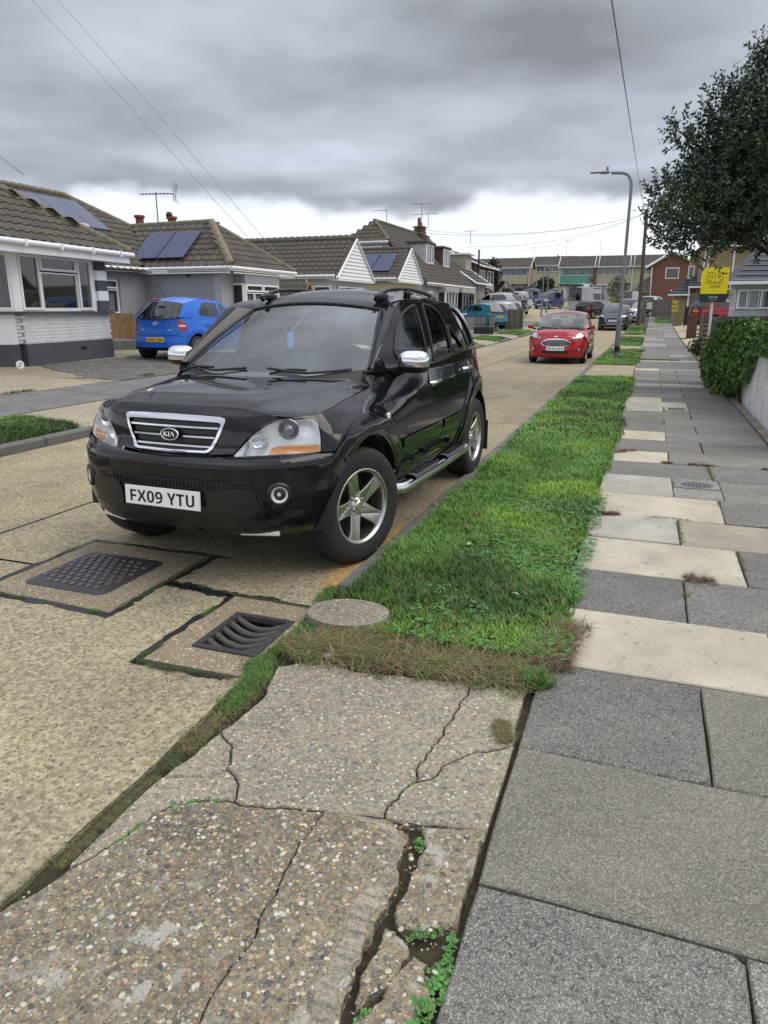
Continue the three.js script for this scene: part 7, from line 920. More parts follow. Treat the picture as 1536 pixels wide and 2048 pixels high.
// ---------- street furniture, fences, wires, aerials ----------
function lampPost(label, x, z, h, arm, dir) {
  const t = thing('street_lamp', label, 'street lamp', [x, land(x, z), z], dir, 'grey steel street lamps');
  mesh('base_column', [rod([0, 0, 0], [0, 1.24, 0], 0.085, 0.085, 16), rod([0, 1.24, 0], [0, 1.34, 0], 0.1, 0.09, 16)].map((g) => g.toNonIndexed()), M.galv, t); mesh('access_door', cbox(0.09, 0.5, 0.012, 0.004), M.galv, t).position.set(0, 0.75, 0.083);
  mesh('column', tube([[0, 1.3, 0], [0, 2.5, 0], [0, h - 0.55, 0], [-0.03, h - 0.22, 0], [-0.13, h - 0.06, 0], [-0.3, h, 0], [-arm, h + 0.02, 0]], 0.048, 50, 12), M.galv, t);
  const hd = new THREE.Group(); hd.name = 'lamp_head'; hd.position.set(-arm, h + 0.02, 0); t.add(hd); const g = new THREE.SphereGeometry(0.5, 20, 12); g.scale(0.34, 0.1, 0.19); mesh('housing', [at(g, -0.2, 0.02, 0).toNonIndexed()], M.galv, hd); mesh('led_panel', cbox(0.36, 0.035, 0.17, 0.012), M.galv, hd).position.set(-0.46, 0.03, 0); mesh('photocell', cbox(0.07, 0.12, 0.07, 0.012), M.galv, hd).position.set(-0.13, 0.12, 0); return t;
}
{ const t = lampPost('tall grey street lamp standing in the grass verge beside the red car', -1.0, -25, 5.62, 0.62, 0); mesh('band', rod([0, 0.24, 0], [0, 0.42, 0], 0.088, 0.088, 16), M.black, t); }
lampPost('far grey street lamp, the nearer and taller of two beyond the red car', -8.44, -63, 5.0, 0.5, Math.PI); lampPost('far grey street lamp, the shorter one standing left behind the other', -9.5, -67.6, 4.3, 0.5, Math.PI);
{
  const t = thing('telegraph_pole', 'dark wooden telegraph pole on the right pavement with wires at its top', 'telegraph pole', [-0.99, land(0, -59), -59]), wd = woodMat(0.11, 0.095, 0.08); mesh('pole', rod([0, 0, 0], [-0.14, 8.1, 0], 0.15, 0.11, 14), wd, t); mesh('terminal_box', cbox(0.2, 0.4, 0.2, 0.02), M.black, t).position.set(-0.22, 7.6, 0.1); mesh('insulator', rod([-0.1, 7.85, 0.1], [-0.4, 7.9, 0.1], 0.05, 0.07), M.black, t); for (let i = 0; i < 4; i++) mesh('step', rod([-0.3, 4.2 + i * 0.45, 0], [0.1, 4.2 + i * 0.45, 0], 0.014), M.galv, t);
  const s = thing('wooden_post', 'short grey wooden post standing beside the telegraph pole base', 'post', [-0.7, land(0, -61.7), -61.7]); mesh('post', cbox(0.34, 1.75, 0.34, 0.03), woodMat(0.2, 0.17, 0.15), s).position.set(0, 0.87, 0);
  const W = [[[-19.6, 11.4, -19], [-11.0, 2.9, -20.6], 0.3, 'thin overhead telephone wire across the upper left sky, the left one'], [[-18.4, 11.1, -19], [-10.6, 3.0, -20.6], 0.3, 'thin overhead telephone wire across the upper left sky, the right one']];
  const wire = (pts, r, label) => tag(mesh('overhead_wire', tube(pts, r, 40, 4), flat(0.22, 0.22, 0.23, 0.6)), label, 'wire', 'overhead telephone wires');
  const sag = (a, b, d) => Array.from({ length: 9 }, (_, i) => { const f = i / 8; return [lerp(a[0], b[0], f), lerp(a[1], b[1], f) - d * 4 * f * (1 - f), lerp(a[2], b[2], f)]; });
  wire(sag([-19.9, 11.75, -20], [-10.9, 2.9, -20], -0.05), 0.0065, W[0][3]); wire(sag([-18.6, 11.4, -20], [-10.55, 3.0, -20], -0.05), 0.0065, W[1][3]);
  const T = [-1.4, 8.2 + land(0, -59) - 0.4, -59]; wire(sag([-0.557, 3.98, -5.65], [-1.35, 8.45, -59], 0.0).map((p) => p), 0.007, 'thin wire dropping from the upper right sky to the telegraph pole');
  for (const [p, l] of [[[-15.5, 6.4, -47], 'lowest thin wire from the telegraph pole to the chalet chimney'], [[-15.8, 6.9, -51], 'middle thin wire from the telegraph pole towards the chalet roof'], [[-14, 6.2, -57], 'wire from the telegraph pole to the small dormer house'], [[-20, 8.3, -95], 'wire from the telegraph pole to the far end house']]) wire(sag(T, p, 0.7), 0.009, l);
  wire(sag([-16.9, 8.2, -11], [-15.5, 4.9, -15.5], 0.1), 0.01, 'wire running down to the white bungalow roof at the left edge');
}
function aerial(label, p, h, dirX, n, o = {}) { // yagi aerial: mast, boom, elements
  const t = thing('roof_aerial', label, 'aerial', p, o.ry || 0), m = flat(0.16, 0.16, 0.17, 0.5); mesh('mast', rod([0, 0, 0], [0, h, 0], 0.02), m, t); const L = o.len || 1.1; mesh('boom', rod([-L * (o.off ?? 0.5), h - 0.05 + (o.tilt || 0), 0], [L * (1 - (o.off ?? 0.5)), h - 0.05 - (o.tilt || 0), 0], 0.015), m, t);
  for (let i = 0; i < n; i++) { const x = -L * (o.off ?? 0.5) + L * i / (n - 1) * 0.85; mesh('element', rod([x, h - 0.05, -0.16], [x, h - 0.05, 0.16], 0.009), m, t); }
  if (o.grid) { const x = L * (1 - (o.off ?? 0.5)); for (const k of [-1, 1]) for (let i = 0; i < 4; i++) mesh('reflector', rod([x + 0.03 * i, h - 0.05 + k * (0.06 + 0.07 * i), -0.22], [x + 0.03 * i, h - 0.05 + k * (0.06 + 0.07 * i), 0.22], 0.008), m, t); mesh('reflector_spine', [rod([x, h - 0.3, 0], [x + 0.1, h + 0.2, 0], 0.01), rod([x, h - 0.3, 0.15], [x + 0.1, h + 0.2, 0.15], 0.008)].map((g) => g.toNonIndexed()), m, t); }
  return t;
}
aerial('roof aerial with grid reflector on a mast above the grey bungalow', [-15.2, 4.1, -20.5], 1.05, 1, 9, { len: 1.1, off: 0.45, grid: true, ry: 0.25 });
aerial('aerial poking in at the left edge of the picture', [-17.35, 5.2, -16], 1.6, 1, 6, { len: 0.9, grid: true, ry: 0.9 });
aerial('tall double aerial beside the chalet chimney, the taller mast', [-15.5, 6.4, -50], 2.1, 1, 7, { len: 1.6, ry: 0.1 }); aerial('shorter aerial on the chalet chimney beside the taller mast', [-15.15, 6.9, -50.4], 1.0, 1, 6, { len: 1.9, off: 0.65 });
aerial('bent pole aerial on the chalet ridge', [-15.7, 6.5, -43.5], 0.85, 1, 2, { len: 0.9, off: 0.98 }); aerial('slim aerial on the terrace roof right of the lamp posts', [-8.9, 9.6, -125.5], 2.2, 1, 5, { len: 1.4 }); aerial('slim aerial at the left end of the green panelled house roof', [-14.2, 9.6, -125.5], 2.6, 1, 5, { len: 0.8 }); aerial('slim aerial at the gable of the far end house', [-20.7, 9.6, -134], 2.4, 1, 4, { len: 1.6 }); aerial('aerial above the dark roof left of the end house', [-13.6, 6.3, -56.5], 1.0, 1, 4, { len: 1.1 });
for (const [x, z, h, l] of [[-16.6, -23.2, 0.55, 'red chimney pot with cowl behind the grey bungalow roof, under the aerial'], [-18.0, -23.2, 0.65, 'plain red chimney stack behind the roof valley, left of the cowl']]) { const t = thing('chimney', l, 'chimney', [x, 3.78, z]), m = flat(0.2, 0.055, 0.04, 0.8); mesh('pot', rod([0, 0, 0], [0, h + 0.4, 0], 0.16, 0.14, 14), m, t); mesh('rim', rod([0, h + 0.36, 0], [0, h + 0.44, 0], 0.19, 0.19, 14), m, t); if (h < 0.6) { const c = new THREE.SphereGeometry(0.12, 12, 8); mesh('cowl', [at(c, -0.1, h + 0.5, 0).toNonIndexed()], M.black, t); } }
{ // sale board
  const t = thing('sale_board', 'yellow estate agent sale board with black SOLD strip on a white wooden post', 'sign board', [1.67, 0.05, -24.3]); mesh('post', rod([0, 0, 0], [-0.055, 2.72, 0], 0.038, 0.038, 4), flat(0.62, 0.62, 0.62, 0.6), t);
  mesh('board', box(-0.03, 2.345, 0.05, 0.735, 0.75, 0.02, -0.12), flat(0.66, 0.56, 0.02, 0.5), t); mesh('sold_strip', box(-0.03, 1.845, 0.052, 0.735, 0.24, 0.02, -0.12), flat(0.03, 0.032, 0.042, 0.5), t);
  const face = (w, h, y, draw, cw, chh, bg) => { const p = new THREE.PlaneGeometry(w, h), m = mesh('board_print', p, canvasMat(cw, chh, draw), t); m.position.set(-0.03, y, 0.05); m.rotation.y = -0.12; m.translateZ(0.0125); };
  face(0.73, 0.745, 2.345, (x, w, h) => { x.fillStyle = '#efd916'; x.fillRect(0, 0, w, h); x.strokeStyle = '#2a2a20'; x.lineWidth = 11; x.strokeRect(110, 100, 290, 150); x.fillStyle = '#efd916'; x.fillRect(225, 85, 70, 30); x.fillRect(190, 235, 140, 30); x.beginPath(); x.moveTo(256, 110); x.lineTo(256, 225); x.stroke(); x.fillStyle = '#121210'; x.textAlign = 'center'; x.font = 'bold 100px serif'; x.fillText('G', 180, 208); x.fillText('R', 332, 208); x.font = 'bold 76px serif'; x.fillText('GILBERT', 252, 330); x.font = 'bold 72px serif'; x.fillText('ROSE', 285, 405); x.font = '34px serif'; x.fillText('&', 160, 398); x.fillRect(220, 448, 70, 6); }, 512, 520);
  face(0.73, 0.235, 1.845, (x, w, h) => { x.fillStyle = '#2b2d35'; x.fillRect(0, 0, w, h); x.fillStyle = '#dcdcd8'; x.textAlign = 'center'; x.font = 'bold 50px sans-serif'; x.fillText('S O L D', w / 2, 78); x.font = '22px sans-serif'; x.fillText('01702 410 400', w / 2, 122); }, 512, 164);
}
function boardFence(name, label, a, b, h, n, mat, o = {}) { // vertical boards between posts, a and b are [x, z]
  const y = Math.min(land(...a), land(...b)), dx = b[0] - a[0], dz = b[1] - a[1], L = Math.hypot(dx, dz), t = thing(name, label, 'fence', [a[0], y, a[1]], Math.atan2(-dz, dx)), w = L / n, g = cbox(w * 0.96, h - (o.base || 0), 0.022, 0.004);
  for (let i = 0; i < n; i++) { const m = mesh('board', g, mat[i % mat.length], t); m.position.set((i + 0.5) * w, (h + (o.base || 0)) / 2 + (o.arch ? 0.08 * Math.sin(Math.PI * i / n) : 0) + 0.012 * hash2(i, n, 3), 0.012 * (i % 2)); }
  if (o.base) mesh('gravel_board', box(L / 2, o.base / 2, 0, L, o.base, 0.05), M.kerb, t); for (let k = 0; k <= (o.posts || 2) - 1; k++) mesh('post', cbox(0.11, h + 0.08, 0.11, 0.012), o.postMat || M.kerb, t).position.set(k * L / ((o.posts || 2) - 1), (h + 0.08) / 2, 0); mesh('rail', [box(L / 2, h * 0.85, -0.03, L, 0.07, 0.03), box(L / 2, h * 0.3 + (o.base || 0), -0.03, L, 0.07, 0.03)], mat[0], t); return t;
}
boardFence('wooden_fence', 'low brown wooden fence panel on a concrete base beside the white bungalow', [-15.3, -16.2], [-14.35, -18.1], 1.0, 9, [woodMat(0.33, 0.2, 0.1), woodMat(0.28, 0.17, 0.085), woodMat(0.36, 0.23, 0.12)], { base: 0.28, arch: true, posts: 2 });
boardFence('wooden_fence', 'brown wooden fence panel behind the blue hatchback', [-14.3, -18.15], [-12.6, -19.9], 0.95, 12, [woodMat(0.3, 0.18, 0.09), woodMat(0.26, 0.16, 0.08)], { base: 0.25, posts: 2 });
boardFence('wooden_fence', 'grey brown vertical board fence beyond the grey garden wall on the left', [-12.0, -47.2], [-7.6, -45.9], 1.25, 24, [woodMat(0.24, 0.21, 0.17), woodMat(0.2, 0.175, 0.14)], { posts: 3, base: 0.12, postMat: woodMat(0.2, 0.18, 0.15) });
boardFence('wooden_fence', 'weathered grey fence in front of the white car on the right', [-0.05, -73.3], [2.0, -71.5], 1.55, 11, [woodMat(0.25, 0.23, 0.21), woodMat(0.21, 0.19, 0.17)], { posts: 2, postMat: woodMat(0.22, 0.2, 0.18) });
boardFence('wooden_fence', 'dark grey weathered fence behind the sale board post', [1.78, -30.5], [5.2, -30.9], 1.28, 16, [woodMat(0.13, 0.125, 0.12), woodMat(0.11, 0.105, 0.1)], { posts: 2, postMat: woodMat(0.2, 0.19, 0.18) });
boardFence('wooden_fence', 'dark fence panel side on behind the ivy hedge', [1.85, -25.8], [2.3, -20], 1.2, 20, [woodMat(0.12, 0.115, 0.11)], { posts: 2 });
boardFence('dark_fence', 'dark boarded fence between the far houses', [-21, -108], [-14.5, -107], 1.7, 14, [woodMat(0.035, 0.025, 0.025)], { posts: 2 });
{
  const t = thing('iron_railings', 'low black iron railings in front of the teal car', 'railings', [-9.1, land(-9, -39.5), -39.4], R(20)); mesh('panel', box(0.5, 0.18, 0, 1.1, 0.36, 0.05), M.black, t); for (let i = 0; i < 11; i++) mesh('bar', rod([i * 0.1, 0.36, 0], [i * 0.1, 0.95, 0], 0.014), M.black, t); for (const y of [0.5, 0.92]) mesh('rail', box(0.5, y, 0, 1.1, 0.03, 0.03), M.black, t);
  const b = thing('covered_bin', 'dark blue covered bin standing between the pale blue car and the railings', 'bin', [-9.6, land(-9.6, -38.3), -38.3]), s = cbox(0.5, 0.95, 0.5, 0.09); mesh('cover', at(s, 0, 0.5, 0), flat(0.02, 0.035, 0.13, 0.6), b); mesh('lid', at(cbox(0.54, 0.12, 0.54, 0.05), 0, 1.02, 0), flat(0.3, 0.34, 0.45, 0.5), b);
  const w = thing('garden_wall', 'low grey rendered garden wall with end pier behind the left grass patch', 'wall', [-8.75, land(-8.7, -42.5), -42.2], R(96)), gm = wallMat(0.26, 0.26, 0.28); mesh('wall', [box(2.2, 0.38, 0, 4.2, 0.76, 0.2), box(0.6, 0.42, -1.4, 0.2, 0.84, 2.8)], gm, w); for (const x of [0.1, 2.2, 4.3]) mesh('pier', box(x, 0.44, 0, 0.26, 0.88, 0.26), gm, w); mesh('coping', box(2.2, 0.79, 0, 4.1, 0.05, 0.26), wallMat(0.36, 0.36, 0.37), w);
  const f = thing('flag_pole', 'tall dark topped pole with a pale red and white flag beyond the chalet', 'flag pole', [-12.9, land(-12.9, -56.5), -56.5]); mesh('pole', rod([0, 0, 0], [0, 3.4, 0], 0.05), M.alu, f); mesh('pole_top', rod([0, 3.4, 0], [0, 5.2, 0], 0.07), M.black, f); const F = []; for (let i = 0; i < 5; i++) for (let j = 0; j < 3; j++) { const p = (a, b) => [-0.06 - a * 0.16, 2.6 - a * 0.22 - b * 0.28, 0.06 * Math.sin(a * 2 + b)]; F.push([p(i, j), p(i + 1, j), p(i + 1, j + 1), p(i, j + 1)]); } mesh('flag', quadGeo(F), flat(0.5, 0.38, 0.38, 0.9), f);
  // brick gate piers on the right
  const bk = [0.16, 0.2, 0.13].map((r, i) => textured(tGrain, 0.004, 0.9, { color: col(r, r * 0.42, r * 0.27) })), bg = cbox(0.205, 0.064, 0.1, 0.004);
  const pier = (label, x, z, w, h, mats, cap) => { const t = thing('brick_pier', label, 'pier', [x, land(x, z), z]), n = Math.round(h / 0.075); mesh('core', box(0, h / 2, 0, w - 0.03, h, w - 0.03), flat(0.2, 0.17, 0.14, 0.9), t); for (let j = 0; j < n; j++) for (let s = 0; s < 4; s++) for (let i = 0; i < 2; i++) { const m = mesh('brick', bg, mats[(i + j * 5 + s * 3) % mats.length], t), a = s * Math.PI / 2, u = (i - 0.5) * 0.22, v = w / 2 - 0.04; m.position.set(Math.cos(a) * u + Math.sin(a) * v, 0.037 + j * 0.075, -Math.sin(a) * u + Math.cos(a) * v); m.rotation.y = a; } if (cap) mesh('cap', cbox(w + 0.06, 0.07, w + 0.06, 0.02), cap, t).position.set(0, h + 0.04, 0); };
  pier('red brick gate pier in front of the red compact car', 1.95, -41, 0.45, 1.2, bk); pier('yellow mossy brick pier at the far right end of the pavement', 1.75, -57.5, 0.5, 1.0, [textured(tGrain, 0.004, 0.9, { color: col(0.3, 0.24, 0.1) }), textured(tGrain, 0.004, 0.9, { color: col(0.24, 0.21, 0.09) })]); pier('short buff brick wall end with red edges beside the small shrub', 1.85, -26.6, 0.45, 0.98, [textured(tGrain, 0.004, 0.9, { color: col(0.34, 0.26, 0.15) }), bk[0]], bk[0]);
  const lw = thing('low_brick_wall', 'low red brick wall running back from the gate pier', 'wall', [2.3, land(2.3, -41), -41]); for (let j = 0; j < 4; j++) for (let i = 0; i < 12; i++) mesh('brick', bg, bk[(i + j) % 3], lw).position.set(i * 0.225 + (j % 2) * 0.11, 0.04 + j * 0.075, 0); const dr = struct('driveway', sheet(1.5, 6, -31.5, -40.6, 0.012, 3), textured(tPebbleFine, 0.003, 0.9, { color: col(1.5, 1.4, 1.25) })); struct('driveway', sheet(1.5, 8, -41.6, -58, 0.012, 3), textured(tPebbleFine, 0.003, 0.9, { color: col(1.4, 1.3, 1.2) }));
  const ns = thing('notice_board', 'small yellow notice board on a post by the mossy pier', 'sign', [1.5, land(1.5, -60), -60]); mesh('post', rod([0, 0, 0], [0, 1.6, 0], 0.05), M.galv, ns); mesh('board', box(0, 1.35, 0.06, 0.42, 0.85, 0.03), flat(0.55, 0.36, 0.03, 0.5), ns); for (const y of [1.2, 1.5]) mesh('band', box(0, y, 0.08, 0.36, 0.1, 0.012), flat(0.2, 0.14, 0.02, 0.6), ns);
  const gt = thing('dark_gate', 'solid black gate beside the red compact car', 'gate', [2.3, land(2.3, -54), -54]); mesh('panel', box(0.7, 0.75, 0, 1.9, 1.2, 0.06), M.black, gt); for (const x of [-0.25, 1.65]) mesh('post', box(x, 0.75, 0, 0.08, 1.4, 0.08), M.black, gt);
  // white rendered wall and pier under the hedge
  const ww = thing('white_wall', 'white rendered boundary wall with streaky grey stains under the hedge', 'wall', [1.6, 0, -9.6], FX), wm = (() => { const p = pair(512, 1.4, (u, v) => { const s = fbm(u * 60, v * 4, 60, 4, 141), g = fbm(u * 5, v * 5, 5, 4, 143), k = 0.74 - 0.36 * sst(0.5, 0.72, s) * sst(0.35, 0.7, g); return [k, k * 1.0, k * 0.97, s]; }); return textured(p, 0.004, 0.85); })(); mesh('wall', box(3.5, 0.45, 0.13, 7.0, 0.95, 0.25), wm, ww); mesh('coping', box(3.5, 0.955, 0.13, 7.05, 0.07, 0.32), M.kerb, ww);
  const wp = thing('white_pier', 'white painted brick pier at the right edge beside a dark gap', 'pier', [1.68, 0, -9.25]), wb = cbox(0.21, 0.066, 0.1, 0.006), wmt = [0.68, 0.73].map((k) => textured(tGrain, 0.003, 0.6, { color: col(k, k, k * 1.02) })); mesh('core', box(0.1, 0.6, 0, 0.42, 1.2, 0.4), wmt[0], wp); for (let j = 0; j < 16; j++) for (let i = 0; i < 2; i++) { const m = mesh('brick', wb, wmt[(i + j) % 2], wp); m.position.set(-0.08, 0.04 + j * 0.075, (i - 0.5) * 0.215 + (j % 2 ? 0.05 : -0.05)); m.rotation.y = FX; const q = mesh('brick', wb, wmt[(i * 3 + j) % 2], wp); q.position.set((i - 0.5) * 0.215 + 0.1, 0.04 + j * 0.075, 0.175); }
  const sg = thing('house_plaque', 'small round white plaque with dark marks leaning on the grey plinth', 'plaque', [-12.5, 0.36, -11.75], R(80)), ds = new THREE.CylinderGeometry(0.09, 0.09, 0.02, 24); ds.rotateX(Math.PI / 2); mesh('disc', [at(ds, 0, 0.09, 0).toNonIndexed()], M.white, sg); mesh('mark', [box(0.0, 0.13, 0.012, 0.05, 0.014, 0.004), box(0.03, 0.11, 0.012, 0.012, 0.05, 0.004), box(-0.03, 0.07, 0.012, 0.03, 0.04, 0.004)], M.black, sg);
}
// ---------- plants ----------
const Q = new THREE.Quaternion(), M4 = new THREE.Matrix4(), CC = new THREE.Color(), UP = V(0, 1, 0);
const leafMat = (rough_ = 0.45, tr = 0) => tr ? new THREE.MeshPhysicalMaterial({ color: 0xffffff, roughness: 0.9, transmission: tr, thickness: 0 }) : std({ color: 0xffffff, roughness: rough_ });
function inst(name, geo, mat, list, parent, kind = 'stuff') { // list of [pos, quaternion, scale Vector3, [r, g, b]]
  const im = new THREE.InstancedMesh(geo, mat, list.length); list.forEach(([p, q, s, c], i) => { M4.compose(p, q, s); im.setMatrixAt(i, M4); im.setColorAt(i, CC.setRGB(...c)); }); im.name = name; im.userData.kind = kind; im.castShadow = im.receiveShadow = true; (parent || scene).add(im); if (!parent) im.name = numbered(name); return im;
}
function tuftGeo(n, seed, w = 0.005, lean = 0.5, wide = 0.03) { // blades of unit height
  const r = rng(seed), P = []; for (let i = 0; i < n; i++) { const a = r() * 6.28, h = 0.55 + 0.45 * r(), l = lean * (0.3 + r()), bx = (r() - 0.5) * wide * 2, bz = (r() - 0.5) * wide * 2, dx = Math.cos(a), dz = Math.sin(a), k = (t) => [bx + dx * l * h * t * t, h * (t - 0.25 * l * t * t), bz + dz * l * h * t * t], o = (p, s) => [p[0] - dz * s, p[1], p[2] + dx * s], b = k(0), m = k(0.55), e = k(1); P.push([o(b, w), o(b, -w), o(m, -w * 0.8), o(m, w * 0.8)], [o(m, w * 0.8), o(m, -w * 0.8), e]); } return quadGeo(P);
}
const yaw = (r) => new THREE.Quaternion().setFromAxisAngle(UP, r() * 6.28);
{ // lawn strips: dense near the camera
  const tg = [1, 2, 3].map((s) => tuftGeo(8, s, 0.035, 0.75, 0.32)), tgF = [4, 5].map((s) => tuftGeo(7, s, 0.06, 0.8, 0.5)), r = rng(41), lists = [[], [], [], [], []];
  const col2 = (x, z) => { const g = fbm(x * 1.6 + 50, z * 1.6 + 90, 0, 3, 7), k = (0.75 + 0.5 * r()) * lerp(0.5, 1.25, sst(0.3, 0.62, fbm(x * 1.1 + 20, z * 0.8 + 33, 0, 4, 19))), y = sst(0.52, 0.7, g); const d = r() < 0.05; return d ? [0.28 * k, 0.24 * k, 0.09 * k] : [lerp(0.1, 0.17, y) * k, lerp(0.225, 0.31, y) * k, lerp(0.03, 0.036, y) * k]; };
  const add = (x0, x1, z0, z1, n, h, far, edge) => { for (let i = 0; i < n; i++) { const z = lerp(z0, z1, r()), g = fbm(z * 1.3 + 40, 3.3, 0, 3, 21), xa = typeof x0 === 'function' ? x0(z) : x0, xb = (typeof x1 === 'function' ? x1(z) : x1) + (edge || 0) * (g - 0.35), x = lerp(xa, xb, r()), cl = fbm(x * 2.1 + 80, z * 2.1 + 60, 0, 3, 31); if (Math.hypot((x + 1.37) / 0.24, (z + 3.2) / 0.19) < 1) continue; const hh = h * (0.55 + 0.9 * cl) * (0.7 + 0.6 * r()), s = far ? hh * 1.1 : hh; lists[far ? 3 + (i & 1) : i % 3].push([V(x, land(x, z) + 0.008, z), yaw(r), V(s, hh, s), col2(x, z)]); } };
  add(-1.5, -0.33, -3.05, -5.2, 9000, 0.07, 0, 0.22); add(-1.5, -0.33, -5.2, -9, 9000, 0.08, 0, 0.16); add(-1.5, -0.33, -9, -17.9, 9500, 0.085, 1, 0.14);
  add(-1.48, -0.35, -22.2, -30.3, 3600, 0.1, 1, 0.4); add(-1.45, -0.4, -33.8, -41.9, 2200, 0.1, 1, 0.1); add(-1.4, -0.45, -45, -57, 2200, 0.1, 1, 0.1);
  for (const [a, b, x0, x1] of leftVerges) add(x1 + 0.05, x0, a, b, Math.round((a - b) * (a > -10 ? 1500 : 220)), a > -10 ? 0.1 : 0.12, a > -10 ? 0 : 1, 0);
  add(0.2, 1.35, -62, -70, 900, 0.12, 1, 0); add(2.0, 6, -18, -30, 1500, 0.15, 1, 0);
  lists.forEach((l, i) => { const m = inst('grass', i < 3 ? tg[i] : tgF[i - 3], leafMat(0.6), l); m.userData.label = 'short green verge grass'; });
  // weeds with round leaves in the lawn and along cracks
  const lf = []; for (let k = 0; k < 3; k++) { const a = k * 2.09, p = []; for (let i = 0; i < 7; i++) { const t = i / 7 * 6.28; p.push([Math.cos(a) * 0.5 + 0.45 * Math.cos(t), 0.12 + 0.12 * Math.sin(t + a) + 0.3, Math.sin(a) * 0.5 + 0.45 * Math.sin(t)]); } lf.push(p); } const clover = quadGeo(lf), L = [];
  const put = (x, z, s, y = 0.02, c) => L.push([V(x, y + s * (r() * 0.9), z), yaw(r).multiply(new THREE.Quaternion().setFromEuler(new THREE.Euler(0.7 * (r() - 0.5), 0, 0.7 * (r() - 0.5)))), V(s, s * 0.8, s), c || [0.05 + 0.04 * r(), 0.15 + 0.1 * r(), 0.025 + 0.02 * r()]]);
  for (let i = 0; i < 3600; i++) { const z = -3.05 - Math.pow(r(), 1.2) * 3.2, x = lerp(-1.1, -0.22, Math.pow(r(), 0.7)); if (fbm(x * 2 + 9, z * 2 + 9, 0, 3, 61) > 0.44) put(x, z, 0.011 + 0.009 * r(), 0.035); }
  for (const [pts, n, w, s] of [[[[-0.335, -1.36], [-0.36, -1.24], [-0.34, -1.12]], 150, 0.03, 0.011], [[[-0.45, -1.42], [-0.38, -1.47]], 40, 0.018, 0.009], [[[-0.34, -1.46], [-0.33, -1.36]], 40, 0.012, 0.009], [[[-0.525, -1.77], [-0.52, -1.73]], 26, 0.012, 0.008], [[[-1.35, -1.64], [-1.2, -1.735]], 70, 0.016, 0.009], [[[-1.44, -1.4], [-1.37, -1.55]], 60, 0.016, 0.008], [[[-0.62, -2.02], [-0.64, -1.95]], 40, 0.01, 0.007], [[[-0.47, -1.19], [-0.49, -1.15]], 24, 0.012, 0.008]])
    for (let i = 0; i < n; i++) { const f = r() * (pts.length - 1), k = Math.floor(f), a = pts[k], b = pts[Math.min(pts.length - 1, k + 1)]; put(lerp(a[0], b[0], f - k) + (r() - 0.5) * 2 * w, lerp(a[1], b[1], f - k) + (r() - 0.5) * 2 * w, s * (0.6 + 0.7 * r()), 0.004); }
  inst('clover', clover, leafMat(0.55), L).userData.label = 'small round leaved weeds in the lawn and cracks';
  // moss and grass along the gutter joint, dry stalks round the kerb end stone
  const stalk = [11, 12, 13].map((s) => tuftGeo(6, s, 0.022, 1.7, 0.5)), fineT = [14, 15].map((s) => tuftGeo(9, s, 0.03, 0.8, 0.5)), S = [[], [], []], F = [[], []];
  const along = (pts, n, w, h, kind, y = 0) => { let len = [0]; for (let i = 1; i < pts.length; i++) len.push(len[i - 1] + Math.hypot(pts[i][0] - pts[i - 1][0], pts[i][1] - pts[i - 1][1])); for (let i = 0; i < n; i++) { const d = r() * len[len.length - 1]; let k = 1; while (len[k] < d) k++; const f = (d - len[k - 1]) / (len[k] - len[k - 1] || 1), g = (r() + r() + r() - 1.5) * w * 1.3, dx = pts[k][0] - pts[k - 1][0], dz = pts[k][1] - pts[k - 1][1], l = Math.hypot(dx, dz) || 1, x = lerp(pts[k - 1][0], pts[k][0], f) - dz / l * g, z = lerp(pts[k - 1][1], pts[k][1], f) + dx / l * g, q = h * (0.4 + 0.9 * r()), b = 0.65 + 0.7 * r(); let c; if (kind === 'green') c = [0.085 * b, 0.175 * b, 0.03 * b]; else if (kind === 'moss') c = (r() < 0.4 ? [0.1 * b, 0.08 * b, 0.045 * b] : [0.06 * b, 0.11 * b, 0.025 * b]); else if (kind === 'dry') { const u = r(); c = u < 0.3 ? [0.22 * b, 0.19 * b, 0.075 * b] : u < 0.75 ? [0.13 * b, 0.16 * b, 0.045 * b] : [0.17 * b, 0.09 * b, 0.055 * b]; } else c = [0.13 * b, 0.07 * b, 0.045 * b]; if (Math.hypot((x + 1.37) / 0.23, (z + 3.2) / 0.18) < 1) continue; const it = [V(x, y + 0.003, z), yaw(r), V(q * 1.2, q, q * 1.2), c]; (kind === 'dry' || kind === 'red' ? S[i % 3] : F[i & 1]).push(it); } };
  along([[-1.62, -3.6], [-1.57, -3.3], [-1.53, -3.0], [-1.56, -2.7], [-1.52, -2.42]], 850, 0.045, 0.03, 'green'); along([[-1.6, -2.62], [-1.5, -2.45], [-1.49, -2.2]], 480, 0.038, 0.035, 'green'); along([[-1.5, -2.5], [-1.47, -2.3], [-1.5, -2.05], [-1.49, -1.9]], 420, 0.042, 0.03, 'dry'); along([[-1.5, -2.0], [-1.48, -1.8]], 300, 0.03, 0.02, 'moss'); along([[-1.51, -1.9], [-1.52, -1.4], [-1.54, -1.0], [-1.55, -0.85]], 420, 0.02, 0.014, 'moss'); along([[-1.5, -1.75], [-1.5, -1.3]], 260, 0.022, 0.018, 'dry');
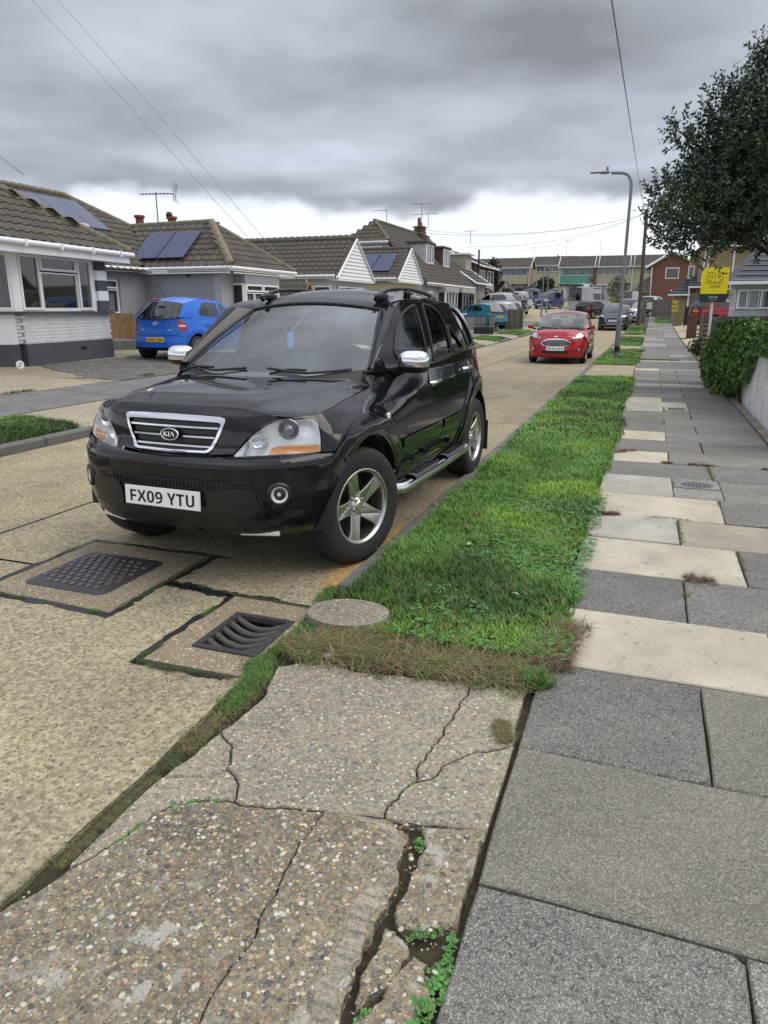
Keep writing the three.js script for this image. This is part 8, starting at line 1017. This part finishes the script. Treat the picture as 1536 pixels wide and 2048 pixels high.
  along([[-1.4, -2.82], [-1.2, -2.83], [-0.9, -2.87], [-0.6, -2.9], [-0.35, -2.9]], 1150, 0.13, 0.07, 'dry', 0.012); along([[-1.48, -2.75], [-1.3, -2.95], [-1.1, -2.98]], 380, 0.08, 0.065, 'dry', 0.012); along([[-1.3, -2.72], [-0.9, -2.76], [-0.5, -2.79]], 350, 0.04, 0.03, 'red', 0.014); along([[-0.36, -3.02], [-0.28, -3.2], [-0.26, -3.5]], 330, 0.07, 0.07, 'dry', 0.016); along([[-0.34, -3.02], [-0.22, -3.08]], 200, 0.05, 0.05, 'red', 0.018); along([[-0.36, -2.88], [-0.31, -2.83]], 160, 0.03, 0.06, 'green', 0.014); along([[-0.42, -2.5], [-0.37, -2.36]], 260, 0.02, 0.03, 'dry', 0.012);
  for (const [p, n, w, h, k] of [[[[-0.28, -5.7], [-0.1, -5.75]], 160, 0.035, 0.04, 'red'], [[[0.33, -5.7], [0.34, -5.15]], 70, 0.012, 0.022, 'green'], [[[0.1, -5.76], [0.42, -5.77]], 80, 0.012, 0.016, 'green'], [[[0.33, -4.42], [0.5, -4.43]], 130, 0.04, 0.035, 'red'], [[[0.69, -5.05], [0.69, -4.7]], 40, 0.01, 0.02, 'green'], [[[0.675, -6.46], [0.68, -6.2]], 28, 0.01, 0.02, 'green'], [[[-0.3, -8.4], [-0.05, -8.6]], 130, 0.04, 0.04, 'red'], [[[0.5, -7.98], [0.75, -7.96]], 120, 0.03, 0.035, 'red'], [[[0.68, -7.9], [0.69, -7.3]], 50, 0.014, 0.025, 'green'], [[[0.24, -7.98], [0.34, -7.97]], 60, 0.02, 0.04, 'dry'], [[[-0.3, -24.5], [0.9, -24.6]], 400, 0.12, 0.06, 'green'], [[[-0.3, -9.8], [-0.22, -10.6]], 120, 0.03, 0.04, 'dry'], [[[1.2, -7.96], [1.42, -7.95]], 60, 0.02, 0.035, 'green'], [[[0.33, -4.2], [0.33, -4.1]], 14, 0.01, 0.02, 'green']]) along(p, n, w, h, k, 0.018);
  for (const [p, n, k] of [[[[-2.62, -3.8], [-2.63, -3.2]], 200, 'moss'], [[[-2.62, -3.2], [-2.63, -2.9]], 120, 'moss'], [[[-3.5, -2.84], [-3.2, -2.83]], 110, 'moss'], [[[-2.12, -3.29], [-1.65, -3.27]], 260, 'moss'], [[[-2.13, -3.1], [-2.13, -2.98]], 90, 'green'], [[[-2.12, -2.62], [-2.13, -2.43], [-1.9, -2.42]], 300, 'moss'], [[[-1.95, -2.43], [-1.62, -2.45]], 220, 'moss'], [[[-2.4, -3.33], [-2.15, -3.3]], 60, 'moss'], [[[-3.3, -3.83], [-2.8, -3.83]], 80, 'moss'], [[[-2.75, -2.83], [-2.68, -2.83]], 40, 'green'], [[[-3.58, -3.6], [-3.58, -3.4]], 50, 'moss'], [[[-1.2, -1.72], [-0.8, -1.79]], 60, 'moss'], [[[-1.28, -1.86], [-1.33, -1.98]], 40, 'moss']]) along(p, n, 0.012, 0.017, k, 0.0);
  for (const [p, n] of [[[[-9.75, -8.2], [-9.8, -9.4]], 90], [[[-10.3, -11.2], [-10.9, -11.1]], 120], [[[-9.7, -12.2], [-9.8, -12.6]], 60], [[[-14.6, -17.9], [-14.2, -18.4]], 90]]) along(p, n, 0.06, 0.07, 'moss', 0.25);
  inst('dry_weeds', stalk[0], leafMat(0.8), S.flat()).userData.label = 'dry olive and reddish weed stalks'; inst('joint_weeds', fineT[0], leafMat(0.7), F.flat()).userData.label = 'moss and fine grass growing in the joints';
}
function twist(r, dir) { const d = dir.clone().normalize(), q = new THREE.Quaternion().setFromUnitVectors(V(0, 0, 1), d); return q.multiply(new THREE.Quaternion().setFromAxisAngle(V(0, 0, 1), r() * 6.28)); }
const leafGeo = (() => { const w = 0.24, P = [[0, 0, 0], [w * 0.8, 0.07, 0.3], [w, 0.08, 0.55], [w * 0.4, 0.0, 0.9], [0, -0.06, 1.05], [-w * 0.4, 0.0, 0.9], [-w, 0.08, 0.55], [-w * 0.8, 0.07, 0.3]], m = [0, -0.02, 0.5]; return quadGeo([[P[0], P[1], P[2], m], [m, P[2], P[3], P[4]], [m, P[4], P[5], P[6]], [P[0], m, P[6], P[7]]]); })();
const broadLeaf = (() => { const P = [[0, 0, 0], [0.36, 0.1, 0.25], [0.38, 0.1, 0.6], [0, -0.05, 1], [-0.38, 0.1, 0.6], [-0.36, 0.1, 0.25]], m = [0, 0, 0.45]; return quadGeo([[P[0], P[1], P[2], m], [m, P[2], P[3]], [m, P[3], P[4]], [P[0], m, P[4], P[5]]]); })();
function ball(r) { let p; do p = V(r() * 2 - 1, r() * 2 - 1, r() * 2 - 1); while (p.length() > 1); return p; }
{ // broad evergreen tree overhanging the pavement
  const base = [3.1, 0.15, -16.2], t = thing('evergreen_tree', 'dark glossy leaved evergreen tree overhanging the pavement at the right edge', 'tree', base), bark = textured(tWood, 0.006, 0.95, { color: col(0.045, 0.038, 0.032) }), r = rng(57), B = V(...base);
  const blobs = [[0.22, 3.11, -14.47, 0.38], [0.72, 2.98, -15.83, 0.56], [0.71, 3.5, -15.5, 0.67], [1.23, 3.22, -15.03, 0.66], [0.52, 4.25, -16.37, 0.41], [1.02, 4.16, -15.99, 0.71], [1.53, 3.63, -15.49, 0.77], [0.14, 4.97, -16.63, 0.14], [0.25, 4.65, -16.04, 0.15], [1.18, 4.85, -15.91, 0.57], [1.59, 4.3, -15.36, 0.75], [1.62, 5.56, -16.99, 0.41], [1.51, 6.23, -16.63, 0.19], [0.84, 5.29, -15.56, 0.23], [1.75, 3.1, -16.37, 0.5], [1.8, 2.75, -15.7, 0.2], [0.1, 2.8, -14.68, 0.18], [0.05, 3.76, -16.22, 0.3], [-0.09, 3.31, -15.51, 0.17], [0.71, 4.8, -15.72, 0.24], [2.18, 4.3, -15.57, 1.33], [2.9, 3.85, -16.76, 1.25], [2.36, 5.52, -16.72, 1.03], [1.62, 5.9, -16.8, 0.28], [3.6, 4.4, -16.4, 1.2], [3.2, 5.6, -17, 0.9], [0.9, 3.45, -16.9, 0.65], [1.4, 4.2, -17.2, 0.9]];
  mesh('trunk', rod([0, 0, 0], [-0.35, 2.3, 0.2], 0.2, 0.14, 12), bark, t);
  blobs.forEach((b, i) => { const e = V(b[0], b[1], b[2]).sub(B), s = V(-0.3, 1.9 + 0.4 * (i % 3) * 0.5, 0.18), m = s.clone().lerp(e, 0.55).add(V(0, 0.25, 0)); mesh('branch', tube([s.toArray(), m.toArray(), e.toArray()], 0.014 + 0.018 * Math.min(1, b[3]), 10, 5), bark, t); });
  const L = [], tw = [], vol = blobs.map((b) => Math.pow(b[3], 2.35) + 0.02), tot = vol.reduce((a, b) => a + b);
  blobs.forEach((b, i) => { const n = Math.round(4200 * vol[i] / tot) + 5; for (let k = 0; k < n; k++) { const u = ball(r); u.multiplyScalar(lerp(1, Math.min(1.2, 1 / u.length()), 0.45)); const p = V(b[0], b[1], b[2]).addScaledVector(u, b[3] * 0.92), out = u.clone().add(V(0, 0.75, 0)).add(ball(r).multiplyScalar(0.5)).normalize(), len = 0.2 + 0.22 * r(), tone = 0.6 + 0.8 * r(), hue = r(); tw.push([p.clone().addScaledVector(out, -0.1), p.clone().addScaledVector(out, len)]); const m = 9 + Math.floor(5 * r()); for (let j = 0; j < m; j++) { const f = (j + r()) / m, a = j * 2.4 + r(), side = V(Math.cos(a), 0, Math.sin(a)).applyQuaternion(new THREE.Quaternion().setFromUnitVectors(UP, out)), d = side.multiplyScalar(0.9).addScaledVector(out, 0.55 + 0.3 * f).add(V(0, -0.1, 0)), s = 0.066 + 0.04 * r(), c = tone * (0.8 + 0.4 * r()); L.push([p.clone().addScaledVector(out, len * f), twist(r, d), V(s, s, s), [lerp(0.026, 0.048, hue) * c, lerp(0.054, 0.078, hue) * c, lerp(0.032, 0.026, hue) * c]].map((q, z) => z === 0 ? q.sub(B) : q)); } } });
  inst('crown', leafGeo, leafMat(0.38), L, t); const tg = tw.filter((_, i) => i % 2 === 0).map(([a, b]) => { const g = rod(a.sub(B).toArray(), b.sub(B).toArray(), 0.006, 0.003, 3); g.deleteAttribute('uv'); return uvm(g.toNonIndexed()); }); mesh('twigs', tg, bark, t).userData.kind = 'stuff';
}
{ // ivy-like hedge draped over the white wall
  const base = [2.0, 0, -16], t = thing('hedge', 'bright green leafy hedge spilling over the white wall and its lower stems', 'hedge', base), r = rng(63), L = [], stem = [];
  for (let i = 0; i < 15500; i++) {
    const z = lerp(-11.2, -17.7, Math.pow(r(), 0.8)), dr = sst(-13.0, -14.8, z), sag = 0.62 * sst(-12.2, -13.2, z), top = 1.33 + 0.34 * (fbm(z * 1.9 + 30, 2, 0, 4, 5) - 0.5), bot = lerp(0.98 - sag * 0.9, 0.04, dr), front = r() < 0.66; let x, y, n;
    let bulge = 0;
    if (front) { y = lerp(bot, top, Math.pow(r(), 0.85)); bulge = 0.36 * (fbm(z * 2.2 + 60, y * 2.6 + 7, 0, 4, 15) - 0.42); x = 1.55 - bulge - 0.14 * Math.sin(Math.PI * clamp(y / 1.4)) - 0.1 * dr - 0.18 * dr * (1 - y / 1.4) + 0.3 * Math.pow(r(), 2); n = V(-1, 0.15, 0.25); } else { x = lerp(1.45, 3.2, r()); y = top + 0.1 * (fbm(x * 3, z * 3, 0, 3, 25) - 0.3) - 0.18 * Math.pow(r(), 2) - 0.14 * sst(1.6, 1.42, x); n = V(-0.15, 1, 0.1); }
    if (z < -17.4 && r() < 0.5) continue; const d = n.add(ball(r).multiplyScalar(1.0)), s = 0.05 + 0.06 * r() * r(), k = (0.45 + 0.9 * r()), v = r(); L.push([V(x, y, z).sub(V(...base)), twist(r, V(d.z * 0.5 - 0.1, -0.75 + d.y * 0.4, d.x * 0.6)).premultiply(new THREE.Quaternion()), V(s, s, s), v < 0.12 ? [0.26 * k, 0.36 * k, 0.07 * k] : [lerp(0.045, 0.13, v) * k, lerp(0.13, 0.27, v) * k, lerp(0.035, 0.05, v) * k]]);
  }
  for (let i = 0; i < 40; i++) { const z = lerp(-13.8, -17.3, r()), x = 1.5 + 0.2 * r(); stem.push(tube([[x - 2, 0, z + 16], [x - 2 - 0.1 * r(), 0.5, z + 16.1 * 1 - 0.1], [x - 2 + 0.1, 1.2, z + 16]], 0.014, 6, 4).toNonIndexed()); }
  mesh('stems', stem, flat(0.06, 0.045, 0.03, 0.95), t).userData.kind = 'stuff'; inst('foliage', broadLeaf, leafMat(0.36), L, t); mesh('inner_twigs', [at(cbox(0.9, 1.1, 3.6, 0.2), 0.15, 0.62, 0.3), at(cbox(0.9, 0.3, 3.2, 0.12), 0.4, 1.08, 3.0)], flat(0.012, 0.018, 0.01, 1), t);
}
function bush(name, label, cat, pos, rad, n, size, c0, c1, o = {}) {
  const t = thing(name, label, cat, pos), r = rng(Math.round(pos[0] * 97 + pos[2] * 31) | 1), L = [], lobes = Array.from({ length: o.lobes || 7 }, () => { const u = ball(r); return [V(u.x * rad[0] * 0.5, rad[1] * (0.95 + 0.5 * u.y), u.z * rad[2] * 0.5), 0.45 + 0.3 * r()]; });
  for (let i = 0; i < n; i++) { const [c, k] = lobes[i % lobes.length], u = ball(r); u.multiplyScalar(lerp(1, 1 / Math.max(0.3, u.length()), 0.6)); let p = V(c.x + u.x * rad[0] * k, c.y + u.y * rad[1] * k * 1.15, c.z + u.z * rad[2] * k); if (o.cone) { const f = clamp(p.y / (rad[1] * 2)); p.x *= 1.15 - f; p.z *= 1.15 - f; } if (p.y < 0.02) p.y = 0.02 + 0.1 * r(); const b = 0.6 + 0.8 * r(), f = r(), s = size * (0.7 + 0.6 * r()); L.push([p, twist(r, u.add(ball(r)).add(V(0, 0.4, 0))), V(s, s, s), [0, 1, 2].map((q) => lerp(c0[q], c1[q], f) * b)]); }
  inst('foliage', o.leaf || broadLeaf, leafMat(0.5), L, t); const st = []; for (let i = 0; i < 5; i++) st.push(rod([0, 0, 0], [(r() - 0.5) * rad[0], rad[1] * 1.2, (r() - 0.5) * rad[2]], 0.03, 0.015, 5).toNonIndexed()); mesh('stems', st, flat(0.06, 0.045, 0.03, 0.95), t).userData.kind = 'stuff'; return t;
}
bush('shrub', 'small dark green shrub at the foot of the short brick wall end', 'shrub', [1.55, 0.02, -26.9], [0.36, 0.33, 0.36], 900, 0.055, [0.03, 0.08, 0.025], [0.05, 0.12, 0.03]);
bush('shrub', 'olive green bush behind the red compact car', 'shrub', [6.0, 0.6, -66], [1.7, 1.9, 1.2], 2600, 0.11, [0.06, 0.08, 0.03], [0.1, 0.12, 0.04], { leaf: leafGeo });
bush('tree', 'dark green tree top behind the white bungalow roof, left of the chimney', 'tree', [-24.2, 2.4, -28.5], [1.3, 1.55, 1.3], 2200, 0.16, [0.03, 0.06, 0.025], [0.05, 0.085, 0.03], { leaf: leafGeo, cone: true }); bush('tree', 'sparse green treetop behind the red chimney pot with cowl', 'tree', [-22.3, 2.4, -28.6], [0.8, 1.4, 0.8], 600, 0.14, [0.03, 0.06, 0.025], [0.05, 0.085, 0.03], { leaf: leafGeo, cone: true });
bush('conifer', 'tall narrow dark conifer by the end house', 'tree', [-21.9, land(-20, -106), -106], [1.1, 2.9, 1.1], 2200, 0.25, [0.012, 0.025, 0.018], [0.02, 0.035, 0.022]); bush('shrub', 'large dark green bush in front of the brick house', 'shrub', [-13.6, land(-13.5, -62), -61.5], [1.7, 1.3, 1.7], 2600, 0.14, [0.015, 0.04, 0.025], [0.03, 0.06, 0.03]); bush('shrub', 'clipped olive bush in front of the end house', 'shrub', [-15.6, land(-15, -88) - 0.1, -88], [2.2, 0.95, 1.2], 2400, 0.16, [0.05, 0.07, 0.025], [0.09, 0.11, 0.04]);
bush('young_tree', 'young loose tree before the cream terraced house', 'tree', [-4.9, land(-5, -110), -110.5], [1.7, 1.9, 1.4], 900, 0.24, [0.04, 0.075, 0.03], [0.08, 0.12, 0.05], { leaf: leafGeo }); bush('shrub', 'dark ivy bush on the bank between the far houses', 'shrub', [-16.6, land(-17, -118), -118], [2.2, 1.5, 1.0], 2600, 0.26, [0.02, 0.045, 0.02], [0.035, 0.065, 0.03]); bush('flowering_shrub', 'small pinkish purple flowering shrub under the shuttered window', 'shrub', [-15.0, 0.95, -17.3], [0.28, 0.3, 0.95], 800, 0.05, [0.16, 0.07, 0.09], [0.1, 0.09, 0.06], { leaf: leafGeo });
{ // stray things on the ground
  const lg = at(leafGeo.clone().rotateX(0), 0, 0, 0); const leaf = (label, x, z, s, c, y) => { const m = mesh('fallen_leaf', lg, flat(...c, 0.7)); m.position.set(x, y, z); m.scale.setScalar(s); m.rotation.y = x * 40; tag(m, label, 'leaf'); };
  leaf('yellow green fallen leaf standing in the grass verge', -1.02, -4.45, 0.07, [0.4, 0.42, 0.08], 0.07); leaf('small pale fallen leaf in the verge near the pavement', -0.6, -3.75, 0.05, [0.5, 0.42, 0.32], 0.06); leaf('dark green leaf lying on the road concrete at the left', -2.85, -2.08, 0.045, [0.03, 0.06, 0.02], 0.004);
  for (const [x, z, l] of [[-1.33, -2.9, 'pale stone half hidden in the dry weeds, left one'], [-1.28, -2.74, 'pale stone at the lower edge of the dry weeds']]) { const g = new THREE.IcosahedronGeometry(0.025, 2); g.scale(1.3, 0.6, 1); const m = mesh('stone', g, flat(0.27, 0.25, 0.21, 0.9)); m.position.set(x, 0.03, z); tag(m, l, 'stone'); }
}
renderer.render(scene, camera);
